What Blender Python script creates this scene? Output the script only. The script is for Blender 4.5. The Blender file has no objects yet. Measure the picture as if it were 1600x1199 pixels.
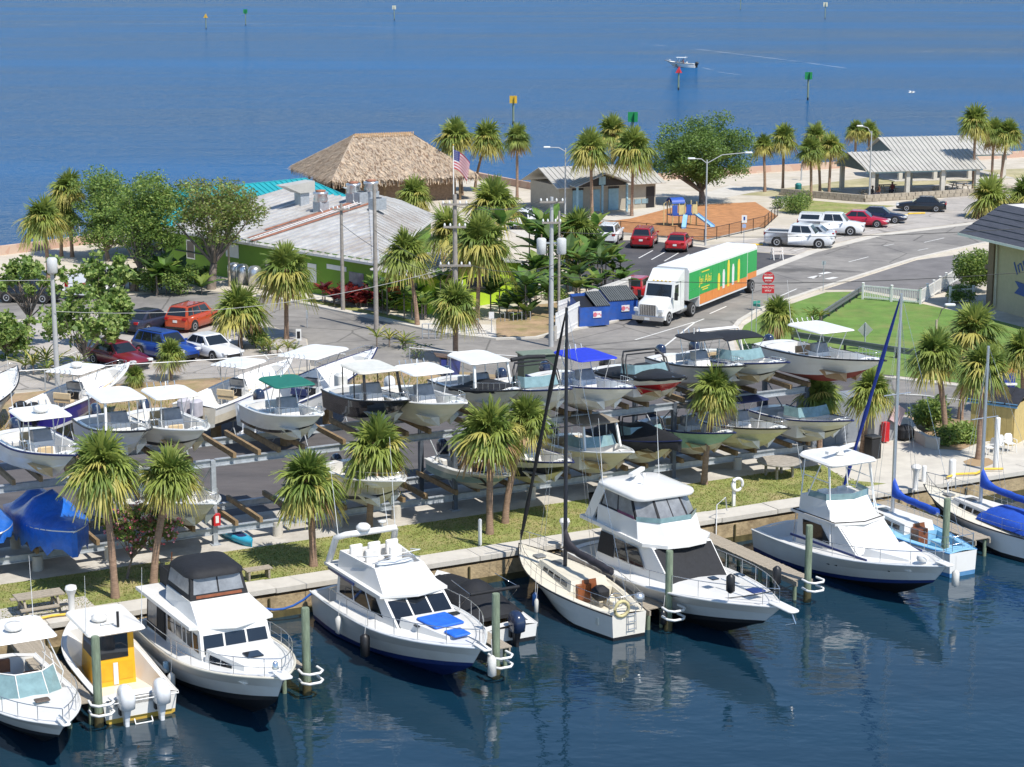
import bpy, math, random
from mathutils import Vector, Matrix
R=math.radians
random.seed(7)
S=bpy.context.scene; C=S.collection
# ---------------- camera, sky, sun, exposure ----------------
CAMH=24.4; FPX=3111.0; PITCH=math.atan(670/FPX)
cam=bpy.data.cameras.new('camera'); cam.sensor_width=36; cam.lens=36*FPX/1600; cam.clip_start=1; cam.clip_end=60000
co=bpy.data.objects.new('camera',cam); C.objects.link(co); co.location=(0,0,CAMH); co.rotation_euler=(R(90)-PITCH,0,0); S.camera=co
SUN=Vector((0.43,-0.50,1.0)).normalized(); EL=math.asin(SUN.z)
w=bpy.data.worlds.new('World'); S.world=w; w.use_nodes=True
nt=w.node_tree; bg=nt.nodes['Background']; sky=nt.nodes.new('ShaderNodeTexSky'); sky.sky_type='NISHITA'; sky.sun_disc=False
sky.sun_elevation=EL; sky.sun_rotation=math.atan2(SUN.x,SUN.y); sky.air_density=1.0; sky.dust_density=0.0; sky.ozone_density=3.5
nt.links.new(sky.outputs[0],bg.inputs[0]); bg.inputs[1].default_value=0.135
sl=bpy.data.lights.new('sun','SUN'); sl.energy=4.5; sl.angle=R(0.5); sl.color=(1,0.95,0.87)
so=bpy.data.objects.new('sun',sl); C.objects.link(so); so.location=(0,0,60); so.rotation_euler=SUN.to_track_quat('Z','Y').to_euler()
S.view_settings.view_transform='Standard'; S.view_settings.look='None'; S.view_settings.gamma=1; S.view_settings.exposure=0.30; S.view_settings.use_curve_mapping=False
# ---------------- surveying: photo pixel (1600 wide) -> point on a level plane ----------------
cp,sp=math.cos(PITCH),math.sin(PITCH)
def G(px,py,z=0.0):
    a=(px-800)/FPX; b=-(py-599.5)/FPX; t=(z-CAMH)/(-sp+b*cp)
    return Vector((a*t,(cp+b*sp)*t,z))
def pxm(y,z=0): return FPX/(y*cp-(z-CAMH)*sp)      # pixels per metre at distance y
U=Vector((0.88125,0.47266,0)); V=Vector((-0.47266,0.88125,0)); O=Vector((0,79.56,0))
def W(u,v,z=0): return O+U*u+V*v+Vector((0,0,z))
def UVp(px,py,z=0):
    g=G(px,py,z)-O; return g.dot(U),g.dot(V)
AU=math.atan2(U.y,U.x); AOUT=math.atan2(-V.y,-V.x); AIN=math.atan2(V.y,V.x)
WZ=-1.1
# ---------------- materials ----------------
MT={}
def mat(name,col,rough=.6,metal=0.,var=.12,scale=3.,bump=0.,bscale=30.,spec=.5,coat=0.,stain=None,stain_s=.6,stain_a=.5,trans=0.,alpha=1.,stretch=None,crack=0.):
    if name in MT: return MT[name]
    m=bpy.data.materials.new(name); m.use_nodes=True; n=m.node_tree.nodes; l=m.node_tree.links; b=n['Principled BSDF']
    b.inputs['Roughness'].default_value=rough; b.inputs['Metallic'].default_value=metal; b.inputs['Specular IOR Level'].default_value=spec
    b.inputs['Coat Weight'].default_value=coat; b.inputs['Transmission Weight'].default_value=trans; b.inputs['Alpha'].default_value=alpha
    tc=n.new('ShaderNodeTexCoord'); src=tc.outputs['Object']
    if stretch:
        mp=n.new('ShaderNodeMapping'); mp.inputs['Scale'].default_value=stretch; l.new(src,mp.inputs['Vector']); src=mp.outputs[0]
    c4=(*col,1)
    if var>0:
        nz=n.new('ShaderNodeTexNoise'); nz.inputs['Scale'].default_value=scale; nz.inputs['Detail'].default_value=6; nz.inputs['Roughness'].default_value=.65; l.new(src,nz.inputs['Vector'])
        rp=n.new('ShaderNodeValToRGB'); rp.color_ramp.elements[0].position=.3; rp.color_ramp.elements[1].position=.7
        rp.color_ramp.elements[0].color=(*[c*(1-var) for c in col],1); rp.color_ramp.elements[1].color=(*[min(1,c*(1+var)) for c in col],1)
        l.new(nz.outputs['Fac'],rp.inputs[0]); out=rp.outputs[0]
        if stain:
            n2=n.new('ShaderNodeTexNoise'); n2.inputs['Scale'].default_value=stain_s; n2.inputs['Detail'].default_value=8; n2.inputs['Roughness'].default_value=.7; l.new(src,n2.inputs['Vector'])
            r2=n.new('ShaderNodeValToRGB'); r2.color_ramp.elements[0].position=.45; r2.color_ramp.elements[1].position=.68
            r2.color_ramp.elements[0].color=(0,0,0,1); r2.color_ramp.elements[1].color=(stain_a,)*3+(1,)
            l.new(n2.outputs['Fac'],r2.inputs[0]); mx=n.new('ShaderNodeMix'); mx.data_type='RGBA'
            l.new(r2.outputs[0],mx.inputs[0]); l.new(out,mx.inputs[6]); mx.inputs[7].default_value=(*stain,1); out=mx.outputs[2]
        if crack:
            nd=n.new('ShaderNodeTexNoise'); nd.inputs['Scale'].default_value=1.2; l.new(src,nd.inputs['Vector']); va=n.new('ShaderNodeMix'); va.data_type='VECTOR'; va.inputs[0].default_value=.12; l.new(src,va.inputs[4]); l.new(nd.outputs['Color'],va.inputs[5])
            vo=n.new('ShaderNodeTexVoronoi'); vo.feature='DISTANCE_TO_EDGE'; vo.inputs['Scale'].default_value=crack; l.new(va.outputs[1],vo.inputs['Vector'])
            rc=n.new('ShaderNodeValToRGB'); rc.color_ramp.elements[0].position=.004; rc.color_ramp.elements[1].position=.012; rc.color_ramp.elements[0].color=(.55,.55,.55,1); rc.color_ramp.elements[1].color=(1,1,1,1); l.new(vo.outputs['Distance'],rc.inputs[0])
            mm=n.new('ShaderNodeMix'); mm.data_type='RGBA'; mm.blend_type='MULTIPLY'; mm.inputs[0].default_value=1; l.new(out,mm.inputs[6]); l.new(rc.outputs[0],mm.inputs[7]); out=mm.outputs[2]
        l.new(out,b.inputs['Base Color'])
    else: b.inputs['Base Color'].default_value=c4
    if bump>0:
        nb=n.new('ShaderNodeTexNoise'); nb.inputs['Scale'].default_value=bscale; nb.inputs['Detail'].default_value=4; l.new(src,nb.inputs['Vector'])
        bp=n.new('ShaderNodeBump'); bp.inputs['Strength'].default_value=bump; bp.inputs['Distance'].default_value=.05; l.new(nb.outputs['Fac'],bp.inputs['Height']); l.new(bp.outputs[0],b.inputs['Normal'])
    MT[name]=m; return m
gel=mat('gelcoat white',(.76,.75,.72),.22,var=.03,scale=2,stain=(.58,.55,.48),stain_s=1.0,stain_a=.4)
gelc=mat('gelcoat cream',(.72,.67,.55),.25,var=.04,scale=2)
gelg=mat('gelcoat grey white',(.66,.68,.68),.25,var=.04,scale=2)
fend=mat('fender vinyl',(.62,.61,.57),.4)
bott=mat('bottom pale',(.70,.67,.59),.45,var=.06,scale=2,stain=(.52,.47,.36),stain_s=1.4)
blackp=mat('bottom black',(.012,.013,.016),.5)
navyp=mat('bottom navy',(.012,.03,.14),.4)
canv=mat('black canvas',(.010,.011,.014),.75,var=.3,scale=4,bump=.3,bscale=9)
canvb=mat('blue canvas',(.012,.07,.42),.7,var=.2,scale=3,bump=.4,bscale=7)
canvg=mat('green canvas',(.006,.14,.10),.7)
canvt=mat('tan canvas',(.24,.21,.17),.8)
navycan=mat('navy canvas',(.01,.02,.09),.7)
glass=mat('dark glass',(.012,.016,.022),.05,var=.2,scale=1.5,spec=.8)
glassl=mat('pale vinyl glass',(.22,.23,.24),.12,var=.3,scale=2,spec=.7)
aqua=mat('aqua glass',(.20,.31,.32),.06,var=.2,spec=.8)
alu=mat('aluminium',(.62,.63,.64),.3,.8,var=.05)
ss=mat('stainless',(.7,.7,.7),.18,.95,var=.03)
wpipe=mat('white pipe',(.78,.78,.76),.3,var=.03)
blk=mat('black plastic',(.014,.014,.016),.45)
cush=mat('beige vinyl',(.52,.40,.24),.55)
cushw=mat('white vinyl',(.72,.70,.66),.5)
cowl_n=mat('cowl navy',(.018,.032,.075),.25,coat=.4)
cowl_w=mat('cowl white',(.70,.71,.72),.25,coat=.4)
cowl_k=mat('cowl black',(.012,.012,.014),.3,coat=.4)
wood=mat('weathered plank',(.36,.31,.24),.85,var=.3,scale=6,bump=.4,bscale=40,stretch=(1,6,6))
bunk=mat('bunk timber',(.25,.17,.09),.85,var=.35,scale=5,bump=.3,bscale=30)
teak=mat('varnished teak',(.22,.07,.025),.3,var=.25,scale=5)
steel=mat('galvanised steel',(.40,.43,.46),.5,.3,var=.2,scale=5)
darksteel=mat('dark steel post',(.10,.12,.15),.5,.2,var=.2)
conc=mat('concrete',(.50,.47,.42),.9,var=.16,scale=1.2,bump=.25,bscale=25,stain=(.30,.27,.23),stain_s=.5,stain_a=.55)
concl=mat('pale concrete',(.55,.515,.45),.9,var=.12,scale=1.0,bump=.2,bscale=25,stain=(.42,.39,.34),stain_s=.4,stain_a=.5)
wallm=mat('stained seawall',(.43,.33,.19),.9,var=.28,scale=1.6,bump=.5,bscale=9,stain=(.16,.11,.06),stain_s=1.1,stain_a=.8)
algae=mat('wet algae band',(.09,.075,.03),.6,var=.4,scale=3)
pile=mat('treated pile',(.20,.25,.17),.9,var=.35,scale=3,bump=.5,bscale=25,stretch=(4,4,.6))
asph=mat('old asphalt',(.255,.238,.215),.9,var=.16,scale=.8,bump=.25,bscale=40,stain=(.14,.132,.125),stain_s=.16,stain_a=.85,crack=.16)
asphd=mat('dark asphalt',(.062,.060,.064),.85,var=.22,scale=.5,bump=.25,bscale=40,stain=(.12,.112,.108),stain_s=.35,stain_a=.6)
lotm=mat('sunbleached lot',(.42,.385,.345),.9,var=.14,scale=.7,bump=.2,bscale=40,stain=(.25,.235,.22),stain_s=.3,stain_a=.7,crack=.22)
paint=mat('road paint',(.68,.67,.63),.7,var=.2,scale=6)
yel=mat('yellow paint',(.70,.47,.06),.7,var=.2,scale=4)
sand=mat('shell sand',(.54,.485,.40),.95,var=.14,scale=.6,bump=.3,bscale=12,stain=(.40,.35,.25),stain_s=.25,stain_a=.7)
dirt=mat('dry dirt',(.36,.25,.15),.95,var=.3,scale=.9,bump=.5,bscale=12,stain=(.20,.19,.06),stain_s=.5,stain_a=.9)
lawn=mat('patchy lawn',(.235,.265,.07),.95,var=.3,scale=1.3,bump=.8,bscale=30,stain=(.42,.33,.17),stain_s=.55,stain_a=.8)
lawng=mat('mown lawn',(.13,.235,.042),.95,var=.22,scale=.8,bump=.8,bscale=30,stain=(.24,.25,.08),stain_s=.25,stain_a=.8)
mulch=mat('orange mulch',(.43,.20,.08),.95,var=.3,scale=1.2,bump=.6,bscale=15)
whitep=mat('white paint',(.76,.75,.72),.5,var=.05)
redp=mat('red paint',(.50,.02,.025),.4,var=.08)
# ---------------- mesh builder ----------------
class MB:
    def __init__(s): s.v=[];s.f=[];s.m=[];s.s=[];s.mats=[]
    def mi(s,m):
        if m not in s.mats: s.mats.append(m)
        return s.mats.index(m)
    def add(s,v,f,m,smooth=False):
        o=len(s.v); s.v+=[tuple(q) for q in v]; k=s.mi(m)
        for q in f: s.f.append([i+o for i in q]); s.m.append(k); s.s.append(smooth)
        return s
    def box(s,c,d,m,rz=0,ry=0):
        hx,hy,hz=d[0]/2,d[1]/2,d[2]/2; M=Matrix.Rotation(rz,3,'Z')@Matrix.Rotation(ry,3,'Y')
        vs=[Vector(c)+M@Vector((a*hx,b*hy,e*hz)) for e in(-1,1) for b in(-1,1) for a in(-1,1)]
        return s.add(vs,[(0,2,3,1),(4,5,7,6),(0,1,5,4),(2,6,7,3),(0,4,6,2),(1,3,7,5)],m)
    def beam(s,a,b,w,h,m):
        a=Vector(a);b=Vector(b);d=(b-a).normalized(); up=Vector((0,0,1)) if abs(d.z)<.95 else Vector((1,0,0))
        x=d.cross(up).normalized(); y=x.cross(d)
        vs=[p+x*(i*w/2)+y*(j*h/2) for p in(a,b) for i,j in((-1,-1),(1,-1),(1,1),(-1,1))]
        return s.add(vs,[(3,2,1,0),(4,5,6,7),(0,1,5,4),(1,2,6,5),(2,3,7,6),(3,0,4,7)],m)
    def tube(s,pts,r,m,n=6,cap=True):
        pts=[Vector(p) for p in pts]; rs=r if isinstance(r,(list,tuple)) else [r]*len(pts); rings=[]
        for i,p in enumerate(pts):
            d=(pts[min(i+1,len(pts)-1)]-pts[max(i-1,0)])
            d=d.normalized() if d.length>1e-9 else Vector((0,0,1))
            up=Vector((0,0,1)) if abs(d.z)<.9 else Vector((1,0,0)); x=d.cross(up).normalized(); y=x.cross(d)
            rings.append([p+(x*math.cos(2*math.pi*k/n)+y*math.sin(2*math.pi*k/n))*rs[i] for k in range(n)])
        return s.loft(rings,m,cap,cap,True)
    def loft(s,rings,m,c0=False,c1=False,smooth=True,closed=True):
        n=len(rings[0]); v=[p for r in rings for p in r]; f=[]
        for i in range(len(rings)-1):
            for k in range(n if closed else n-1):
                k2=(k+1)%n; f.append((i*n+k,i*n+k2,(i+1)*n+k2,(i+1)*n+k))
        s.add(v,f,m,smooth)
        if c0: s.add(rings[0],[tuple(reversed(range(n)))],m)
        if c1: s.add(rings[-1],[tuple(range(n))],m)
        return s
    def prism(s,poly,z0,z1,m,mt=None):
        n=len(poly); a=[(p[0],p[1],z0) for p in poly]; b=[(p[0],p[1],z1) for p in poly]
        s.loft([a,b],m,True,False,False); s.add(b,[tuple(range(n))],mt or m); return s
    def pad(s,c,l,wd,h,m,r=.15,e=.04,n=4,rz=0,slope=0):       # rounded cushion / slab, c = centre of base
        rings=[]
        for dz,sh in((0,e),(e,0),(h-e,0),(h,e*1.2)):
            rr=rrect(l-2*sh,wd-2*sh,max(.01,r-sh),n); cr,sr=math.cos(rz),math.sin(rz)
            rings.append([(c[0]+x*cr-y*sr,c[1]+x*sr+y*cr,c[2]+dz+slope*x) for x,y in rr])
        return s.loft(rings,m,True,True,False)
    def lathe(s,c,prof,m,n=10):
        rings=[[(c[0]+r*math.cos(2*math.pi*k/n),c[1]+r*math.sin(2*math.pi*k/n),c[2]+z) for k in range(n)] for r,z in prof]
        return s.loft(rings,m,True,True,True)
    def build(s,name,parent=None,loc=None,rz=0):
        me=bpy.data.meshes.new(name); me.from_pydata(s.v,[],s.f)
        for m in s.mats: me.materials.append(m)
        me.polygons.foreach_set('material_index',s.m); me.polygons.foreach_set('use_smooth',s.s); me.update()
        o=bpy.data.objects.new(name,me); C.objects.link(o)
        if parent: o.parent=parent
        if loc is not None: o.location=loc
        o.rotation_euler.z=rz
        return o
def rrect(l,wd,r,n=4):
    r=min(r,l/2,wd/2); out=[]
    for cx,cy,a0 in((l/2-r,wd/2-r,0),(-l/2+r,wd/2-r,90),(-l/2+r,-wd/2+r,180),(l/2-r,-wd/2+r,270)):
        for k in range(n+1): a=R(a0+90*k/n); out.append((cx+r*math.cos(a),cy+r*math.sin(a)))
    return out
def tag(o,label,cat,group=None):
    o['label']=label; o['category']=cat
    if group: o['group']=group
    return o
def struct(o): o['kind']='structure'; return o
def stuff(o): o['kind']='stuff'; return o
def thing(name,label,cat,loc=(0,0,0),rz=0,group=None):
    o=bpy.data.objects.new(name,None); C.objects.link(o); o.location=loc; o.rotation_euler.z=rz; o.empty_display_size=.3
    return tag(o,label,cat,group)
def dup(root,loc,rz,label=None,group=None,scale=None):
    r=root.copy(); C.objects.link(r); r.location=loc; r.rotation_euler.z=rz
    if label: r['label']=label
    if group: r['group']=group
    if scale: r.scale=scale
    for ch in list(root.children):
        c=ch.copy(); C.objects.link(c); c.parent=r
        for g in ch.children:
            d=g.copy(); C.objects.link(d); d.parent=c
    return r
def one(name,m,fn,parent): b=MB(); fn(b); return b.build(name,parent)
def sheet(name,poly,z,m,kind=True,parent=None):
    b=MB(); b.add([(p[0],p[1],z) for p in poly],[tuple(range(len(poly)))],m); o=b.build(name,parent)
    if kind: struct(o)
    return o
def text(s,size,m,parent,loc,rot,name='lettering',ext=.004,sx=1.,align='CENTER'):
    cu=bpy.data.curves.new('t','FONT'); cu.body=s; cu.size=size; cu.align_x=align; cu.align_y='CENTER'; cu.extrude=ext
    t=bpy.data.objects.new('t',cu); C.objects.link(t); dg=bpy.context.evaluated_depsgraph_get()
    me=bpy.data.meshes.new_from_object(t.evaluated_get(dg)); bpy.data.objects.remove(t); me.materials.clear(); me.materials.append(m)
    o=bpy.data.objects.new(name,me); C.objects.link(o); o.parent=parent; o.location=loc; o.rotation_euler=rot; o.scale=(sx,1,1); return o
def quadpt(q,u,v):
    a,b,c,d=[Vector(x) for x in q]; return (a*(1-u)+b*u)*(1-v)+(d*(1-u)+c*u)*v      # q: bottom-left, bottom-right, top-right, top-left
def panel(q,u0,u1,v0,v1,m,name,parent,off=.012,th=.01,chop=0):
    p=[quadpt(q,u0,v0),quadpt(q,u1,v0),quadpt(q,u1-chop,v1),quadpt(q,u0,v1)]
    n=(p[1]-p[0]).cross(p[3]-p[0]).normalized()
    a=[x+n*(off-th) for x in p]; b=[x+n*off for x in p]; mb=MB(); mb.loft([a,b],m,False,True,False); return mb.build(name,parent)
def house(mb,bo,z0,to,z1,m,mtop=None,cap=True):
    a=[(p[0],p[1],p[2] if len(p)>2 else z0) for p in bo]; b=[(p[0],p[1],p[2] if len(p)>2 else z1) for p in to]
    mb.loft([a,b],m,False,False,False); n=len(bo)
    if cap: mb.add(b,[tuple(range(n))],mtop or m)
    return [(a[i],a[(i+1)%n],b[(i+1)%n],b[i]) for i in range(n)]       # outlines run counter-clockwise
# ---------------- setting: water, land, roads ----------------
def water(name,poly,z,col,s1,s2,b1,b2,rough,patch):
    m=bpy.data.materials.new(name); m.use_nodes=True; n=m.node_tree.nodes; l=m.node_tree.links; p=n['Principled BSDF']
    p.inputs['Roughness'].default_value=rough; p.inputs['IOR'].default_value=1.33; p.inputs['Specular IOR Level'].default_value=.5 if 'harbour' in name else .32
    tc=n.new('ShaderNodeTexCoord'); mp=n.new('ShaderNodeMapping'); l.new(tc.outputs['Object'],mp.inputs[0]); mp.inputs['Scale'].default_value=(1,1.7,1); mp.inputs['Rotation'].default_value=(0,0,R(12))
    def nz(sc,det,src=mp.outputs[0],ro=.55):
        q=n.new('ShaderNodeTexNoise'); q.inputs['Scale'].default_value=sc; q.inputs['Detail'].default_value=det; q.inputs['Roughness'].default_value=ro; l.new(src,q.inputs['Vector']); return q.outputs['Fac']
    mp2=n.new('ShaderNodeMapping'); l.new(tc.outputs['Object'],mp2.inputs[0]); mp2.inputs['Scale'].default_value=(.22,1,1); mp2.inputs['Rotation'].default_value=(0,0,R(-8))
    a=nz(s1,3); bb=nz(s2,4); big=nz(patch,4,mp2.outputs[0],.6); sw=nz(.16,4,mp2.outputs[0],.65)
    mr=n.new('ShaderNodeMapRange'); mr.inputs[1].default_value=.35; mr.inputs[2].default_value=.65; mr.inputs[3].default_value=.55; mr.inputs[4].default_value=1.25; l.new(big,mr.inputs[0])
    m1=n.new('ShaderNodeMath'); m1.operation='MULTIPLY'; m1.inputs[1].default_value=b1; l.new(a,m1.inputs[0])
    m2=n.new('ShaderNodeMath'); m2.operation='MULTIPLY'; m2.inputs[1].default_value=b2; l.new(bb,m2.inputs[0])
    ad0=n.new('ShaderNodeMath'); ad0.operation='ADD'; l.new(m1.outputs[0],ad0.inputs[0]); l.new(m2.outputs[0],ad0.inputs[1]); m3=n.new('ShaderNodeMath'); m3.operation='MULTIPLY'; m3.inputs[1].default_value=b1*(2.2 if 'bay' in name else .6); l.new(sw,m3.inputs[0]); ad=n.new('ShaderNodeMath'); ad.operation='ADD'; l.new(ad0.outputs[0],ad.inputs[0]); l.new(m3.outputs[0],ad.inputs[1])
    bp=n.new('ShaderNodeBump'); bp.inputs['Distance'].default_value=1.; l.new(mr.outputs[0],bp.inputs['Strength']); l.new(ad.outputs[0],bp.inputs['Height']); l.new(bp.outputs[0],p.inputs['Normal'])
    rp=n.new('ShaderNodeValToRGB'); rp.color_ramp.elements[0].position=.3; rp.color_ramp.elements[1].position=.7; rp.color_ramp.elements[0].color=(*[c*.72 for c in col],1); rp.color_ramp.elements[1].color=(*[c*1.3 for c in col],1)
    l.new(big,rp.inputs[0]); l.new(rp.outputs[0],p.inputs['Base Color'])
    if 'bay' in name:
        df=n.new('ShaderNodeBsdfDiffuse'); gl=n.new('ShaderNodeBsdfGlossy'); gl.inputs['Roughness'].default_value=rough; mx=n.new('ShaderNodeMixShader')
        fr=n.new('ShaderNodeFresnel'); fr.inputs['IOR'].default_value=1.33; l.new(bp.outputs[0],fr.inputs['Normal']); mf=n.new('ShaderNodeMath'); mf.operation='MULTIPLY'; mf.inputs[1].default_value=.42; l.new(fr.outputs[0],mf.inputs[0]); l.new(mf.outputs[0],mx.inputs[0])
        l.new(rp.outputs[0],df.inputs[0]); l.new(bp.outputs[0],gl.inputs['Normal']); l.new(df.outputs[0],mx.inputs[1]); l.new(gl.outputs[0],mx.inputs[2]); l.new(mx.outputs[0],n['Material Output'].inputs['Surface'])
    else: p.inputs['IOR'].default_value=1.6
    return sheet(name,poly,z,m)
water('bay_water',[(-9000,150),(9000,150),(14000,30000),(-14000,30000)],WZ,(.014,.085,.205),.60,2.2,.75,.24,.08,.012)
water('harbour_water',[(-400,-120),(400,-120),(400,150),(-400,150)],WZ,(.005,.027,.048),.45,2.0,.046,.006,.006,.07)
shore=[(-150,120),(-42.6,164.3),(-31,177),(-28,200),(-26,219),(-4,222),(2,211.5),(27.9,228),(63.3,246.5),(170,290)]
front=[W(-75,0.0),W(75,0.0)]
land=[(p.x,p.y) for p in front]+[(170,150)]+shore[::-1]
sheet('ground',land,0,sand)
def pxs(name,pts,z,m,h=0): return sheet(name,[G(*q) for q in pts],z,m)
def uvs(name,pts,z,m): return sheet(name,[W(*q) for q in pts],z,m)
street=[(1700,312),(1640,330),(1512,349),(1364,367.5),(1262,393),(1158,433),(1080,465),(1000,490),(960,505),(870,522),(840,530),(775,532),(700,524),(600,503),(480,478),(400,463),(320,454),(190,462),(60,468),(-90,480),(-90,512),(60,496),(200,488),(330,486),(400,500),(480,530),(486,572),(640,580),(900,594),(1100,604),(1250,628),(1400,648),(1500,658),(1640,675),(1640,622),(1560,612),(1395,592),(1280,582),(1200,572),(1150,550),(1143,525),(1160,503),(1190,485),(1240,468),(1286,452),(1330,438),(1431,406),(1532,383),(1640,362),(1700,350)]
pxs('street',street,.010,asph)
pxs('parking_lot',[(-110,540),(-90,514),(60,498),(200,490),(330,488),(400,502),(478,530),(484,572),(345,594),(180,606),(0,610),(-110,625)],.014,lotm)
pxs('dark_parking_lot',[(915,376),(1010,376),(1090,386),(1150,392),(1250,400),(1160,431),(1080,463),(1000,487),(930,480),(905,420)],.020,asphd)
pxs('parking_strip',[(1100,385),(1190,372),(1300,352),(1420,322),(1500,305),(1640,290),(1640,329),(1512,348),(1364,366),(1262,391),(1246,398),(1150,391)],.015,lotm)
pxs('inn_driveway',[(1288,453),(1332,439),(1432,407),(1508,397),(1512,440),(1480,456),(1436,468),(1348,453)],.016,mat('inn asphalt',(.17,.16,.155),.9,var=.2,scale=.6,bump=.2,bscale=40))
pxs('roadside_lawn',[(1150,532),(1163,509),(1193,490),(1243,473),(1291,457),(1346,456),(1435,474),(1520,492),(1600,512),(1660,522),(1660,616),(1560,606),(1395,587),(1280,577),(1200,566),(1158,550)],.018,lawng)
pxs('playground_mulch',[(900,352),(985,342),(1060,322),(1180,316),(1215,338),(1195,356),(1100,377),(1010,368),(930,362)],.018,mulch)
pxs('corner_verge',[(776,529),(775,500),(800,480),(905,470),(960,500),(868,519),(838,527)],.012,dirt)
pxs('shell_walk',[(400,461),(440,452),(520,466),(640,497),(700,505),(770,508),(777,530),(700,521),(600,500),(480,475)],.011,mat('shell gravel',(.60,.56,.49),.95,var=.25,scale=5,bump=.6,bscale=20))
pxs('street_verge',[(430,463),(480,472),(600,496),(650,507),(650,502),(600,490),(480,466),(440,459)],.02,lawn)
pxs('park_lawn',[(1215,330),(1250,312),(1320,318),(1400,322),(1330,332),(1270,338)],.012,lawn)
pxs('beach_grass',[(1150,305),(1300,285),(1400,272),(1640,262),(1640,275),(1420,292),(1330,306),(1240,308)],.012,mat('sandy grass',(.42,.37,.22),.95,var=.25,scale=.5,stain=(.2,.2,.06),stain_s=.3,stain_a=.7))
pxs('restroom_walk',[(770,350),(850,338),(960,335),(1060,315),(1140,290),(1200,296),(1060,325),(985,346),(900,356),(820,372)],.016,concl)
uvs('boatyard_asphalt',[(-75,10.9),(21.5,10.9),(30,14),(40,24),(26,26),(14,27.6),(0,28),(-8,29),(-75,30)],.012,mat('boatyard asphalt',(.085,.078,.078),.85,var=.2,scale=.5,bump=.25,bscale=40,stain=(.14,.125,.12),stain_s=.2,stain_a=.6,stretch=(1,3,1)))
uvs('boatyard_dirt',[(-75,30),(-8,29),(0,28),(14,27.6),(19,29),(12.8,36.5),(2,39.2),(-5,40.5),(-75,42)],.016,dirt)
uvs('rack_pad',[(-75,5.9),(21.0,5.9),(21.5,10.9),(-75,10.9)],.014,conc)
uvs('harbour_lawn',[(-75,1.2),(21.2,1.2),(19.6,3.0),(20.4,5.9),(-75,5.9)],.020,lawn)
uvs('terrace',[(21.2,1.2),(75,1.2),(75,9),(32,9.5),(27,12),(21.5,10.9),(20.4,5.9),(19.6,3.0)],.016,concl)
uvs('picnic_slab',[(-21.5,1.2),(-17.3,1.2),(-17.3,2.9),(-21.5,2.9)],.024,conc)
def strip3(name,pts,wd,h,m,side=1):
    P=[Vector(p) for p in pts]; b=MB(); rings=[]
    for i,p in enumerate(P):
        d=(P[min(i+1,len(P)-1)]-P[max(i-1,0)]).normalized(); nn=Vector((-d.y,d.x,0))*side*wd
        rings.append([p,p+nn,p+nn+Vector((0,0,h)),p+Vector((0,0,h))])
    b.loft(rings,m,True,True,False); return struct(b.build(name))
strip3('kerb',[G(*q) for q in [(1640,333),(1512,349),(1364,367.5),(1262,393),(1200,416),(1158,433)]],.9,.03,concl)
strip3('kerb',[G(*q) for q in [(1640,362),(1532,383),(1431,406),(1330,438),(1286,452),(1240,468),(1190,485),(1160,503),(1143,525),(1150,550),(1200,572),(1280,582),(1395,592),(1560,612),(1640,622)]],.35,.13,concl,-1)
strip3('kerb',[G(*q) for q in [(1000,490),(960,505),(870,522),(840,530),(775,532),(700,524),(600,503),(480,478),(400,463)]],.35,.13,concl,-1)
strip3('kerb',[G(*q) for q in [(900,353),(930,363),(1010,369),(1100,379),(1190,358)]],.35,.13,concl,1)
def stripe(a,b2,wd=.13,m=paint,z=.028):
    a=G(*a);c=G(*b2);d=(c-a).normalized();nn=Vector((-d.y,d.x,0))*wd/2
    bb=MB(); bb.add([(*(a-nn).xy,z),(*(c-nn).xy,z),(*(c+nn).xy,z),(*(a+nn).xy,z)],[(0,1,2,3)],m); return struct(bb.build('road_marking'))
for a,b2 in [((1326,410),(1357,402)),((1444,379.5),(1475,372.5)),((1381,385),(1397,382)),((1434,392),(1450,389)),((1109,491),(1135,479.5)),((992,532),(1085,504)),((1032,547),(1085,505)),((1085,505),(1100,499)),((1220,463),(1245,452)),((1270,436),(1283,431)),((1530,360),(1560,354))]: stripe(a,b2)
for q in [(1265,435),(1292,437),(1282,429)]: stripe(q,(q[0]+14,q[1]-3),.5)
for x in (1000,1020,1040,1057,1072): stripe((x-30+50,392+(x-1000)*.1),(x-52+50,404+(x-1000)*.12),.12)
for a,b2 in [((60,532),(175,506)),((110,560),(240,522)),((188,545),(300,512)),((330,545),(380,528)),((20,590),(120,550)),((120,600),(150,588)),((395,536),(420,562)),((425,535),(450,560)),((1290,378),(1240,393)),((1330,367),(1290,378)),((1375,358),(1340,366)),((1405,350),(1380,357))]: stripe(a,b2,.10)
# marina seawall: face, algae band and one cap slab per joint
sw=thing('seawall','long stained concrete seawall with pale cap slabs between lawn and boats','seawall',W(0,0))
b=MB(); b.beam(W(-75,.45,-.72)-W(0,0),W(75,.45,-.72)-W(0,0),.82,1.0,wallm); b.beam(W(-75,.45,-2.1)-W(0,0),W(75,.45,-2.1)-W(0,0),.80,1.8,wallm); b.build('face',sw)
b=MB(); b.beam(W(-75,.44,-.98)-W(0,0),W(75,.44,-.98)-W(0,0),.85,.32,algae); b.build('algae_band',sw)
slab=MB(); slab.box((0,.62,-.06),(2.97,1.26,.2),concl); slab=slab.build('cap_slab',sw); slab.rotation_euler.z=AU
first=True
for i in range(-24,25):
    o=slab if first else slab.copy()
    if not first: C.objects.link(o)
    first=False; q=W(i*3.0,0)-W(0,0); o.location=(q.x,q.y,.09+random.uniform(-.012,.012))
for u in [i*4.4-24 for i in range(14)]:
    b=MB(); b.tube([W(u,-.02,-.25)-W(0,0),W(u,-.02,-1.15)-W(0,0)],.05,algae); b.build('rub_strip',sw)
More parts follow.
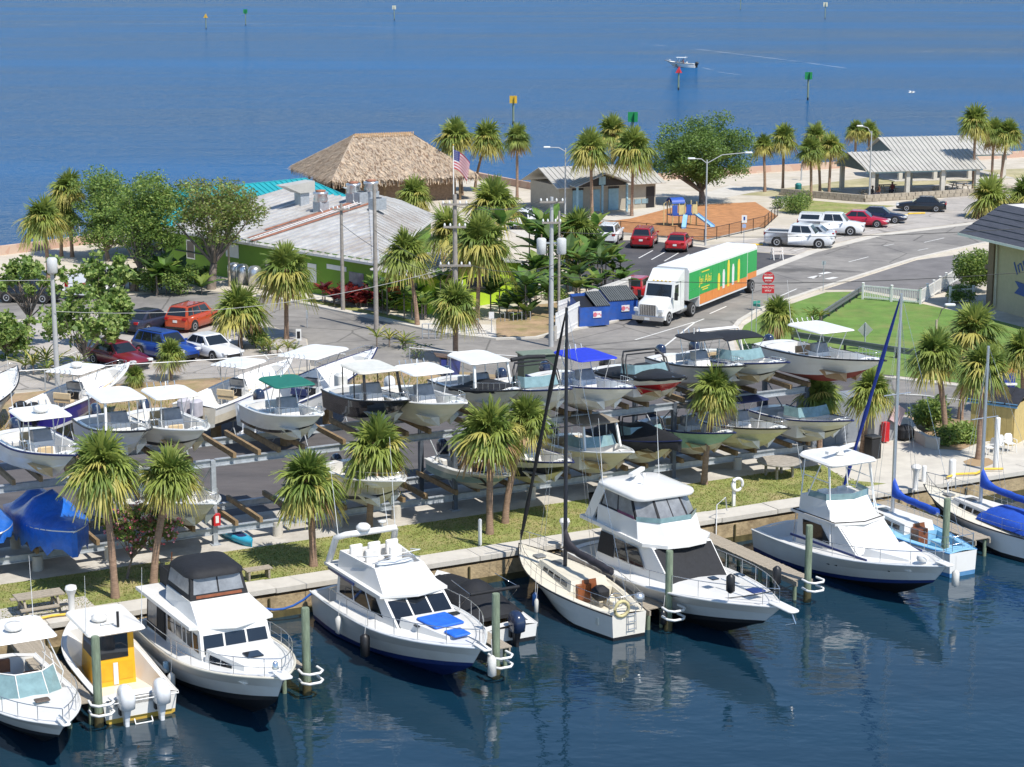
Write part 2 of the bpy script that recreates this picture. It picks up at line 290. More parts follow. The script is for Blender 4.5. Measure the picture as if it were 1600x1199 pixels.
# bay-side brick parapet
def brickmat():
    m=bpy.data.materials.new('pink parapet brick'); m.use_nodes=True; n=m.node_tree.nodes; l=m.node_tree.links; t=n.new('ShaderNodeTexBrick'); tc=n.new('ShaderNodeTexCoord'); mp=n.new('ShaderNodeMapping')
    mp.inputs['Rotation'].default_value=(R(90),0,0); l.new(tc.outputs['Generated'],mp.inputs[0]); mp.inputs['Scale'].default_value=(60,1,3)
    vo=n.new('ShaderNodeTexVoronoi'); vo.inputs['Scale'].default_value=1.4; l.new(tc.outputs['Object'],vo.inputs['Vector'])
    rp=n.new('ShaderNodeValToRGB'); e=rp.color_ramp; e.elements[0].color=(.50,.33,.25,1); e.elements[1].color=(.60,.50,.42,1); x=e.elements.new(.5); x.color=(.54,.40,.31,1); e.interpolation='CONSTANT'
    l.new(vo.outputs['Color'],rp.inputs[0]); l.new(rp.outputs[0],n['Principled BSDF'].inputs['Base Color']); n['Principled BSDF'].inputs['Roughness'].default_value=.9; return m
bm_=brickmat()
def wallrun(name,pts,wd,h,m,label,z0=-1.3):
    P=[Vector((p[0],p[1],0)) for p in pts]; b=MB(); rings=[]
    for i,p in enumerate(P):
        d=(P[min(i+1,len(P)-1)]-P[max(i-1,0)]).normalized(); nn=Vector((-d.y,d.x,0))*wd
        rings.append([p+Vector((0,0,z0)),p+nn+Vector((0,0,z0)),p+nn+Vector((0,0,h)),p+Vector((0,0,h))])
    b.loft(rings,m,True,True,False); return tag(b.build(name),label,'wall')
wallrun('brick_parapet',shore[:4],-.5,.75,bm_,'low pink brick parapet along the shore beside the palms and deck')
wallrun('brick_parapet',shore[5:],-.5,.75,bm_,'low pink brick parapet along the shore behind the park pavilions')
# ---------------- boats ----------------
class Hull:
    def __init__(s,L,B,zs,zb,rake=.9,tm=.45,p=2.1,ws=.9,cz=.38,flare=.12,kr=.55,cb=.88,sh=1.8,full=.35):
        s.L,s.B,s.zs,s.zb,s.rake,s.tm,s.p,s.ws,s.cz,s.flare,s.kr,s.cb,s.sh,s.full=L,B,zs,zb,rake,tm,p,ws,cz,flare,kr,cb,sh,full
    def half(s,t):
        if t<s.tm: return s.B/2*(s.ws+(1-s.ws)*math.sin(t/s.tm*math.pi/2))
        q=(t-s.tm)/(1-s.tm); return max(.015,s.B/2*(1-q**s.p))
    def z(s,t): return s.zs+(s.zb-s.zs)*max(0,t)**s.sh
    def kz(s,t): return s.zb*s.kr*1.05*(max(0,(t-.36)/.64))**2.1
    def ch(s,t):
        q=max(0,(t-.15)/.85); return max(.010,min(s.half(t)*.93,s.B/2*s.cb*(1-q**1.3)))
    def cz_(s,t): return s.cz+(s.zb*.68-s.cz)*max(0,(t-.3)/.7)**1.9
    def x(s,t,l): return t*(s.L-s.rake*(1-l))
    def P(s,t,k,sg):
        # k: 0 keel 1 chine 2 stripe 3 mid 4 sheer
        q=max(0,(t-.45)/.55)
        if k==0: return (s.x(t,0),0,s.kz(t))
        c=(s.ch(t),s.cz_(t)); e=(s.half(t),s.z(t))
        if k==1: return (s.x(t,.4),sg*c[0],c[1])
        f={2:.16,3:.58,4:1.}[k]; y=c[0]+(e[0]-c[0])*f**(1+1.3*q); z=c[1]+(e[1]-c[1])*f
        if k in(2,3): y=max(.008,y-s.flare*.5*q*(1-q**6)*f*(1-f)*s.B)
        return (s.x(t,.4+.6*f),sg*y,z)
    def sheer(s,t,sg,dz=0,ins=0): return (s.x(t,1)-ins*(t>.985),sg*max(.005,s.half(t)-ins),s.z(t)+dz)
def ts(a,b,n): return [a+(b-a)*i/n for i in range(n+1)]
def lerp(a,b,t): return a+(b-a)*t
def build_hull(h,par,side,bottom,stripe,rub=None,rubm=None,n=20,sidetop=None):
    b=MB(); T=[1-(1-i/n)**1.35 for i in range(n+1)]
    for sg in(1,-1):
        for k,m in((0,bottom),(1,stripe),(2,side),(3,sidetop or side)):
            r=[[h.P(t,k,sg),h.P(t,k+1,sg)] if sg<0 else [h.P(t,k+1,sg),h.P(t,k,sg)] for t in T]
            b.loft(r,m,smooth=True,closed=False)
    k=[h.P(0,i,1) for i in range(5)]; kk=[h.P(0,i,-1) for i in range(5)]
    b.add([k[0],k[1],k[2],kk[2],kk[1]],[(0,1,2,3,4)],bottom); b.add([k[2],k[3],k[4],kk[4],kk[3],kk[2]],[(0,1,2,3,4,5)],side)
    hull=b.build('hull',par)
    r=MB(); pts=[h.sheer(t,1) for t in T]+[h.sheer(t,-1) for t in T[::-1]]
    r.tube(pts,rub or .035,rubm or gel,n=5); r.build('rub_rail',hull)
    return hull
def floorpt(h,t,sg,fz,gw):
    # cockpit sole kept inside the hull: hull section at the same station x, slightly inset
    X=h.x(t,1); tt=min(1,X/h.x(1,.45)) if X<h.x(1,.45) else 1.
    zf=max(fz,h.cz_(tt)+.07); y=min(h.half(t)-gw-.04,h.ch(tt)*.96)
    return (X,sg*max(.004,y),min(zf,h.z(t)-.05))
def build_deck(h,par,m,wells,gw=.22,camber=.08,floorm=None,lip=.03,n=16):
    """wells: list of (t0,t1,floor_z). Deck elsewhere."""
    b=MB(); cuts=[]; prev=0.
    for t0,t1,fz in sorted(wells): cuts.append((prev,t0,None)); cuts.append((t0,t1,fz)); prev=t1
    cuts.append((prev,1.,None))
    inn=lambda t,sg:(h.x(t,1),sg*max(.004,h.half(t)-gw),h.z(t)+lip)
    for t0,t1,fz in cuts:
        if t1-t0<1e-4: continue
        T=ts(t0,t1,max(3,int(n*(t1-t0)+2)))
        for sg in(1,-1):
            r=[[h.sheer(t,sg,.0),inn(t,sg)] if sg<0 else [inn(t,sg),h.sheer(t,sg,.0)] for t in T]; b.loft(r,m,smooth=True,closed=False)
            if fz is None:
                for a,c in(((0),(.5)),((.5),(1.))):
                    def mid(t,f):
                        y=max(.004,h.half(t)-gw)*(1-f); return (h.x(t,1),sg*y,h.z(t)+lip+camber*min(1,h.half(t)/(h.B/2))*(1-(1-f)**2))
                    r=[[mid(t,a),mid(t,c)] if sg<0 else [mid(t,c),mid(t,a)] for t in T]; b.loft(r,m,smooth=True,closed=False)
            else:
                fl=lambda t:floorpt(h,t,sg,fz,gw); ce=lambda t:(h.x(t,1),0,floorpt(h,t,1,fz,gw)[2])
                r=[[inn(t,sg),fl(t)] if sg<0 else [fl(t),inn(t,sg)] for t in T]; b.loft(r,m,smooth=True,closed=False)
                r=[[fl(t),ce(t)] if sg<0 else [ce(t),fl(t)] for t in T]; b.loft(r,floorm or m,smooth=False,closed=False)
        if fz is not None:
            for t in(t0,t1):
                a,c=inn(t,1),inn(t,-1); top=(a[0],0,a[2]+camber)
                b.add([a,floorpt(h,t,1,fz,gw),floorpt(h,t,-1,fz,gw),c,top],[(0,1,2,3,4)],m)
    return b.build('deck',par)
def build_cover(h,par,m,t0,t1,ridge,skirt=.18,name='cover',bumps=(),wr=.03):
    b=MB(); T=ts(t0,t1,18); rings=[]; rnd=random.Random(int(h.L*100)+int(t0*50))
    for t in T:
        hz=ridge*(math.sin(min(1,max(0,(t-t0)/.12))*math.pi/2))*min(1,(t1-t)/.25+.12)
        for c,wd,a in bumps: hz+=a*math.exp(-((t-c)/wd)**2)
        hh=h.half(t)+.03; z=h.z(t); x=h.x(t,1); ring=[]
        for f in(-1.02,-1,-.72,-.42,-.15,.15,.42,.72,1,1.02):
            if abs(f)>1: ring.append((x-(.02 if t==t0 else 0),f*hh*.97,z-skirt*(1+.25*math.sin(t*40))))
            else: ring.append((x,f*hh,z+.03+hz*(1-abs(f)**1.6)+rnd.uniform(-wr,wr)*(1-abs(f))))
        rings.append(ring)
    b.loft(rings,m,True,True,True,closed=False); return b.build(name,par)
def outboard(par,x,y,z,m,s=1.,tilt=0.,name='outboard_motor'):
    b=MB(); r=[]
    for dz,l,wd,dx in((0,.40,.30,0),(.06,.56,.40,-.03),(.34,.62,.42,-.04),(.52,.58,.38,-.02),(.64,.42,.28,.02),(.68,.2,.14,.03)):
        r.append([(px_+dx,py_,dz) for px_,py_ in rrect(l,wd,.14,3)])
    b.loft(r,m,True,True,True)
    g=blk if m is not cowl_w else cowl_w
    r=[[(px_+dx,py_,dz) for px_,py_ in rrect(l,wd,.05,2)] for dz,l,wd,dx in((.02,.34,.22,0),(-.35,.24,.14,.02),(-.75,.22,.10,.0),(-.82,.42,.10,-.05),(-.88,.22,.06,-.0),(-1.05,.14,.03,-.03))]
    b.loft(r,g,True,True,False); b.tube([(-.36,0,-.9),(.22,0,-.9)],[.07,.03],g,n=8); b.box((.26,0,-.05),(.22,.26,.36),blk)
    for k in range(3):
        a=k*2.094; b.box((-.38,.09*math.cos(a),-.9+.09*math.sin(a)),(.03,.12,.09),g)
    o=b.build(name,par); o.location=(x,y,z); o.scale=(s,s,s); o.rotation_euler=(0,tilt,0); return o
def rail(par,pts,hh,m=ss,every=2,r=.016,name='bow_rail',mid=False):
    b=MB(); top=[(p[0],p[1],p[2]+hh) for p in pts]; b.tube(top,r,m,n=5)
    if mid: b.tube([(p[0],p[1],p[2]+hh*.5) for p in pts],r*.7,m,n=4)
    for i in range(0,len(pts),every): b.tube([pts[i],top[i]],r*.85,m,n=4)
    return b.build(name,par)
def bowrail(h,par,t0,t1,hh=.55,ins=.1,n=7,**k):
    T=ts(t0,t1,n); pts=[h.sheer(t,1,.03,ins) for t in T]+[h.sheer(t,-1,.03,ins) for t in T[::-1]]
    return rail(par,pts,hh,every=1 if n<8 else 2,**k)
def ttop(par,x0,x1,wd,z0,z1,m,frame=wpipe,lx=None,name='t_top',legw=.75,legx=None,radar=False,th=.07,curve=.06,open_=False,ant=0,thin=False):
    b=MB(); cx=(x0+x1)/2; l=x1-x0
    r=[[(cx+a,c,z1+dz+curve*(1-(2*c/wd)**2)) for a,c in rrect(l*sc,wd*sc,.3,4)] for dz,sc in((0,.97),(th*.4,1),(th,.97))]
    b.loft(r,m,True,True,False); top=b.build(name,par)
    f=MB(); la,lb=legx or (cx-l*.18,cx+l*.22)
    for sg in(1,-1):
        f.tube([(la,sg*legw*.5,z0),(la-.1,sg*legw*.62,(z0+z1)/2),(cx-l*.36,sg*wd*.36,z1)],.024,frame,n=5)
        f.tube([(lb,sg*legw*.5,z0),(lb+.02,sg*legw*.62,(z0+z1)/2),(cx+l*.36,sg*wd*.36,z1)],.024,frame,n=5)
        f.tube([(la-.05,sg*legw*.57,z0*.5+z1*.5),(lb+.02,sg*legw*.62,z0*.5+z1*.5)],.018,frame,n=4)
        f.tube([(la-.1,sg*legw*.62,(z0+z1)/2),(cx+l*.1,sg*wd*.36,z1)],.016,frame,n=4)
        f.tube([(cx-l*.4,sg*wd*.37,z1+.02),(cx+l*.4,sg*wd*.37,z1+.02)],.02,frame,n=4)
    for xx in(cx-l*.38,cx,cx+l*.38): f.tube([(xx,-wd*.37,z1+.01),(xx,wd*.37,z1+.01)],.018,frame,n=4)
    f.build('t_top_frame',par)
    if radar:
        q=MB(); q.lathe((cx+l*.05,0,z1+th+curve),[(.22,0),(.30,.05),(.31,.16),(.26,.24),(.1,.26)],gel,12); q.build('radar_dome',top)
    if radar or ant:
        for k in range(ant or 1):
            q=MB(); yy=(wd*.4)*(1 if k%2 else -1); q.tube([(x0+.2,yy,z1+.05),(x0-.15,yy*1.05,z1+2.2)],[.014,.006],wpipe,n=4); q.build('antenna',top)
    else:
        q=MB(); q.tube([(x0+.3,.1,z1+.05),(x0+.3,.1,z1+.35)],[.02,.03],wpipe,n=5); q.build('anchor_light',top)
    return top
def console(par,x,wd,l,fz,hh,seat=cush,ws=True,seatm=None):
    b=MB(); z=fz
    fcs=house(b,[(x,-wd/2),(x+l,-wd/2*.85),(x+l,wd/2*.85),(x,wd/2)],z,[(x+.08,-wd/2),(x+l*.62,-wd/2*.8),(x+l*.62,wd/2*.8),(x+.08,wd/2)],z+hh,gel)
    c=b.build('console',par)
    panel(fcs[3],.15,.85,.55,.95,blk,'instrument_panel',c,.012)
    if ws: 
        b=MB(); house(b,[(x+.2,-wd/2*.9),(x+l*.6,-wd/2*.78),(x+l*.6,wd/2*.78),(x+.2,wd/2*.9)],z+hh,[(x+.1,-wd/2*.86),(x+l*.42,-wd/2*.7),(x+l*.42,wd/2*.7),(x+.1,wd/2*.86)],z+hh+.42,glassl,cap=False); b.build('windshield',c)
    if seat:
        b=MB(); b.pad((x+l+.22,0,z),.5,wd*.75,.42,seat,.1); b.pad((x+l*.86,0,z+.42),.12,wd*.62,.42,seat,.05,slope=0); b.build('console_seat',par)
    b=MB(); b.pad((x-.75,0,z+.55),.42,wd*1.05,.16,seat or cushw,.08); b.pad((x-.95,0,z+.75),.1,wd*1.05,.35,seat or cushw,.04)
    for sg in(1,-1): b.tube([(x-.6,sg*wd*.45,z),(x-.65,sg*wd*.45,z+.6)],.03,ss,n=5); b.tube([(x-.95,sg*wd*.45,z),(x-.85,sg*wd*.45,z+.6)],.03,ss,n=5); b.tube([(x-.95,sg*wd*.48,z+.6),(x-1.0,sg*wd*.48,z+1.1)],.02,ss,n=4)
    b.build('leaning_post',par)
    b=MB(); b.tube([(x-.16,math.cos(a)*.19,z+.92+math.sin(a)*.19) for a in [k*.628 for k in range(11)]],.016,ss,n=4); b.tube([(x-.16,0,z+.92),(x+.05,0,z+.88)],.03,ss,n=4); b.build('steering_wheel',c)
def cc_boat(label,loc,rz,L=7.2,B=2.5,side=gel,bottom=bott,stripe=None,top='ttop',topm=gel,motors=1,mm=cowl_n,deckm=gel,seat=cush,zs=1.2,zb=1.95,cat='boat',group=None,name='centre_console_boat',cover=None,radar=False,sidetop=None,rail_=True,rods=True,topz=2.05,toplen=2.2,ms=1.,dual=False,ant=0,floorm=None,frame=wpipe,motorcover=None,pitch=0):
    t=thing(name,label,cat,loc,rz,group); t.rotation_euler.y=pitch
    h=Hull(L,B,zs,zb,rake=.24*L,p=2.0,ws=.93,tm=.40,kr=.42)
    build_hull(h,t,side,bottom,stripe or side,sidetop=sidetop,rubm=(gel,blk,gelg,gel,navycan)[int(L*10+B*10+loc[0]*3)%5],rub=.045)
    fz=.55; wells=[(.075,.84,fz)]
    if dual: wells=[(.075,.40,fz),(.56,.84,fz+.15)]
    build_deck(h,t,deckm,wells,gw=.2,floorm=floorm or gelg)
    if not dual:
        console(t,L*.40,1.0,.95,fz,1.0,seat)
        b=MB()
        for sg in(1,-1):
            r=[[ (h.x(q,1),sg*max(.02,h.half(q)-.24),fz+.42),(h.x(q,1),sg*max(.01,h.half(q)-.68),fz+.42),(h.x(q,1),sg*max(.01,h.half(q)-.68),fz)] for q in ts(.58,.72,5)]
            b.loft(r if sg<0 else [x[::-1] for x in r],seat,True,True,False,closed=False)
        b.build('bow_cushion',t)
        b=MB(); b.pad((L*.115,0,fz+.1),.42,B*.55,.38,cushw,.08); b.build('transom_seat',t)
        b=MB(); b.pad((h.x(.91,1),0,h.z(.91)+.06),.3,.3,.03,gelg,.08); b.build('anchor_hatch',t)
    else:
        b=MB()
        for sg in(1,-1):
            f=house(b,[(L*.40,sg*.28 if sg>0 else -B*.5+.2),(L*.56,sg*.28 if sg>0 else -B*.5+.3),(L*.56,B*.5-.3 if sg>0 else -.28),(L*.40,B*.5-.2 if sg>0 else -.28)],fz,[(L*.42,sg*.28 if sg>0 else -B*.5+.2),(L*.55,sg*.28 if sg>0 else -B*.5+.35),(L*.55,B*.5-.35 if sg>0 else -.28),(L*.42,B*.5-.2 if sg>0 else -.28)],h.z(.5)+.18,gel)
        b.build('console',t)
        b=MB(); z=h.z(.5)+.15
        b.loft([[(L*.44,-B*.46,z),(L*.57,-B*.36,z),(L*.60,0,z),(L*.57,B*.36,z),(L*.44,B*.46,z)],[(L*.43,-B*.43,z+.45),(L*.54,-B*.33,z+.45),(L*.565,0,z+.45),(L*.54,B*.33,z+.45),(L*.43,B*.43,z+.45)]],aqua,closed=False,smooth=False); b.build('windshield',t)
        b=MB()
        for x,y in((.33,.55),(.33,-.55)): b.pad((L*x,y,fz+.3),.5,.5,.15,seat,.1); b.pad((L*x-.25,y,fz+.4),.12,.5,.5,seat,.05); b.tube([(L*x,y,fz),(L*x,y,fz+.3)],.06,ss)
        b.pad((L*.12,0,fz),.55,B*.66,.42,seat,.1); b.pad((L*.085,0,fz+.35),.14,B*.66,.35,seat,.06); b.build('seat',t)
        b=MB()
        for sg in(1,-1): b.loft([[(h.x(q,1),sg*max(.02,h.half(q)-.22),fz+.5),(h.x(q,1),sg*max(.01,h.half(q)-.62),fz+.5),(h.x(q,1),sg*max(.01,h.half(q)-.62),fz+.15)][::sg] for q in ts(.58,.74,5)],seat,True,True,False,closed=False)
        b.build('bow_cushion',t)
    if cover: build_cover(h,t,cover,cover_t[0],cover_t[1],.3,bumps=((.46,.09,.45),)) if False else None
    if top=='ttop': ttop(t,L*.44-toplen*.55,L*.44+toplen*.55,B*.78,fz,fz+topz,topm,frame,radar=radar,ant=ant,legx=(L*.40,L*.40+.95),legw=1.05)
    elif top=='hard':
        b=MB(); z=fz+topz; 
        r=[[(L*.42+a,c,z+dz+.07*(1-(2*c/(B*.82))**2)) for a,c in rrect(toplen*1.25*sc,B*.82*sc,.4,5)] for dz,sc in((0,.97),(.04,1),(.09,.95))]; b.loft(r,topm,True,True,False); tp=b.build('hardtop',t)
        for sg in(1,-1):
            b=MB(); b.beam((L*.62,sg*B*.36,h.z(.6)),(L*.42+toplen*.5,sg*B*.33,z+.03),.09,.12,frame); b.build('hardtop_support',t)
            for xa,xb in((.27,.26),(.45,.44)): b=MB(); b.tube([(L*xa,sg*B*.36,h.z(.2)),(L*xb,sg*B*.35,z)],.03,frame); b.build('hardtop_support',t)
    elif top=='bimini':
        b=MB(); z=fz+topz-.1; r=[]
        for i in range(7):
            f=i/6; xx=L*.25+toplen*f; r.append([(xx,B*.42*c,z+.12*math.sin(f*math.pi)+.06*(1-c*c)-.0) for c in(-1,-.6,-.2,.2,.6,1)])
        b.loft(r,topm,False,False,True,closed=False); b.loft([[(x,y,z_-.03) for x,y,z_ in q][::-1] for q in r],topm,closed=False); b.build('bimini_top',t)
        b=MB()
        for sg in(1,-1):
            b.tube([(L*.25+toplen*.5,sg*B*.46,h.z(.4)),(L*.25,sg*B*.42,z)],.02,ss,n=4); b.tube([(L*.25+toplen*.5,sg*B*.46,h.z(.4)),(L*.25+toplen,sg*B*.42,z)],.02,ss,n=4)
        b.build('bimini_frame',t)
    elif top in('tower','foldbim'):
        b=MB(); z=fz+1.95; mm_=blk
        for dx,zz,rr in((0,z,.05),(.28,z-.1,.035)):
            pts=[(L*.50+dx,-B*.47,h.z(.4)),(L*.45+dx,-B*.44,zz-.25),(L*.40+dx,-B*.34,zz),(L*.40+dx,B*.34,zz),(L*.45+dx,B*.44,zz-.25),(L*.50+dx,B*.47,h.z(.4))]
            b.tube(pts,rr,mm_,n=6)
        b.build('tower',t)
        if top=='foldbim':
            b=MB(); b.tube([(L*.36,-B*.36,z+.1),(L*.36,0,z+.16),(L*.36,B*.36,z+.1)],.1,canv,n=7); b.build('folded_bimini',t)
    if rail_: bowrail(h,t,.62,.93,.32 if not dual else .12,ins=.08,r=.014)
    ys=[0] if motors==1 else ([-.38,.38] if motors==2 else [-.72,0,.72])
    for y in ys:
        o=outboard(t,-.32,y,1.02,mm,1.0*ms)
        if motorcover:
            b=MB(); b.pad((-.02,0,-.15),.68,.5,.92,motorcover,.18,.1); b.build('motor_cover',o)
    b=MB()
    for sg in(1,-1):
        for q in(.12,.35,.6,.9): p=h.sheer(q,sg,.04,.1); b.tube([(p[0]-.1,p[1],p[2]+.03),(p[0]+.1,p[1],p[2]+.03)],.018,ss,n=4); b.box((p[0],p[1],p[2]+.01),(.06,.03,.04),ss)
    stuff(b.build('cleats',t))
    if rods and top=='ttop':
        b=MB(); z=fz+topz
        for k in range(5): y=(k-2)*.3; b.tube([(L*.44-toplen*.5,y,z-.05),(L*.44-toplen*.58,y,z+.28)],.025,ss,n=4)
        b.build('rod_holders',t)
    t['_h']=0
    return t,h
def strip_priv():
    for o in bpy.data.objects:
        if '_h' in o: del o['_h']
# ---- marina boats in the rack ----
def at_rack(px,py,z,v):                                # u such that (u,v,z) projects on the picture column px
    best=None
    u0,u1=-40.,60.
    for _ in range(40):
        um=(u0+u1)/2; p=W(um,v,z); d=p.y*cp-(p.z-CAMH)*sp; x=800+FPX*p.x/d
        if x<px: u0=um
        else: u1=um
    return (u0+u1)/2
UZ,LZ=3.95,.95
mint=mat('mint hull',(.33,.55,.44),.25); pyel=mat('pale yellow hull',(.74,.70,.44),.25); sgrey=mat('steel grey hull',(.36,.40,.44),.25); navyh=mat('deep blue hull',(.028,.022,.22),.12,coat=.5)
redh=mat('red hull',(.42,.012,.02),.15,coat=.5); blkh=mat('black hull',(.012,.012,.014),.15,coat=.5); tealh=mat('grey green hull',(.28,.38,.37),.25); sand_h=mat('bone hull',(.66,.60,.48),.25)
G_='boats stored in the dry rack'
def rack(kind,px,level,L,v=4.3,jit=0,**k):
    z=UZ if level else LZ; u=at_rack(px,0,z+1.6,v); s=W(u,v+L,z)
    return cc_boat(loc=s,rz=AOUT+jit,L=L,group=G_,**k)
# upper level
rack(0,112,1,8.0,v=2.2,label='grey hulled centre console in the rack with radar dome on its white top',side=gelg,sidetop=gel,radar=True,B=2.6,zb=1.9,jit=R(1))
rack(0,228,1,6.6,v=4.6,label='white hardtop boat in the rack half hidden behind the tallest marina palm crown',top='hard',topm=gel,B=2.4,seat=cushw)
rack(0,322,1,7.6,v=3.6,label='white centre console in the rack beside the two bare bunk boards',side=gel,stripe=blk,B=2.5,ant=0)
rack(0,503,1,6.8,v=3.8,label='white centre console in the rack with a dark green canvas top',topm=canvg,side=gel,stripe=blkh,B=2.35,seat=cushw,frame=ss)
rack(0,640,1,7.0,v=4.6,label='black hulled boat in the rack with cream hardtop and white covered motor',side=blkh,sidetop=blkh,top='hard',topm=mat('cream top',(.66,.63,.54),.3),B=2.4,motorcover=fend,frame=blk,seat=cushw)
rack(0,729,1,7.4,v=3.0,label='cream hulled centre console in the rack with plain white top and bow rail',side=gelc,sidetop=gelc,B=2.6,zb=1.95,seat=cushw,mm=cowl_w)
t,h=rack(0,815,1,7.0,v=4.2,label='white boat in the rack with black cockpit cover under a broad white hardtop',top='hard',seat=cushw,B=2.5,toplen=2.3); build_cover(h,t,canv,.34,.80,.34,.1)
t,h=rack(0,893,1,6.2,v=3.4,label='white open bowrider in the rack with folded black bimini',dual=True,top='foldbim',seat=cushw,B=2.4,name='bowrider',rail_=False)
rack(0,993,1,7.8,v=2.2,label='white centre console in the rack with a bright royal blue canvas top',topm=mat('royal blue canvas',(.012,.035,.50),.7),side=gel,B=2.6,zb=1.95,seat=cushw,frame=ss,toplen=2.5)
t,h=rack(0,1073,1,6.8,v=3.0,label='red and white wakeboard boat in the rack with black cover and tower',dual=True,top='tower',side=redh,sidetop=gel,B=2.5,name='wakeboard_boat',rail_=False,motors=1,mm=cowl_k); build_cover(h,t,canv,.06,.955,.22,.1,bumps=((.45,.12,.35),))
rack(0,1166,1,7.0,v=3.9,label='white centre console in the rack with a small black sun top and navy outboard',topm=canv,side=gel,B=2.4,toplen=1.7,seat=cushw,frame=ss)
t,h=rack(0,1233,1,7.6,v=3.4,label='white walkaround cruiser in the rack with arch and black bimini',dual=True,top='bimini',topm=canv,side=gelg,sidetop=gel,stripe=blk,B=2.6,zb=2.0,name='cuddy_boat')
b=MB()
for dx in(0,.3): b.tube([(h.L*.28+dx*.3,-h.B*.46,h.z(.3)),(h.L*.2+dx,-h.B*.42,2.6),(h.L*.2+dx,h.B*.42,2.6),(h.L*.28+dx*.3,h.B*.46,h.z(.3))],.05,gel)
b.build('radar_arch',t)
rack(0,1384,1,9.0,v=1.6,label='longest white centre console with rust red bottom at the end of the rack',side=gel,bottom=mat('rust red bottom',(.25,.05,.035),.7),B=2.7,zs=1.35,zb=2.0,toplen=2.7,seat=mat('tan seat',(.42,.28,.16),.5),ant=1,topz=2.15)
# lower level
bt=thing('tarped_boat','boat on the lower rack wrapped in a crumpled bright blue tarpaulin','boat',W(at_rack(118,0,1.8,3.6),10.2,LZ-.2),AOUT,G_); hh_=Hull(6.6,2.5,1.3,1.7,p=2.6); build_hull(hh_,bt,gel,bott,gel)
tarp=mat('blue tarpaulin',(.02,.14,.55),.32,var=.2,scale=2,bump=.7,bscale=4); build_cover(hh_,bt,tarp,0,.985,.28,.85,'tarpaulin',bumps=((.42,.13,.8),(.12,.08,.45)),wr=.1)
o=MB(); o.pad((1.1,-.2,2.25),1.5,.9,.05,mat('light blue tarp patch',(.10,.42,.80),.4),.2,.02); 
bt2=thing('tarped_boat','cream hulled boat on the lower rack under a small blue tarp','boat',W(at_rack(2,0,1.8,4.4),10.6,LZ),AOUT,G_); hb=Hull(6.2,2.3,1.2,1.6); build_hull(hb,bt2,gelc,bott,gelc); build_cover(hb,bt2,tarp,0,.97,.5,.35,'tarpaulin',bumps=((.4,.15,.4),),wr=.06)
rack(0,232,0,6.6,v=4.6,label='white boat on the lower rack behind the pink flowering oleander',top='ttop',topm=gel,B=2.3,seat=cushw)
rack(0,337,0,6.8,v=3.3,label='white bowed boat on the lower rack next to the turquoise kayak',top='none',B=2.5,seat=cushw)
t,h=rack(0,632,0,6.8,v=2.4,label='pale hulled cuddy boat on the lower rack behind the palm with brown skirts',dual=False,top='none',side=sand_h,sidetop=gel,stripe=blk,B=2.6,seat=cushw,zb=2.1,zs=1.4)
b=MB(); b.pad((4.3,0,1.5),2.2,1.7,.4,gel,.6,.12,5); b.build('cuddy',t)
rack(0,796,0,6.2,v=3.3,label='grey green bay boat on the lower rack with black console seat',top='none',side=tealh,sidetop=gel,B=2.3,seat=blk,zs=.95,zb=1.45,rail_=False)
rack(0,896,0,7.2,v=2.3,label='black and white lower rack boat with straw yellow bottom behind the tall black mast',side=blkh,sidetop=gel,bottom=mat('straw bottom',(.66,.62,.36),.5),top='none',B=2.5,seat=cushw,mm=cowl_k)
rack(0,990,0,7.0,v=2.6,label='cream dual console on the lower rack with tan hardtop and raked white supports',dual=True,top='hard',topm=canvt,side=gelc,sidetop=gelc,B=2.6,zb=1.95,name='dual_console_boat',rail_=False)
t,h=rack(0,1064,0,6.6,v=3.4,label='black covered runabout on the lower rack with a black tower hoop',dual=True,top='tower',side=gelc,B=2.5,name='covered_runabout',rail_=False); build_cover(h,t,canv,0,.985,.42,.4,bumps=((.45,.16,.25),))
rack(0,1149,0,6.9,v=3.5,label='mint green centre console on the lower rack with white top',side=mint,sidetop=mint,bottom=bott,B=2.4,seat=cush,topm=canvt)
rack(0,1234,0,7.3,v=3.0,label='pale yellow centre console on the lower rack with navy canvas top',side=pyel,sidetop=gelc,stripe=pyel,bottom=pyel,topm=navycan,B=2.55,seat=cushw,ant=1)
t,h=rack(0,1333,0,7.0,v=2.9,label='white and cream boat on the lower rack lettered STRIPER on its side',side=gelc,sidetop=gel,stripe=blk,bottom=gelc,top='none',B=2.6,seat=cushw,dual=True,name='bowrider')
pa=Vector(h.P(.33,3,-1)); text('STRIPER',.30,blk,t,pa+Vector((0,-.05,.08)),(R(78),0,R(1)))
t,h=rack(0,22,1,7.4,v=4.2,jit=0,label='dark hulled boat in the rack cut by the picture edge beside the grey centre console',side=blkh,B=2.4,top='none',seat=cushw) if False else (None,None)
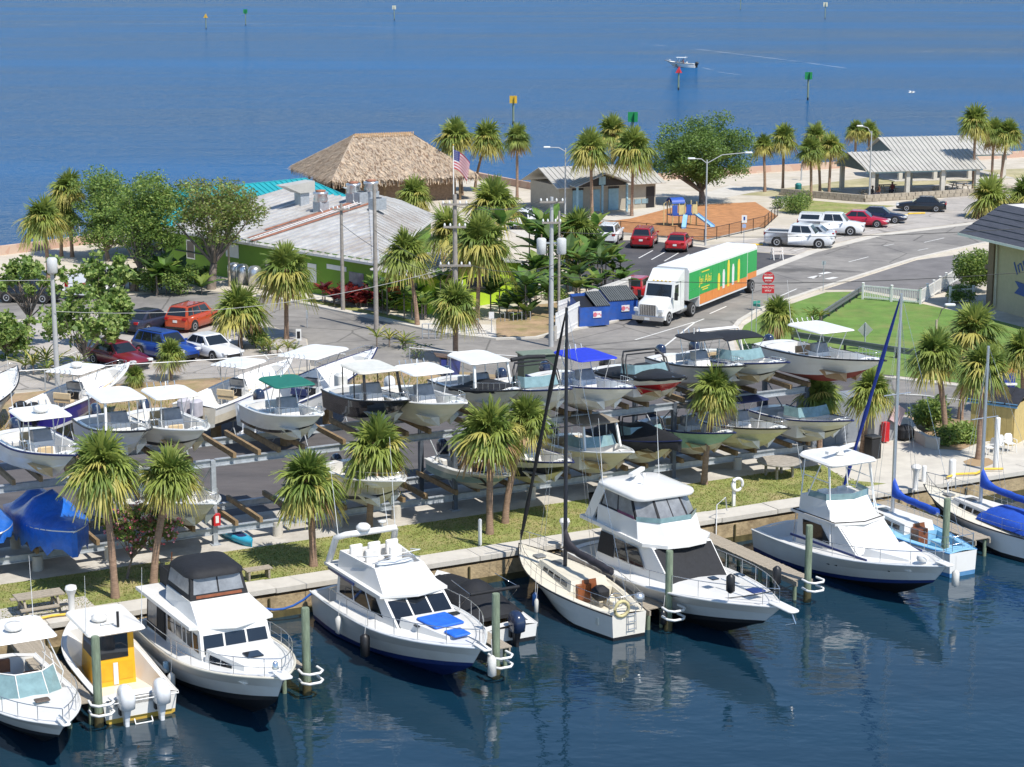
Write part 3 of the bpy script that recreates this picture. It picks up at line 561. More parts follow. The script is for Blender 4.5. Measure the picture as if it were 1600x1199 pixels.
# back row on stands
def back(a,za,bq,zb_,label,L,**k):
    p=G(*a,za); q=G(*bq,zb_); d=q-p; rz=math.atan2(d.y,d.x); loc=Vector((p.x,p.y,k.pop('base',.75)))
    t,h=cc_boat(label=label,loc=loc,rz=rz,L=L,group='boats on stands along the boatyard fence',**k)
    for f,sg in((.25,1),(.25,-1),(.6,1),(.6,-1)):
        b=MB(); x=L*f; y=sg*.75; z0=-loc.z
        b.tube([(x,y,.22),(x,y,z0+.55)],.035,steel,n=5)
        for a_ in range(3): b.tube([(x,y,z0+.6),(x+.35*math.cos(a_*2.09),y+.35*math.sin(a_*2.09),z0+.02)],.025,steel,n=4)
        b.build('jack_stand',t)
    
    for q in(.2,.55): b=MB(); b.box((L*q,0,-loc.z/2+.02),(.4,.4,loc.z),bunk); b.build('keel_block',t)
    return t,h
back((48,640),2.1,(183,572),2.8,'deep blue centre console on stands with cream deck and radar dome',9.2,side=navyh,sidetop=navyh,stripe=gel,bottom=bott,B=2.8,radar=True,mm=cowl_k,motors=2,motorcover=canv,floorm=cush,zs=1.3,zb=2.0,toplen=2.4)
back((303,635),2.1,(452,562),2.8,'bone hulled fishing boat on stands with grey bagged outboards',9.6,side=sand_h,sidetop=gel,stripe=blk,bottom=bott,B=2.8,mm=cowl_n,motors=2,motorcover=mat('grey motor bag',(.45,.43,.46),.8),zs=1.35,zb=2.05,topz=2.2,ant=1,floorm=gelc)
back((405,645),2.2,(613,545),3.1,'large white centre console on stands with long white top and open array radar',11.6,side=gel,sidetop=gel,bottom=bott,B=3.1,zs=1.5,zb=2.4,toplen=3.2,mm=cowl_w,motors=3,seat=navycan,base=1.05,topz=2.7)
back((-60,640),2.0,(27,575),2.6,'white bow of a boat on stands beside the palmetto clump',7.5,side=gel,B=2.5,top='none',seat=cushw)
strip_priv()
# ---- dry rack steelwork ----
rk=thing('boat_rack','two level galvanised steel boat storage rack with concrete piers','boat rack',W(0,7.1))
def rl(u,v,z): return W(u,v,z)-W(0,7.1)
POST=[-33.,-21.9,-10.43,.9,12.5,20.2]
for u in POST:
    for v in(7.1,10.6):
        b=MB(); b.box(rl(u,v,1.85),(.2,.2,3.7),steel if u<0 else darksteel,AU); b.box(rl(u,v,.03),(.4,.4,.04),steel,AU); b.build('post',rk)
    b=MB(); b.tube([rl(u,7.1,.8),rl(u,10.6,3.5)],.035,steel,n=5); b.tube([rl(u,10.6,.8),rl(u,7.1,3.5)],.035,steel,n=5); b.build('cross_brace',rk)
for z in(3.58,.62):
    for v in(7.1,10.6):
        for i in range(len(POST)-1):
            b=MB(); u0,u1=POST[i]+.1,POST[i+1]-.1
            b.beam(rl(u0,v,z),rl(u1,v,z),.03,.26,steel); b.beam(rl(u0,v,z+.14),rl(u1,v,z+.14),.2,.03,steel); b.beam(rl(u0,v,z-.14),rl(u1,v,z-.14),.2,.03,steel); b.build('beam',rk)
bk=MB(); bk.box((0,0,0),(.14,4.1,.22),bunk); bk=bk.build('bunk_board',rk); bk.rotation_euler.z=AU; fb=True
def bunkat(u,v,z,keep=False):
    global fb
    o=bk if fb else bk.copy()
    if not fb: C.objects.link(o)
    fb=False; o.location=rl(u,v,z); return o
for z,us in((3.86,[-18.3,-15,-12,-9.0,-7,-4,-1,2.2,4.7,7.2,10.3,13.4,16.4,19.6]),(.9,[-21,-17.5,-15,-12,-9.0,-6.2,-4,-1.2,1.4,4.1,7.2,10.3,13.4,16.5,19.7])):
    for u in us:
        for s_ in(-.55,.55): bunkat(u+s_,8.85,z)
pr=MB(); pr.lathe((0,0,0),[(.22,0),(.22,.62)],concl,10); pr=pr.build('pier',rk); pr.location=rl(-7.6,7.1,0)
for u in(-18,-15,-4.8,-2,4.8,8.6,16.2):
    o=pr.copy(); C.objects.link(o); o.location=rl(u,7.1,0)
    o=pr.copy(); C.objects.link(o); o.location=rl(u,10.6,0)
# fire extinguisher on the post, kayak
b=MB(); b.box((0,0,.22),(.3,.2,.5),redp); b.box((0,-.103,.25),(.14,.01,.3),whitep); tag(b.build('extinguisher_box',None,W(-10.43,6.86,.95),AU),'red extinguisher box fixed on the rack post beside the bare bunks','extinguisher')
ky=thing('kayak','small turquoise kayak lying under the empty rack bay','kayak',W(-9.4,7.4,.02),AIN+R(8)); kt=mat('turquoise plastic',(.03,.32,.48),.35)
b=MB(); b.loft([[(x,yy*wd,zz) for yy,zz in((-.3,.3),(-.36,.2),(-.25,0),(.25,0),(.36,.2),(.3,.3))] for x,wd in((-1.4,.08),(-1.1,.65),(-.4,1),(.4,1),(1.1,.65),(1.4,.08))],kt,True,True,True); b.build('hull',ky)
b=MB(); b.pad((-.2,0,.29),1.1,.4,.02,navycan,.18,.01); b.build('cockpit',ky)
# ---------------- boats in the water ----------------
def yloc(u,v,draft): return W(u,v,WZ-draft)
def pad_part(name,par,*a,**k): b=MB(); b.pad(*a,**k); return b.build(name,par)
def fender(par,x,y,z,m=fend,r=.14,l=.7,name='fender'):
    b=MB(); b.lathe((x,y,z-l),[(.04,0),(r,.08),(r,l-.1),(.05,l)],m,8); b.tube([(x,y,z),(x,y*.97,z+.6)],.012,whitep,n=4); return b.build(name,par)
def winpost(q,par,cells,v0,v1,m=glass,gap=.03,name='window',off=.015):
    n=len(cells)-1
    for i in range(n): panel(q,cells[i]+gap/2,cells[i+1]-gap/2,v0,v1,m,name,par,off)
def hatch(par,x,y,z,l=.5,wd=.5,m=glass): b=MB(); b.pad((x,y,z),l,wd,.05,m,.06,.015); return b.build('deck_hatch',par)
# --- motor yacht with blue hatch covers ---
t=thing('motor_yacht','white flybridge motor yacht with bright blue hatch covers and navy waterline','yacht',yloc(-7.55,-.9,.75),AOUT)
h=Hull(11.0,4.0,1.95,2.75,rake=1.3,tm=.42,p=2.3,cz=.80,ws=.94,cb=.92,flare=.2); build_hull(h,t,gel,navyp,navyp,rub=.05,rubm=gelg); build_deck(h,t,gel,[(.02,.16,1.35)],gw=.16,camber=.12)
b=MB(); z0=2.0; L=h.L
f=house(b,[(L*.16,-1.55),(L*.66,-1.25),(L*.66,1.25),(L*.16,1.55)],z0,[(L*.16,-1.42),(L*.50,-1.22),(L*.50,1.22),(L*.16,1.42)],z0+1.15,gel); ho=b.build('cabin',t)
winpost(f[0],ho,[.04,.30,.58,.80],.38,.86); winpost(f[2],ho,[.20,.42,.70,.96],.38,.86); winpost(f[1],ho,[.02,.34,.66,.98],.22,.92)
b=MB(); house(b,[(L*.60,-1.15),(L*.86,-.55),(L*.86,.55),(L*.60,1.15)],2.35,[(L*.60,-1.05),(L*.84,-.5),(L*.84,.5),(L*.60,1.05)],2.72,gel); b.build('trunk_cabin',t)
b=MB(); b.loft([[(x,y,z0+1.15+dz) for x,y in[(L*.05,-1.5),(L*.50,-1.38),(L*.535,0),(L*.50,1.38),(L*.05,1.5)]] for dz in(0,.1)],gel,True,True,False); b.build('flybridge_deck',t)
for sg in(1,-1): b=MB(); b.beam((L*.08,sg*1.46,z0+1.10),(L*.30,sg*1.46,z0+1.10),.06,.09,navyp); b.build('stripe',t)
b=MB(); zf=z0+1.25
f=house(b,[(L*.13,-1.3),(L*.49,-1.2),(L*.49,1.2),(L*.13,1.3)],zf,[(L*.13,-1.2),(L*.385,-1.0),(L*.385,1.0),(L*.13,1.2)],zf+.65,gel,cap=False)
b.loft([[(L*.15,-1.1,zf+.65),(L*.375,-.92,zf+.65),(L*.375,.92,zf+.65),(L*.15,1.1,zf+.65)],[(L*.15,-1.1,zf+.05),(L*.375,-.92,zf+.05),(L*.375,.92,zf+.05),(L*.15,1.1,zf+.05)]],gel,False,False,False); b.add([(L*.13,-1.2,zf+.65),(L*.385,-1.0,zf+.65),(L*.385,1.0,zf+.65),(L*.13,1.2,zf+.65),(L*.15,-1.1,zf+.65),(L*.375,-.92,zf+.65),(L*.375,.92,zf+.65),(L*.15,1.1,zf+.65)],[(0,1,5,4),(1,2,6,5),(2,3,7,6),(3,0,4,7)],gel); b.build('flybridge_coaming',t)
b=MB()
for x,y in((.28,.5),(.28,-.5),(.20,.0),(.2,.75),(.2,-.75)): b.pad((L*x,y,zf+.3),.5,.5,.16,cushw,.1); b.pad((L*x-.24,y,zf+.42),.14,.52,.55,cushw,.06); b.tube([(L*x,y,zf),(L*x,y,zf+.3)],.06,ss)
b.build('helm_seat',t); b=MB(); b.pad((L*.345,0,zf+.1),.4,1.5,.62,gelg,.1,.05); b.build('helm_console',t)
b=MB(); b.tube([(L*.36,-1.0,zf+.76),(L*.385,-.4,zf+1.0),(L*.385,.4,zf+1.0),(L*.36,1.0,zf+.76)],.02,ss,n=5); b.tube([(L*.26,-1.12,zf+.76),(L*.36,-1.0,zf+1.05),(L*.385,0,zf+1.1),(L*.36,1.0,zf+1.05),(L*.26,1.12,zf+.76)],.022,wpipe,n=5); b.build('wind_rail',t)
b=MB(); b.tube([(L*.06,-1.35,zf),(L*.11,-1.25,zf+1.1),(L*.15,-1.05,zf+1.3),(L*.15,1.05,zf+1.3),(L*.11,1.25,zf+1.1),(L*.06,1.35,zf)],.13,gel,n=8); ar=b.build('radar_arch',t)
b=MB(); b.lathe((L*.15,-.3,zf+1.40),[(.2,0),(.28,.04),(.28,.16),(.18,.24)],gel,12); b.build('radar_dome',ar); b=MB(); b.lathe((L*.15,.5,zf+1.40),[(.03,0),(.03,.18),(.16,.2),(.16,.26),(.02,.28)],gel,10); b.build('gps_mushroom',ar)
for y,hh in((1.2,3.6),(-1.2,2.9),(.9,1.6)): b=MB(); b.tube([(L*.12,y,zf+1.1),(L*.07,y*1.05,zf+1.1+hh)],[.018,.007],wpipe,n=4); b.build('antenna',ar)
bc=mat('royal blue cover',(.015,.13,.62),.55,var=.2,scale=3,bump=.3,bscale=8)
b=MB(); b.pad((L*.70,.0,2.73),1.35,1.25,.09,bc,.08,.03,rz=.1); b.build('hatch_cover',t); b=MB(); b.pad((L*.835,-.05,2.74),.75,.7,.08,bc,.06,.03,rz=.1); b.build('hatch_cover',t)
hatch(t,L*.655,.78,2.74,.3,.45); hatch(t,L*.69,-.8,2.66,.3,.35)
bowrail(h,t,.5,.99,.62,.08,9); b=MB(); b.pad((L*1.0,0,2.78),.9,.35,.07,gel,.1,.02); b.tube([(L*1.04,0,2.82),(L*.97,0,2.9),(L*.9,0,2.85)],.03,ss); b.build('bow_pulpit',t)
for sg in(1,-1):
    rail(t,[(L*q,sg*(h.half(q)-.1),h.z(q)+.03) for q in(.17,.25,.33,.42,.5)],.6,name='side_rail')
fender(t,L*.30,-2.1,1.95); fender(t,L*.52,-2.1,2.0,blk,.19,.9); fender(t,L*.66,2.0,2.0); fender(t,L*.97,.55,2.3,fend,.16,.8)
b=MB(); b.pad((-.35,0,.85),.8,3.0,.07,gel,.2,.02); b.build('swim_platform',t)
for q in(.73,.77,.81): b=MB(); p=h.P(q,3,-1); b.pad((p[0],p[1]+.0,p[2]+.12),.24,.08,.1,glass,.04,.01); b.build('porthole',t)
panel([h.P(.34,2,-1),h.P(.6,2,-1),h.P(.6,4,-1),h.P(.34,4,-1)],.25,.62,.62,.8,glass,'hull_window',t,.02)
# --- trawler with black bimini ---
t=thing('trawler','white trawler with black canvas aft deck enclosure and black flybridge bimini','trawler',yloc(-14.9,-1.0,.8),AOUT)
h=Hull(10.9,3.9,1.95,3.0,rake=1.1,tm=.42,p=2.5,cz=.82,ws=.92,cb=.9,flare=.2); L=h.L; build_hull(h,t,gel,blackp,blackp,rub=.05,rubm=gelc); build_deck(h,t,gel,[(.02,.10,1.5)],gw=.2,camber=.1)
b=MB(); f=house(b,[(L*.10,-1.5),(L*.62,-1.35),(L*.62,1.35),(L*.10,1.5)],1.95,[(L*.10,-1.42),(L*.57,-1.25),(L*.57,1.25),(L*.10,1.42)],3.4,gel); ca=b.build('cabin',t)
panel(f[0],.0,.36,.12,.98,canv,'canvas_side',ca,.03); panel(f[2],.64,1.,.12,.98,canv,'canvas_side',ca,.03); panel(f[3],.0,1.,.08,.98,canv,'canvas_back',ca,.03); panel(f[0],.03,.2,.3,.85,glassl,'vinyl_window',ca,.045); panel(f[0],.22,.34,.3,.85,canv,'canvas_door',ca,.045)
winpost(f[0],ca,[.38,.53,.66,.74,.86,.97],.46,.86); winpost(f[2],ca,[.05,.2,.35,.48,.62],.46,.86); winpost(f[1],ca,[.03,.34,.66,.97],.46,.88)
b=MB(); f=house(b,[(L*.62,-1.3),(L*.84,-.75),(L*.84,.75),(L*.62,1.3)],2.35,[(L*.62,-1.2),(L*.82,-.65),(L*.82,.65),(L*.62,1.2)],2.92,gel); tr=b.build('trunk_cabin',t); winpost(f[0],tr,[.1,.4,.7],.3,.75); winpost(f[2],tr,[.3,.6,.9],.3,.75)
hatch(t,L*.74,0,2.92,.6,.6); 
b=MB(); b.loft([[(x,y,3.4+dz) for x,y in[(L*.06,-1.75),(L*.55,-1.55),(L*.595,0),(L*.55,1.55),(L*.06,1.75)]] for dz in(0,.12)],gel,True,True,False); b.build('flybridge_deck',t)
b=MB(); f=house(b,[(L*.24,-1.25),(L*.56,-1.25),(L*.56,1.25),(L*.24,1.25)],3.52,[(L*.24,-1.2),(L*.45,-1.1),(L*.45,1.1),(L*.24,1.2)],4.05,gel); fb_=b.build('flybridge_coaming',t)
b=MB(); f=house(b,[(L*.22,-1.15),(L*.445,-1.08),(L*.445,1.08),(L*.22,1.15)],4.05,[(L*.23,-1.0),(L*.42,-.95),(L*.42,.95),(L*.23,1.0)],4.85,canv); en=b.build('flybridge_enclosure',t)
winpost(f[1],en,[.04,.5,.96],.24,.94,glassl); winpost(f[0],en,[.06,.94],.24,.94,glassl); winpost(f[2],en,[.06,.94],.24,.94,glassl); panel(f[1],.1,.9,.06,.18,teak,'wood_trim',en,.02)
b=MB(); b.loft([[(L*.325+x*sc,y*sc,4.8+dz) for x,y in rrect(L*.22,2.15,.5,5)] for dz,sc in((0,1.02),(.1,1),(.24,.85),(.31,.55),(.33,.2))],canv,True,True,True); b.build('bimini_top',t)
b=MB(); b.box((L*.13,-.75,3.75),(1.8,.05,.9),canv,0); b.box((L*.13,1.6,3.75),(1.8,.05,.9),canv,0); b.box((L*.07,.4,3.75),(.05,2.3,.9),canv); b.build('weather_cloth',t)
b=MB(); b.pad((L*.12,.9,4.35),1.1,1.4,.04,mat('solar cell',(.05,.055,.06),.3,var=.1),.03,.01); b.tube([(L*.12,.9,3.5),(L*.12,.9,4.35)],.04,ss); b.build('solar_panel',t)
b=MB(); b.tube([(L*.12,-.6,3.5),(L*.14,-.6,4.9)],[.03,.02],teak,n=5); b.build('flag_staff',t)
bowrail(h,t,.45,.99,.62,.08,10,mid=True); b=MB(); b.pad((L*.99,0,3.05),.8,.45,.08,gel,.1,.02); b.lathe((L*.93,0,3.1),[(.12,0),(.1,.2),(.05,.25)],ss,8); b.build('anchor_windlass',t)
fender(t,L*.48,-2.0,1.7); b=MB(); b.lathe((L*.4,-1.9,1.4),[(.05,0),(.12,.05),(.1,.4)],mat('pale blue towel',(.4,.6,.75),.8),8); b.build('hanging_towel',t)
for sg in(1,-1): rail(t,[(L*q,sg*(h.half(q)-.1),h.z(q)+.03) for q in(.12,.2,.28,.36,.45)],.6,name='side_rail')
b=MB(); b.pad((L*.2,-2.0,1.5),5.,.12,.1,gelc,.03,.02); b.build('rub_strake',t)
# --- enclosed flybridge sport yacht ---
t=thing('sport_yacht','largest white sport yacht with enclosed hardtop flybridge and black windshield cover','yacht',yloc(4.1,-.6,.9),AOUT)
h=Hull(12.7,4.3,2.05,2.95,rake=1.9,tm=.40,p=2.2,cz=.92,ws=.94,cb=.93,flare=.22); L=h.L; build_hull(h,t,gelg,blackp,blackp,rub=.05,rubm=gel,sidetop=gel); build_deck(h,t,gel,[(.03,.17,1.4)],gw=.14,camber=.18)
b=MB(); f=house(b,[(L*.17,-1.75),(L*.61,-1.32),(L*.61,1.32),(L*.17,1.75)],2.05,[(L*.19,-1.55),(L*.47,-1.38),(L*.47,1.38),(L*.19,1.55)],3.6,gel); ca=b.build('cabin',t)
panel(f[1],.02,.98,.12,.97,canv,'windshield_cover',ca,.03)
panel(f[0],.02,.26,.35,.92,canv,'mesh_cover',ca,.07); winpost(f[0],ca,[.27,.48,.72],.40,.88,off=.09); winpost(f[2],ca,[.3,.5,.72,.97],.40,.88,off=.09)
b=MB(); b.loft([[(x,y,3.6+dz) for x,y in[(L*.06,-1.65),(L*.44,-1.6),(L*.50,-.9),(L*.51,0),(L*.50,.9),(L*.44,1.6),(L*.06,1.65)]] for dz in(0,.14)],gel,True,True,False); b.build('flybridge_deck',t)
b=MB(); f=house(b,[(L*.15,-1.5),(L*.40,-1.5),(L*.495,-.8),(L*.495,.8),(L*.40,1.5),(L*.15,1.5)],3.74,[(L*.15,-1.45),(L*.38,-1.4),(L*.43,-.7),(L*.43,.7),(L*.38,1.4),(L*.15,1.45)],4.45,gel); b.build('flybridge_coaming',t)
b=MB(); f=house(b,[(L*.16,-1.42),(L*.375,-1.38),(L*.425,-.68),(L*.425,.68),(L*.375,1.38),(L*.16,1.42)],4.45,[(L*.18,-1.3),(L*.33,-1.25),(L*.37,-.6),(L*.37,.6),(L*.33,1.25),(L*.18,1.3)],5.25,canv); en=b.build('flybridge_enclosure',t)
for i in(0,1,2,3,4): winpost(f[i],en,[.03,.5,.97] if i in(0,4,2) else [.04,.96],.10,.95,glassl,.04)
panel(f[0],.5,.95,.0,.14,mat('plum trim',(.13,.03,.09),.5),'purple_strip',en,.022); b=MB(); b.loft([[(x,y,z) for x,y in[(L*.38,-1.42),(L*.435,-.72),(L*.435,.72),(L*.38,1.42)]] for z in(4.42,4.62)],aqua,closed=False,smooth=False); b.build('wind_deflector',t)
b=MB(); b.loft([[(L*.255+x*sc,y*sc,5.2+dz) for x,y in rrect(L*.27,2.95,.55,5)] for dz,sc in((0,.97),(.1,1),(.2,.97),(.26,.8),(.29,.4))],gel,True,True,True); ht=b.build('hardtop',t)
for sg in(1,-1): b=MB(); b.beam((L*.10,sg*1.5,3.7),(L*.17,sg*1.35,5.28),.14,.45,gel); b.build('hardtop_arch',t); b=MB(); b.box((L*.12,0,4.2),(1.3,2.6,.9),canv); b.build('aft_curtain',t)
b=MB(); b.lathe((L*.20,0,5.46),[(.22,0),(.16,.18),(.12,.22)],gel,10); b.box((L*.20,0,5.76),(.18,1.25,.14),gel,R(35)); b.build('open_array_radar',ht)
b=MB(); b.tube([(L*.28,-.3,5.46),(L*.28,-.3,5.85)],.02,wpipe); b.lathe((L*.28,-.3,5.85),[(.07,0),(.07,.1),(.02,.14)],gel,8); b.build('nav_light',ht)
for y in(-1.35,1.35): b=MB(); b.tube([(L*.17,y,4.9),(L*.14,y*1.03,8.0)],[.022,.008],wpipe,n=4); b.build('antenna',ht)
hatch(t,L*.70,-.45,3.05,.4,.34); hatch(t,L*.70,.75,3.0,.4,.34); hatch(t,L*.87,0,3.12,.55,.6,navyp)
for y0,y1 in((-.25,-.15),(.55,.35)): b=MB(); b.beam((L*.72,y0,3.1),(L*.86,y1,3.12),.05,.05,gelg); b.build('deck_track',t)
bowrail(h,t,.38,.995,.66,.08,12); b=MB(); b.pad((L*1.01,0,2.98),1.5,.5,.09,gel,.2,.03); b.tube([(L*1.05,0,2.95),(L*1.07,0,2.6),(L*1.04,.16,2.45),(L*1.07,0,2.6),(L*1.04,-.16,2.45)],.03,ss,n=5); b.build('anchor_pulpit',t)
for y in(-1.0,1.0): b=MB(); q=.86; b.lathe((L*q,y*1.05,3.15),[(.05,0),(.17,.1),(.17,.65),(.05,.75)],blk,9); b.build('rail_fender',t)
for q in(.36,.62): fender(t,L*q,-h.half(q)-.12,1.75,navycan if q<.5 else cowl_k,.16,.6)
b=MB(); b.pad((-.45,0,1.0),1.0,3.6,.08,gel,.25,.02); b.build('swim_platform',t); b=MB(); b.pad((.6,.6,2.15),.7,1.2,.55,gel,.1,.05); b.build('dock_box',t)
# --- convertible with pipe tower ---
t=thing('sportfisher','white sportfishing boat with pipe legged hardtop and white windshield covers','yacht',yloc(13.0,-1.3,.8),AOUT)
h=Hull(10.7,3.9,1.75,2.75,rake=1.3,tm=.42,p=2.3,cz=.80,ws=.93,cb=.92,flare=.22); L=h.L; build_hull(h,t,gel,blackp,navyp,rub=.045,rubm=gelg); build_deck(h,t,gel,[(.02,.25,1.25)],gw=.2,camber=.14)
b=MB(); f=house(b,[(L*.26,-1.5),(L*.66,-1.2),(L*.66,1.2),(L*.26,1.5)],1.85,[(L*.26,-1.4),(L*.49,-1.2),(L*.49,1.2),(L*.26,1.4)],3.15,gel); ca=b.build('cabin',t)
panel(f[0],.12,.60,.36,.86,glass,'window',ca,.02,chop=.06); panel(f[2],.40,.88,.36,.86,glass,'window',ca,.02); panel(f[1],.03,.97,.1,.95,mat('white canvas',(.74,.73,.70),.8,var=.05,bump=.2,bscale=5),'windshield_cover',ca,.04)
b=MB(); b.beam((L*.24,-1.62,2.2),(L*.70,-1.42,2.32),.05,.09,navyp); b.beam((L*.24,1.62,2.2),(L*.70,1.42,2.32),.05,.09,navyp); b.build('stripe',t)
b=MB(); house(b,[(L*.64,-1.15),(L*.86,-.6),(L*.86,.6),(L*.64,1.15)],2.2,[(L*.64,-1.0),(L*.84,-.5),(L*.84,.5),(L*.64,1.0)],2.62,gel); b.build('trunk_cabin',t)
b=MB(); b.loft([[(x,y,3.15+dz) for x,y in[(L*.22,-1.5),(L*.485,-1.3),(L*.52,0),(L*.485,1.3),(L*.22,1.5)]] for dz in(0,.1)],gel,True,True,False); b.build('flybridge_deck',t)
b=MB(); b.loft([[(x,y,3.2) for x,y in[(L*.23,-1.46),(L*.48,-1.27),(L*.515,0),(L*.48,1.27),(L*.23,1.46)]],[(x,y,3.3) for x,y in[(L*.23,-1.46),(L*.48,-1.27),(L*.515,0),(L*.48,1.27),(L*.23,1.46)]]],blk,smooth=False); b.build('trim_band',t)
b=MB(); f=house(b,[(L*.26,-1.35),(L*.45,-1.2),(L*.505,0),(L*.45,1.2),(L*.26,1.35)],3.25,[(L*.26,-1.28),(L*.40,-1.1),(L*.435,0),(L*.40,1.1),(L*.26,1.28)],4.0,gel); b.build('flybridge_coaming',t)
b=MB(); b.loft([[(x,y,z) for x,y in[(L*.30,-1.26),(L*.40,-1.1),(L*.435,0),(L*.40,1.1),(L*.30,1.26)]] for z in(4.0,4.28)],aqua,closed=False,smooth=False); b.build('wind_deflector',t)
b=MB(); b.loft([[(L*.33+x*sc,y*sc,5.5+dz+.08*(1-(y/1.4)**2)) for x,y in rrect(2.7,2.5,.5,5)] for dz,sc in((0,.96),(.06,1),(.13,.95))],gel,True,True,False); ht=b.build('hardtop',t)
b=MB()
for sg in(1,-1):
    b.tube([(L*.255,sg*1.3,3.3),(L*.25,sg*1.05,5.5)],.03,wpipe); b.tube([(L*.44,sg*1.15,3.35),(L*.40,sg*1.05,5.5)],.03,wpipe); b.tube([(L*.30,sg*1.28,4.0),(L*.36,sg*1.08,5.5)],.025,wpipe); b.tube([(L*.47,sg*1.4,2.3),(L*.43,sg*1.15,4.0),(L*.41,sg*1.05,5.5)],.025,wpipe); b.tube([(L*.25,sg*1.12,4.8),(L*.42,sg*1.1,4.8)],.02,wpipe)
b.build('tower_frame',t); b=MB(); b.pad((L*.36,0,5.3),.5,1.5,.2,gelg,.08,.03); b.build('electronics_box',ht)
b=MB(); b.lathe((L*.33,.1,5.7),[(.2,0),(.14,.16)],gel,10); b.box((L*.33,.1,5.94),(.17,2.0,.12),gel,R(20)); b.build('open_array_radar',ht); b=MB(); b.tube([(L*.25,1.15,5.5),(L*.22,1.2,6.6)],[.02,.008],wpipe,n=4); b.tube([(L*.25,-1.15,4.6),(L*.21,-1.2,6.1)],[.02,.008],wpipe,n=4); b.build('antenna',ht)
b=MB()
for y in(-.5,.5): b.pad((L*.32,y,3.6),.5,.5,.15,cushw,.1); b.pad((L*.30,y,3.7),.12,.5,.5,cushw,.05); b.tube([(L*.32,y,3.25),(L*.32,y,3.6)],.06,ss)
b.build('helm_seat',t); b=MB(); b.box((L*.235,0,2.7),(.06,2.2,1.1),canv); b.build('aft_curtain',t)
b=MB(); b.tube([(L*.23,-1.4,1.8),(L*.245,-1.4,3.2)],.02,ss); b.tube([(L*.2,.4,1.3),(L*.245,.4,3.2)],.025,ss); b.build('ladder',t)
bowrail(h,t,.48,.99,.55,.08,9); b=MB(); b.pad((L*.985,0,2.8),.8,.4,.07,gel,.1,.02); b.lathe((L*.9,-.35,2.75),[(.22,0),(.25,.1),(.2,.2)],gel,10); b.build('anchor_windlass',t)
b=MB(); b.pad((1.0,1.2,1.3),.8,.8,.6,gel,.1,.04); b.build('bait_well',t); fender(t,L*.97,.75,2.4,fend,.15,.7)
for q in(.5,.54,.78): b=MB(); p=h.P(q,3,-1); b.pad((p[0],p[1],p[2]),.2,.06,.08,blk,.03,.01); b.build('porthole',t)
# --- express cruiser at the picture edge ---
t=thing('express_cruiser','white express cruiser with hardtop radar and pale aqua windshield beside plank pier','yacht',yloc(-22.0,-2.0,.55),AOUT)
h=Hull(9.0,3.1,1.45,2.15,rake=1.4,tm=.42,p=2.4,cz=.6,ws=.93,flare=.18); L=h.L; build_hull(h,t,gel,blackp,blackp,rubm=gel); build_deck(h,t,gel,[(.04,.50,.85)],gw=.2,camber=.16)
b=MB(); z=1.72; q0=[(L*.36,-1.32),(L*.52,-1.1),(L*.60,-.5),(L*.60,.5),(L*.52,1.1),(L*.36,1.32)]; q1=[(L*.34,-1.2),(L*.46,-1.0),(L*.52,-.45),(L*.52,.45),(L*.46,1.0),(L*.34,1.2)]
b.loft([[(x,y,z+.05) for x,y in q0],[(x,y,z+.75) for x,y in q1]],aqua,closed=False,smooth=False); ws_=b.build('windshield',t)
b=MB(); b.tube([(x,y,z+.76) for x,y in q1],.03,gel,n=5)
for a_,c_ in zip(q0,q1): b.tube([(*a_,z+.02),(*c_,z+.76)],.022,gel,n=4)
b.build('windshield_frame',ws_)
ttop(t,L*.17,L*.46,2.5,.85,3.35,gel,legw=2.2,legx=(L*.2,L*.44),name='hardtop',radar=True,ant=2)
b=MB()
for x,y in((.32,.6),(.32,-.5),(.14,0)): b.pad((L*x,y,1.1),.5,.55,.2,cush if x>.2 else cushw,.1); b.pad((L*x-.26,y,1.2),.12,.55,.6,mat('brown vinyl',(.2,.09,.05),.5),.05); b.tube([(L*x,y,.85),(L*x,y,1.1)],.06,ss)
b.build('helm_seat',t); hatch(t,L*.70,.0,2.06,.34,.5,mat('brown hatch',(.10,.075,.06),.3)); bowrail(h,t,.52,.985,.5,.08,9); b=MB(); b.pad((L*.985,0,2.2),.8,.3,.07,gel,.1,.02); b.tube([(L*.93,0,2.25),(L*1.02,0,2.3)],.04,ss); b.build('bow_pulpit',t)
for q in(.6,.66): b=MB(); p=h.P(q,3,-1); b.pad((p[0],p[1],p[2]+.1),.3,.08,.14,glass,.05,.01); b.build('porthole',t)
# --- yellow cabin workboat, stern out ---
t=thing('pilothouse_boat','white boat with a bright yellow pilothouse and twin white outboards','boat',yloc(-18.5,-7.7,.45),AIN)
h=Hull(7.6,2.75,1.25,1.9,rake=1.0,cz=.5,ws=.95,p=2.5); L=h.L; build_hull(h,t,gel,mat('ochre bottom',(.55,.36,.06),.5),gel); build_deck(h,t,gel,[(.07,.84,.75)],gw=.18,camber=.06,floorm=gelc)
oy=mat('yellow orange gelcoat',(.80,.42,.02),.3,var=.06)
b=MB(); f=house(b,[(L*.36,-.72),(L*.62,-.68),(L*.62,.68),(L*.36,.72)],.75,[(L*.37,-.70),(L*.58,-.62),(L*.58,.62),(L*.37,.70)],2.75,oy); ca=b.build('pilothouse',t)
panel(f[3],.10,.84,.50,.96,glass,'rear_window',ca,.02); panel(f[3],.44,.56,.02,.42,gelg,'door_post',ca,.03); panel(f[0],.1,.9,.5,.95,glass,'side_window',ca,.02); panel(f[2],.1,.9,.5,.95,glass,'side_window',ca,.02); panel(f[1],.08,.92,.5,.95,glass,'windshield',ca,.02)
for y0,y1 in((.06,.42),(.58,.94)): panel(f[3],y0,y1,.1,.42,mat('deep yellow panel',(.70,.36,.015),.4),'locker_door',ca,.018)
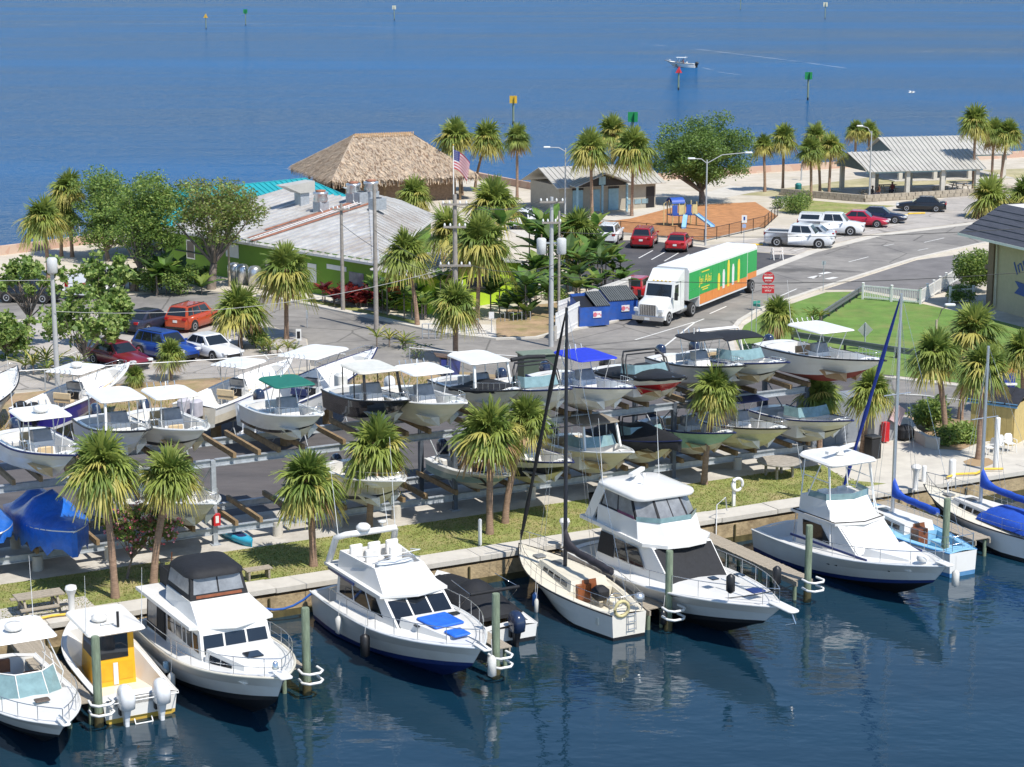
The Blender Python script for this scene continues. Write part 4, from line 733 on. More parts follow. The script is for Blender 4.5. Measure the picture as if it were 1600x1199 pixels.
b=MB(); b.loft([[(L*.50+x*sc,y*sc,2.75+dz+.05*(1-(y/1.2)**2)) for x,y in rrect(L*.40,2.1,.2,4)] for dz,sc in((0,.97),(.05,1),(.11,.97))],gel,True,True,False); ht=b.build('hardtop',t)
b=MB(); b.lathe((L*.48,.25,2.9),[(.2,0),(.28,.05),(.28,.17),(.18,.23)],gel,12); b.build('radar_dome',ht); b=MB(); b.tube([(L*.36,-.15,2.9),(L*.36,-.15,3.45)],.05,blk); b.build('search_light',ht); b=MB(); b.pad((L*.42,.1,2.9),.1,.5,.05,gelg,.02,.01); b.build('roof_vent',ht)
for y in(1.0,-1.0): b=MB(); b.tube([(L*.36,y,2.85),(L*.33,y*1.02,5.0)],[.016,.006],wpipe,n=4); b.build('antenna',ht)
b=MB()
for sg in(1,-1): b.loft([[(h.x(q,1),sg*(h.half(q)-.19),h.z(q)-.05),(h.x(q,1),sg*(h.half(q)-.215),.85)][::sg] for q in ts(.12,.6,6)],oy,smooth=False,closed=False)
b.build('yellow_liner',t)
for y in(-.62,.62): outboard(t,-.38,y,1.05,cowl_w,1.25)
b=MB(); b.tube([(-.25,-.3,.6),(-.5,-.3,.3),(-.5,.3,.3),(-.25,.3,.6)],.025,wpipe); b.tube([(-.38,-.3,.45),(-.38,.3,.45)],.025,wpipe); b.build('swim_ladder',t)
b=MB(); b.pad((.25,0,1.0),.5,1.9,.3,gel,.06,.03); b.build('splash_well',t); b=MB(); b.tube([(-.1,-1.3,1.3),(-.5,-1.2,1.35),(-.5,1.2,1.35),(-.1,1.3,1.3)],.022,wpipe); b.build('stern_rail',t)
# --- covered runabout in the water ---
t=thing('covered_runabout','small white runabout afloat with black cockpit cover and steel grey outboard','boat',yloc(-3.75,-7.0,.4),AIN)
h=Hull(6.4,2.4,1.05,1.5,cz=.45,p=2.4); build_hull(h,t,gel,blackp,gel); build_deck(h,t,gel,[(.06,.88,.6)],gw=.2,floorm=cush); build_cover(h,t,canv,.2,.92,.35,.08,bumps=((.48,.12,.55),)); outboard(t,-.34,0,.98,cowl_n,1.2)
b=MB(); b.box((.65,0,.72),(.9,1.5,.06),mat('tan swim mat',(.5,.4,.27),.8)); b.build('stern_mat',t)
b=MB()
for sg in(1,-1): b.tube([(2.6,sg*1.15,1.1),(1.4,sg*1.05,2.1),(3.2,sg*.95,2.15)],.02,ss,n=4)
b.tube([(1.4,-1.05,2.1),(1.4,1.05,2.1)],.07,canv,n=6); b.build('bimini_frame',t)
# --- sailboats ---
gelw=mat('gelcoat ivory',(.74,.70,.62),.25,var=.04,scale=2)
def sailboat(label,loc,L,B,mast,boomlen,hullm,deckm,cabm,sailm,jibm,stripe,mastm,lean=0,bt_=None,furl=True):
    t=thing('sailboat',label,'sailboat',loc,AIN)
    h=Hull(L,B,1.75,2.2,rake=1.3,tm=.5,p=1.9,ws=.52,cz=.72,cb=.9,flare=.05,kr=.4,sh=2.2); build_hull(h,t,hullm,bt_ or blackp,stripe,rubm=stripe,rub=.03)
    build_deck(h,t,deckm,[(.07,.34,1.2)],gw=.32,camber=.06)
    b=MB(); f=house(b,[(L*.34,-B*.30),(L*.72,-B*.2),(L*.72,B*.2),(L*.34,B*.30)],1.8,[(L*.35,-B*.27),(L*.70,-B*.16),(L*.70,B*.16),(L*.35,B*.27)],2.28,cabm); ca=b.build('cabin_trunk',t)
    winpost(f[0],ca,[.1,.3,.5,.68,.84],.3,.72,teak if hullm is gelw else glass); winpost(f[2],ca,[.16,.32,.5,.7,.9],.3,.72); panel(f[3],.3,.7,.05,.95,teak,'companionway',ca,.03)
    hatch(t,L*.62,0,2.28,.5,.5,glassl); hatch(t,L*.8,0,2.12,.45,.45,glassl)
    mx=L*.56; b=MB(); b.tube([(mx,0,2.2),(mx-lean*.5,0,2.2+mast*.5),(mx-lean,0,2.2+mast)],[.085,.08,.06],mastm,n=8); b.build('mast',t)
    b=MB(); b.tube([(mx-.1,0,3.1),(mx-boomlen,0,2.95)],.07,mastm,n=6); b.build('boom',t)
    b=MB(); r=[]
    for i in range(11):
        f_=i/10; x=mx-.05-f_*(boomlen-.1); hh=.20+.62*max(0,1-f_/.16)**1.2; z=3.1-.1*f_; wv=.04*math.sin(i*2.3)
        r.append([(x,(.13+.02*math.sin(i*1.7))*math.cos(a)+wv,z+(.12 if math.sin(a)<0 else hh)*math.sin(a)) for a in[k*math.pi/4 for k in range(8)]])
    b.loft(r,sailm,True,True,True); b.build('furled_mainsail',t)
    top=(mx-lean,0,2.2+mast)
    if furl:
        b=MB(); n=12; a=Vector((L-.1,0,2.3)); c=Vector(top); b.tube([a.lerp(c,k/n) for k in range(n+1)],[.03]+[.085+.02*math.sin(k*2.) for k in range(n-2)]+[.05,.02],jibm,n=6); b.build('furled_jib',t)
    b=MB()
    for sg in(1,-1):
        for dx in(-.35,.05): b.tube([(mx+dx,sg*h.half(.56)*.95,h.z(.5)),(mx-lean*.9,0,2.2+mast*.93)],.008,ss,n=3)
    b.tube([(.05,0,1.9),top],.008,ss,n=3); b.tube([(mx-lean*.6,-B*.26,2.2+mast*.55),(mx-lean*.6,B*.26,2.2+mast*.55)],.03,mastm,n=4); b.build('rigging',t)
    for sg in(1,-1): rail(t,[h.sheer(q,sg,.03,.08) for q in(.03,.14,.25,.38,.5,.62,.74,.86)],.6,r=.012,name='lifeline',mid=True,every=1)
    rail(t,[h.sheer(.03,1,.03,.08),(.05,B*.2,1.8),(.05,-B*.2,1.8),h.sheer(.03,-1,.03,.08)],.65,r=.018,name='stern_pulpit',every=1,mid=True); bowrail(h,t,.86,.985,.6,.08,3,r=.018)
    b=MB()
    for sg in(1,-1): b.pad((L*.2,sg*B*.25,1.2),L*.24,B*.16,.32,deckm,.05,.02)
    b.build('cockpit_bench',t); b=MB(); b.tube([(L*.12+.02*0,math.cos(a)*.36,1.9+math.sin(a)*.36) for a in[k*.524 for k in range(13)]],.02,ss,n=5); b.lathe((L*.12,0,1.2),[(.1,0),(.08,.7)],gel,8); b.build('wheel',t)
    return t,h
t,h=sailboat('cream hulled sailboat with tall black mast and black furled jib tied bow in',yloc(.45,-8.6,.75),8.8,2.9,10.6,3.6,gelw,gelc,gelc,mat('dark sailcover',(.03,.028,.035),.8,var=.3,scale=4),canv,blk,mat('black mast',(.02,.022,.03),.35))
b=MB(); b.box((3.2,.3,1.75),(.7,.6,.75),teak); b.build('companionway_box',t); b=MB(); b.pad((2.5,-.2,1.55),.7,.7,.55,canv,.3,.15); b.build('covered_winch_table',t); fender(t,4.6,1.55,1.5,mat('blue fender',(.01,.06,.2),.4),.13,.6); fender(t,4.4,1.6,1.3,fend,.1,.6)
b=MB(); b.lathe((.1,-.5,2.1),[(.1,0),(.22,.1),(.2,.3),(.1,.36)],alu,10); b.build('stern_grill',t); b=MB(); b.tube([(-.02,.35+math.cos(a)*.3,2.0+math.sin(a)*.3) for a in[k*.524 for k in range(13)]],.07,mat('straw horseshoe buoy',(.55,.48,.25),.7),n=6); b.build('horseshoe_buoy',t)
b=MB(); 
for y in(-.25,.1): b.tube([(-.05,y,2.0),(-.1,y,1.1)],.018,ss)
for z in(1.15,1.45,1.75): b.tube([(-.08,-.25,z),(-.08,.1,z)],.018,ss)
b.build('stern_ladder',t)
dkb=mat('light blue deck',(.25,.50,.68),.45,var=.12,scale=3)
t,h=sailboat('white sailboat with light blue decks and a bright blue sail cover beside the sportfisher',yloc(16.9,-8.5,.7),8.4,2.8,9.8,3.0,gel,dkb,gel,canvb,mat('navy furled jib',(.012,.035,.25),.7),mat('blue boot',(.05,.2,.45),.4),alu,lean=0,bt_=mat('sky bottom',(.10,.25,.45),.5))
b=MB(); b.box((2.6,.2,1.8),(.5,.5,.7),teak); b.build('companionway_box',t)
t,h=sailboat('white sailboat with blue cockpit tent and blue sail cover beside the yellow hoses',yloc(21.4,-9.3,.7),8.8,2.9,7.2,3.8,gel,gelc,gel,canvb,canvb,blk,alu,lean=0,furl=False)
b=MB(); r=[[(x,1.05*math.cos(a),1.9+hh*math.sin(a)) for a in[k*math.pi/8 for k in range(9)]] for x,hh in((1.0,.35),(1.6,.6),(2.6,.65),(3.6,.6),(4.0,.4))]; b.loft(r,canvb,True,True,True,closed=False); b.build('cockpit_tent',t)
# --- finger piers and pilings ---
plk=None
def pier(u,v0,v1,wd,label):
    global plk
    t=thing('finger_pier',label,'pier',W(u,v0,-.25),AOUT,'plank finger piers'); L=v0-v1
    b=MB()
    for sg in(1,-1): b.box((L/2,sg*(wd/2-.08),-.12),(L,.07,.2),wood)
    for x in ts(.4,L-.25,3):
        for sg in(1,-1): b.tube([(x,sg*(wd/2-.15),-.1),(x,sg*(wd/2-.15),-2.2)],.09,pile,n=6)
    b.build('stringer',t)
    n=int(L/.155)
    for i in range(n):
        if plk is None:
            q=MB(); q.box((0,0,0),(.14,1.0,.04),wood); o=q.build('plank',t); plk=o
        else:
            o=plk.copy(); C.objects.link(o); o.parent=t
        o.location=(.08+i*.155,random.uniform(-.012,.012),random.uniform(-.004,.004)); o.scale=(1,wd,1); o.rotation_euler.z=random.uniform(-.012,.012)
    return t
pier(-20.5,-.1,-7.6,1.05,'plank finger pier between the express cruiser and the yellow pilothouse boat')
pier(-12.95,-.1,-8.0,.95,'plank finger pier beside the trawler hull')
pier(-5.35,-.1,-9.4,.6,'plank finger pier between the blue covered yacht and the small runabout')
pier(1.95,-.1,-8.3,.9,'plank finger pier between the black masted sailboat and the largest yacht')
pier(9.1,-.1,-8.0,.9,'plank finger pier between the largest yacht and the sportfisher')
pier(19.3,-.1,-7.0,.95,'plank finger pier between the two sailboats with blue sail covers')
b=MB(); b.lathe((0,0,0),[(.15,-2.4),(.15,1.0),(.145,2.05),(.13,2.1)],pile,10); pl=thing('mooring_piling','weathered green piling with white hoop fenders at the end of a finger pier','piling',(0,0,0),0,'mooring pilings'); b.build('post',pl)
for z in(-.1,-.45):
    b=MB(); b.tube([(.1,-.35,z),(.55,-.38,z),(.75,-.2,z),(.75,.2,z),(.55,.38,z),(.1,.35,z)],.05,wpipe,n=6); b.build('hoop_fender',pl)
b=MB(); b.lathe((0,0,0),[(.165,-1.3),(.165,-.6)],algae,10); b.build('tide_stain',pl)
PL=[((155,1135),'tall green piling at the end of the pier beside the yellow pilothouse boat'),((480,1085),'tall green piling beyond the trawler bow at the pier end'),((775,1060),'tall green piling beside the small runabout outboard'),((1044,985),'tall green piling at the pier end by the cream sailboat stern'),((1261,940),'tall green piling at the pier end beside the largest yacht bow'),((1475,893),'tall green piling beside the light blue deck sailboat')]
for i,(q,lb) in enumerate(PL):
    p=G(*q,WZ); p.z=0
    if i==0: pl.location=p; pl.rotation_euler.z=AOUT; pl['label']=lb
    else: dup(pl,p,AOUT,lb,'mooring pilings')
# mooring lines
def line(a,c,sag,m,r=.02,n=8,name='mooring_line',label='',cat='rope',group=None):
    a=Vector(a);c=Vector(c); b=MB(); b.tube([a.lerp(c,k/n)-Vector((0,0,sag*4*(k/n)*(1-k/n))) for k in range(n+1)],r,m,n=5); return tag(b.build(name),label,cat,group)
line(W(-9.4,-1.1,.1),W(-12.2,.15,.25),.75,mat('blue rope',(.03,.12,.42),.8),.05,label='thick blue mooring line sagging along the seawall to the blue covered yacht')
line(W(4.5,-13.5,1.8),W(2.2,-8.4,.3),.3,blk,.02,label='thin black mooring line from the largest yacht bow to a piling')
# ---------------- vehicles ----------------
tyre=mat('tyre rubber',(.018,.018,.019),.85); rim=mat('alloy rim',(.45,.45,.46),.35,.6,var=.05); carglass=mat('car glass',(.015,.02,.026),.06,var=.1,spec=.7); lampr=mat('tail lamp',(.35,.01,.01),.25); lampw=mat('head lamp',(.65,.66,.66),.15); chrome=mat('chrome',(.6,.6,.6),.15,.9,var=.03); plate=mat('number plate',(.7,.7,.68),.5)
def carpaint(n,c): return mat('car paint '+n,c,.28,var=.04,coat=.6,scale=1)
WH=None
def wheel(par,x,y,r,wd=.22):
    sg=1 if y>0 else -1
    b=MB(); rings=[[(x+rr*math.cos(a),y+sg*dy,r+rr*math.sin(a)) for a in[k*math.pi/9 for k in range(18)]] for rr,dy in((r*.62,-wd/2),(r*.92,-wd/2),(r,-wd*.3),(r,wd*.3),(r*.93,wd/2),(r*.66,wd/2))]
    b.loft(rings,tyre,True,True,True); o=b.build('wheel',par)
    b=MB(); rings=[[(x+rr*math.cos(a),y+sg*dy,r+rr*math.sin(a)) for a in[k*math.pi/9 for k in range(18)]] for rr,dy in((r*.66,wd/2+.004),(r*.6,wd/2+.012),(r*.22,wd/2-.02),(r*.12,wd/2+.01))]
    b.loft(rings,rim,False,True,False)
    b.build('rim',o); return o
def car(label,loc,rz,kind='sedan',col=(.5,.02,.03),cn='red',name='parked_car',group=None,cat='car',topper=False):
    P=carpaint(cn,col)
    K=dict(sedan=dict(L=4.75,W=1.84,belt=.92,roof=1.44,hood=.80,trunk=.98,gb=(.55,3.25),gt=(1.25,2.55),r=.33,wx=(.95,3.75)),
           suv=dict(L=4.65,W=1.88,belt=1.06,roof=1.70,hood=1.0,trunk=1.06,gb=(.10,3.35),gt=(.45,2.75),r=.37,wx=(.92,3.65)),
           hatch=dict(L=4.4,W=1.8,belt=.95,roof=1.5,hood=.85,trunk=.98,gb=(.15,3.05),gt=(.65,2.4),r=.33,wx=(.85,3.45)),
           pickup=dict(L=5.85,W=2.0,belt=1.22,roof=1.93,hood=1.15,trunk=1.22,gb=(2.05,4.45),gt=(2.25,3.9),r=.41,wx=(1.15,4.75)))[kind]
    L,Wd,belt,roof=K['L'],K['W'],K['belt'],K['roof']; hw=Wd/2; g0,g1=K['gb']
    t=thing(name,label,cat,loc,rz,group)
    b=MB(); st=[(0.0,.36,belt*.86,.80),(.06,.28,K['trunk']-.08,.90),(.22,.24,K['trunk'],.97),(g0+.1,.22,belt,1.),(L*.35,.20,belt,1.),(g1-.25,.20,belt,1.),(g1+.05,.22,belt-.02,.99),(L-.75,.23,K['hood'],.97),(L-.28,.25,K['hood']-.09,.91),(L-.06,.30,K['hood']-.2,.80),(L,.38,K['hood']-.3,.70)]
    rings=[]
    for x,zl,zt,f in st:
        w_=hw*f; rings.append([(x,-w_*.86,zl),(x,-w_,zl+.14),(x,-w_,(zl+zt)*.5),(x,-w_*.975,zt-.12),(x,-w_*.88,zt-.015),(x,0,zt+.025),(x,w_*.88,zt-.015),(x,w_*.975,zt-.12),(x,w_,(zl+zt)*.5),(x,w_,zl+.14),(x,w_*.86,zl)])
    b.loft(rings,P,True,True,True); body=b.build('body',t)
    b=MB(); t0,t1=K['gt']; wb,wt=hw*.90,hw*.70
    f=house(b,[(g0,-wb),(g1,-wb*.97),(g1,wb*.97),(g0,wb)],belt-.04,[(t0,-wt),(t1,-wt),(t1,wt),(t0,wt)],roof-.05,P); 
    b.loft([[((t0+t1)/2+x*sc,y*sc,roof-.05+dz) for x,y in rrect(t1-t0+.06,wt*2+.06,.2,3)] for dz,sc in((0,1.0),(.03,.97),(.055,.8))],P,True,True,True); cb=b.build('cabin',t)
    panel(f[1],.05,.95,.08,.95,carglass,'windshield',cb,.012); panel(f[3],.06,.94,.15,.93,carglass,'rear_window',cb,.012)
    for s_,q in((0,f[0]),(1,f[2])):
        a=[.10,.50,.90] if kind!='suv' else [.06,.27,.58,.92]
        if kind=='hatch': a=[.12,.52,.92]
        if s_: a=[1-x for x in a][::-1]
        for i in range(len(a)-1): panel(q,a[i]+.012,a[i+1]-.012,.16,.92,carglass,'side_window',cb,.012)
    for x in K['wx']:
        for sg in(1,-1):
            b=MB(); r=K['r']; b.loft([[(x+(r+.07)*math.cos(a),sg*(hw-.02+dy),r+(r+.07)*math.sin(a)) for a in[k*math.pi/9 for k in range(18)]] for dy in(-.2,.026)],blk,True,True,False); b.build('wheel_arch',body); wheel(t,x,sg*(hw-.09),r)
    for sg in(1,-1):
        b=MB(); b.pad((L-.13,sg*hw*.66,K['hood']-.27),.34,.34,.15,lampw,.08,.03); b.build('headlight',t)
        b=MB(); b.pad((.07,sg*hw*.72,belt*.78),.2,.30,.17 if kind!='pickup' else .35,lampr,.05,.02); b.build('tail_light',t)
        b=MB(); b.pad((g1-.35,sg*(hw+.1),belt),.12,.2,.14,P,.04,.02); b.build('wing_mirror',t)
    b=MB(); b.box((L-.01,0,.42),(.05,hw*1.2,.2),blk); b.build('grille',t); b=MB(); b.box((.0,0,belt*.72),(.05,.32,.16),plate); b.build('number_plate',t); b=MB(); b.box((.02,0,.33),(.08,hw*1.5,.14),blk); b.build('bumper',t)
    for sg in(1,-1):
        for x in(g0+(g1-g0)*.36,g0+(g1-g0)*.72): b=MB(); b.box((x,sg*(hw+.004),belt-.2),(.16,.02,.03),P); b.build('door_handle',t)
    if kind=='pickup':
        if topper:
            b=MB(); f=house(b,[(.05,-hw*.92),(2.1,-hw*.92),(2.1,hw*.92),(.05,hw*.92)],belt-.02,[(.2,-hw*.75),(2.2,-hw*.75),(2.2,hw*.75),(.2,hw*.75)],roof-.08,P); tp=b.build('topper',t); panel(f[0],.1,.9,.25,.85,carglass,'topper_window',tp,.012); panel(f[2],.1,.9,.25,.85,carglass,'topper_window',tp,.012)
        else:
            b=MB(); b.pad((1.08,0,belt+.0),1.8,Wd*.80,.045,blk,.05,.01); b.build('bed_liner',t)
            b=MB(); 
            for sg in(1,-1): b.box((1.05,sg*hw*.9,belt+.05),(2.0,.12,.1),P)
            b.box((.1,0,belt+.05),(.1,Wd*.8,.1),P); b.build('bed_rail',t)
    if kind=='suv':
        for sg in(1,-1): b=MB(); b.tube([(t0+.1,sg*wt*.9,roof+.03),(t1-.1,sg*wt*.9,roof+.03)],.02,blk,n=4); b.build('roof_rail',t)
    return t
def px_car(rear,front,**k):
    a=G(*rear); c=G(*front); d=c-a; return car(loc=(a.x,a.y,.02),rz=math.atan2(d.y,d.x),**k)
def dcar(px,deg,**k):
    a=G(*px); return car(loc=(a.x,a.y,.02),rz=R(deg),**k)
GL='cars in the boatyard side parking lot'; GR='cars in the waterfront parking lots'
dcar((274,521),66,kind='suv',col=(.42,.06,.018),cn='copper',label='copper red suv parked beside the dark sedan',group=GL)
dcar((200,524),60,kind='sedan',col=(.025,.028,.05),cn='midnight',label='dark midnight sedan parked beside the copper red suv',group=GL)
dcar((152,563),-44,kind='sedan',col=(.16,.012,.022),cn='maroon',label='maroon sedan nosed up to the chain link fence',group=GL)
dcar((222,553),-40,kind='suv',col=(.012,.05,.26),cn='blue',label='blue suv nosed up to the chain link fence',group=GL)
dcar((296,550),-46,kind='sedan',col=(.72,.73,.74),cn='white',label='white sedan parked beside the blue suv',group=GL)
dcar((0,470),-10,kind='suv',col=(.012,.013,.016),cn='black',label='black suv under the sea grape trees in the lot',group=GL)
dcar((118,470),70,kind='pickup',col=(.70,.71,.72),cn='white',label='white van like truck seen through the sea grape leaves',group=GL,topper=True)
dcar((1001,390),78,kind='suv',col=(.33,.012,.02),cn='ruby',label='ruby red suv backed toward the truck beside the playground',group=GR)
dcar((1054,396),76,kind='sedan',col=(.40,.012,.018),cn='cherry',label='cherry red sedan parked nose in by the playground fence',group=GR)
dcar((946,384),78,kind='suv',col=(.70,.71,.72),cn='white',label='white suv half hidden by palm leaves beside the ruby suv',group=GR)
dcar((812,360),80,kind='suv',col=(.70,.71,.72),cn='white',label='white suv parked before the restroom building behind the restaurant plants',group=GR)
dcar((985,470),70,kind='hatch',col=(.38,.01,.015),cn='red',label='red car hidden behind the beer truck cab',group=GR)
dcar((1196,383),-18,kind='pickup',col=(.66,.67,.68),cn='silver white',label='silver white crew cab pickup with open black bed',group=GR)
dcar((1304,379),162,kind='sedan',col=(.42,.45,.48),cn='silver',label='silver sedan between the two pickups',group=GR)
dcar((1247,364),-16,kind='pickup',col=(.74,.74,.73),cn='white',label='white pickup with a camper shell over its bed',topper=True,group=GR)
dcar((1308,352),-18,kind='sedan',col=(.40,.012,.035),cn='crimson',label='crimson sedan parked beside the navy car',group=GR)
dcar((1336,346),-16,kind='sedan',col=(.010,.014,.035),cn='navy',label='very dark navy car nosed out beside the crimson sedan',group=GR)
dcar((1478,331),168,kind='sedan',col=(.010,.010,.011),cn='black',label='black sedan parked alone before the pavilion wall',group=GR)
# beer truck
a=G(1012,511); c=G(1148,457); d=c-a; RZ=math.atan2(-d.y,-d.x)
t=thing('delivery_truck','white day cab truck pulling a green and orange lettered beverage trailer','truck',(a.x,a.y,.02),RZ)
wt_=carpaint('truck white',(.76,.76,.74)); X=0.
b=MB(); b.loft([[(x,y,z) for y,z in((-w_,z0),(-w_,z1-.1),(-w_*.85,z1),(w_*.85,z1),(w_,z1-.1),(w_,z0))] for x,w_,z0,z1 in((-.02,.72,.75,1.45),(-.25,.85,.72,1.62),(-1.1,.92,.72,1.78),(-1.5,1.0,.72,1.85))],wt_,True,True,True); b.build('hood',t)
b=MB(); f=house(b,[(-3.0,-1.1),(-1.45,-1.1),(-1.45,1.1),(-3.0,1.1)],.75,[(-3.0,-1.02),(-2.0,-1.0),(-2.0,1.0),(-3.0,1.02)],2.75,wt_); cb=b.build('cab',t)
panel(f[1],.06,.94,.52,.93,carglass,'windshield',cb,.015); panel(f[0],.25,.78,.5,.9,carglass,'door_window',cb,.015); panel(f[2],.22,.75,.5,.9,carglass,'door_window',cb,.015)
b=MB(); house(b,[(-3.6,-1.1),(-2.3,-1.05),(-2.3,1.05),(-3.6,1.1)],2.74,[(-3.6,-1.1),(-3.1,-1.05),(-3.1,1.05),(-3.6,1.1)],3.45,wt_); b.build('roof_fairing',t)
b=MB(); b.box((-3.35,0,1.75),(.6,2.15,2.0),wt_); b.build('cab_extender',t)
b=MB(); b.box((.0,0,1.12),(.06,1.15,.75),chrome); 
for k in range(9): b.box((.04,-.5+k*.125,1.12),(.03,.03,.7),blk)
b.build('grille',t)
b=MB(); b.pad((.03,0,.42),.25,2.3,.34,chrome,.1,.04); b.build('bumper',t); b=MB(); b.box((.17,0,.55),(.02,.34,.16),plate); b.build('number_plate',t)
for sg in(1,-1):
    b=MB(); b.pad((-.14,sg*.88,.98),.3,.38,.26,lampw,.08,.04); b.build('headlight',t)
    b=MB(); b.loft([[(-.95+.62*math.cos(k*math.pi/8)*s_,sg*y,.5+.62*math.sin(k*math.pi/8)*s_) for k in range(9)]+[(-1.57,sg*y,.45),(-.33,sg*y,.45)] for y,s_ in((.85,1),(1.12,1),(1.14,.9))],wt_,True,True,False); b.build('fender',t)
    wheel(t,-.95,sg*1.0,.5,.3); wheel(t,-4.9,sg*.98,.5,.5); wheel(t,-16.0,sg*1.05,.5,.5)
    b=MB(); b.box((-1.6,sg*1.35,1.9),(.12,.22,.5),blk); b.tube([(-1.6,sg*1.0,1.75),(-1.6,sg*1.3,1.75)],.02,chrome); b.build('wing_mirror',t)
    b=MB(); b.tube([(-3.2,sg*.8,.7),(-4.2,sg*.8,.7)],.28,alu,n=10); b.build('fuel_tank',t)
    b=MB(); b.tube([(-3.75,sg*.95,.9),(-3.75,sg*.95,3.3)],.07,chrome,n=8); b.build('exhaust_stack',t)
b=MB()
for k in range(5): b.box((-2.25,-.6+k*.3,2.79),(.1,.12,.06),yel)
stuff(b.build('marker_lights',t))
b=MB(); b.box((-8.,0,.75),(10,.9,.25),blk); b.build('chassis',t)
tg=mat('trailer green',(.012,.34,.075),.35,var=.06); to=mat('trailer orange',(.72,.24,.05),.35,var=.06); tw=mat('trailer white',(.74,.74,.72),.4,var=.05)
TX0,TX1=-4.0,-16.9
b=MB(); b.loft([[(x,y,z) for y,z in((-1.25,z0),(-1.25,3.3),(-1.12,3.5),(1.12,3.5),(1.25,3.3),(1.25,z0))] for x,z0 in((TX0,1.25),(-5.9,1.25),(-5.91,.55),(-15.0,.55),(-15.01,1.1),(TX1,1.1))],tw,True,True,False); tr=b.build('trailer_box',t)
for sg in(1,-1):
    for i in range(8):
        x0=-6.0-i*1.12; x1=x0-1.08; y=sg*1.252
        for (z0,z1,m_) in((1.38,3.15,tg),(.68,1.38,to)):
            q=MB(); q.box(((x0+x1)/2,y+sg*.006,(z0+z1)/2),(1.08,.03,z1-z0-.02),m_); q.build('bay_door',tr)
    for z0,z1,m_ in((1.9,3.15,tg),(1.3,1.9,tg)):
        q=MB(); q.box((-4.98,y+sg*.006,(z0+z1)/2),(1.9,.03,z1-z0-.02),m_); q.build('front_panel',tr)
    q=MB(); q.box((-15.95,y+sg*.006,2.35),(1.8,.03,1.55),tg); q.build('rear_panel',tr); q=MB(); q.box((-15.95,y+sg*.006,1.35),(1.8,.03,.45),to); q.build('rear_panel',tr)
    yl=mat('lettering yellow',(.80,.62,.06),.5); rr_=(R(90),0,0) if sg<0 else (R(90),0,R(180))
    text('Jai Alai',.82,yl,tr,(-6.9,y+sg*.03,2.35),rr_); 
    for zz_,w__ in((1.82,1.5),(1.66,1.0),(2.92,1.4)): q=MB(); q.box((-6.9,y+sg*.028,zz_),(w__,.012,.07),yl); q.build('printed_line',tr)
    for k,(x,hh) in enumerate(((-9.4,1.2),(-10.3,1.35),(-11.2,1.9),(-12.1,1.5),(-13.2,1.7))):
        q=MB(); m_=yl if k in(0,2,4) else tw; q.loft([[(x+sx,y+sg*.03,z) for sx,z in((-.2,1.2),(.2,1.2),(.22,1.2+hh*.8),(.1,1.2+hh),(-.1,1.2+hh),(-.22,1.2+hh*.8))],[(x+sx,y+sg*.04,z) for sx,z in((-.2,1.2),(.2,1.2),(.22,1.2+hh*.8),(.1,1.2+hh),(-.1,1.2+hh),(-.22,1.2+hh*.8))]],m_,True,True,False); q.build('printed_can',tr)
for k in range(11):
    b=MB(); b.box((-4.6-k*1.18,0,3.51),(.04,2.2,.02),tw); b.build('roof_rib',tr)
# ---------------- buildings ----------------
metal_g=mat('weathered metal roof',(.53,.525,.51),.45,.25,var=.12,scale=1.0,stain=(.36,.31,.27),stain_s=.3,stain_a=.7); metal_t=mat('teal metal roof',(.03,.36,.40),.4,.15,var=.08); metal_b=mat('beige metal roof',(.52,.50,.45),.5,.2,var=.08,stain=(.33,.31,.28),stain_s=.4,stain_a=.5)
limeg=mat('lime green siding',(.15,.29,.022),.7,var=.1,scale=2,stain=(.12,.22,.03),stain_s=.5,stain_a=.5); lime_sunlit=mat('sunlit lime siding',(.40,.58,.03),.7,var=.06); rustm=mat('rust streak',(.30,.13,.08),.9,var=.4,scale=2)  # wing siding is the lime green with sunlight put into its colour
def slope(par,e0,e1,r0,r1,m,n,rib=.06,name='roof_panel',th=.05):
    """one roof plane as parallel standing-seam panels: eave e0->e1, ridge r0->r1 (points)."""
    e0,e1,r0,r1=[Vector(p) for p in(e0,e1,r0,r1)]; ax=(e1-e0); Le=ax.length; ax/=Le; sL=(r0-e0).dot(ax); sR=(r1-e0).dot(ax)
    up=(r0-e0)-ax*sL; nn=ax.cross(up).normalized(); nn=nn if nn.z>0 else -nn
    def top(s):
        k=1.
        if sL>1e-3 and s<sL: k=min(k,max(0,s/sL))
        if sR<Le-1e-3 and s>sR: k=min(k,max(0,(Le-s)/(Le-sR)))
        return k
    def lo(s):
        k=0.
        if sL<-1e-3 and s<0: k=s/sL
        if sR>Le+1e-3 and s>Le: k=(s-Le)/(sR-Le)
        return k
    s0=min(0,sL); s1=max(Le,sR); ds=(s1-s0)/n
    for i in range(n):
        a=s0+i*ds; c=a+ds; P=[e0+ax*a+up*lo(a),e0+ax*c+up*lo(c),e0+ax*c+up*top(c),e0+ax*a+up*top(a)]
        if abs(top(a)-lo(a))+abs(top(c)-lo(c))<1e-4: continue
        mids=[s for s in(sL,sR) if a+1e-3<s<c-1e-3]
        b=MB(); poly=[P[0],P[1],P[2]]+[e0+ax*s+up*top(s) for s in mids[::-1]]+[P[3]]
        k=len(poly); b.loft([[p-nn*th for p in poly],[p for p in poly]],m,True,True,False)
        if (P[3]-P[0]).length>.3: b.beam(P[0]+nn*rib/2,P[3]+nn*rib/2,.05,rib*1.6,m)
        b.build(name,par)
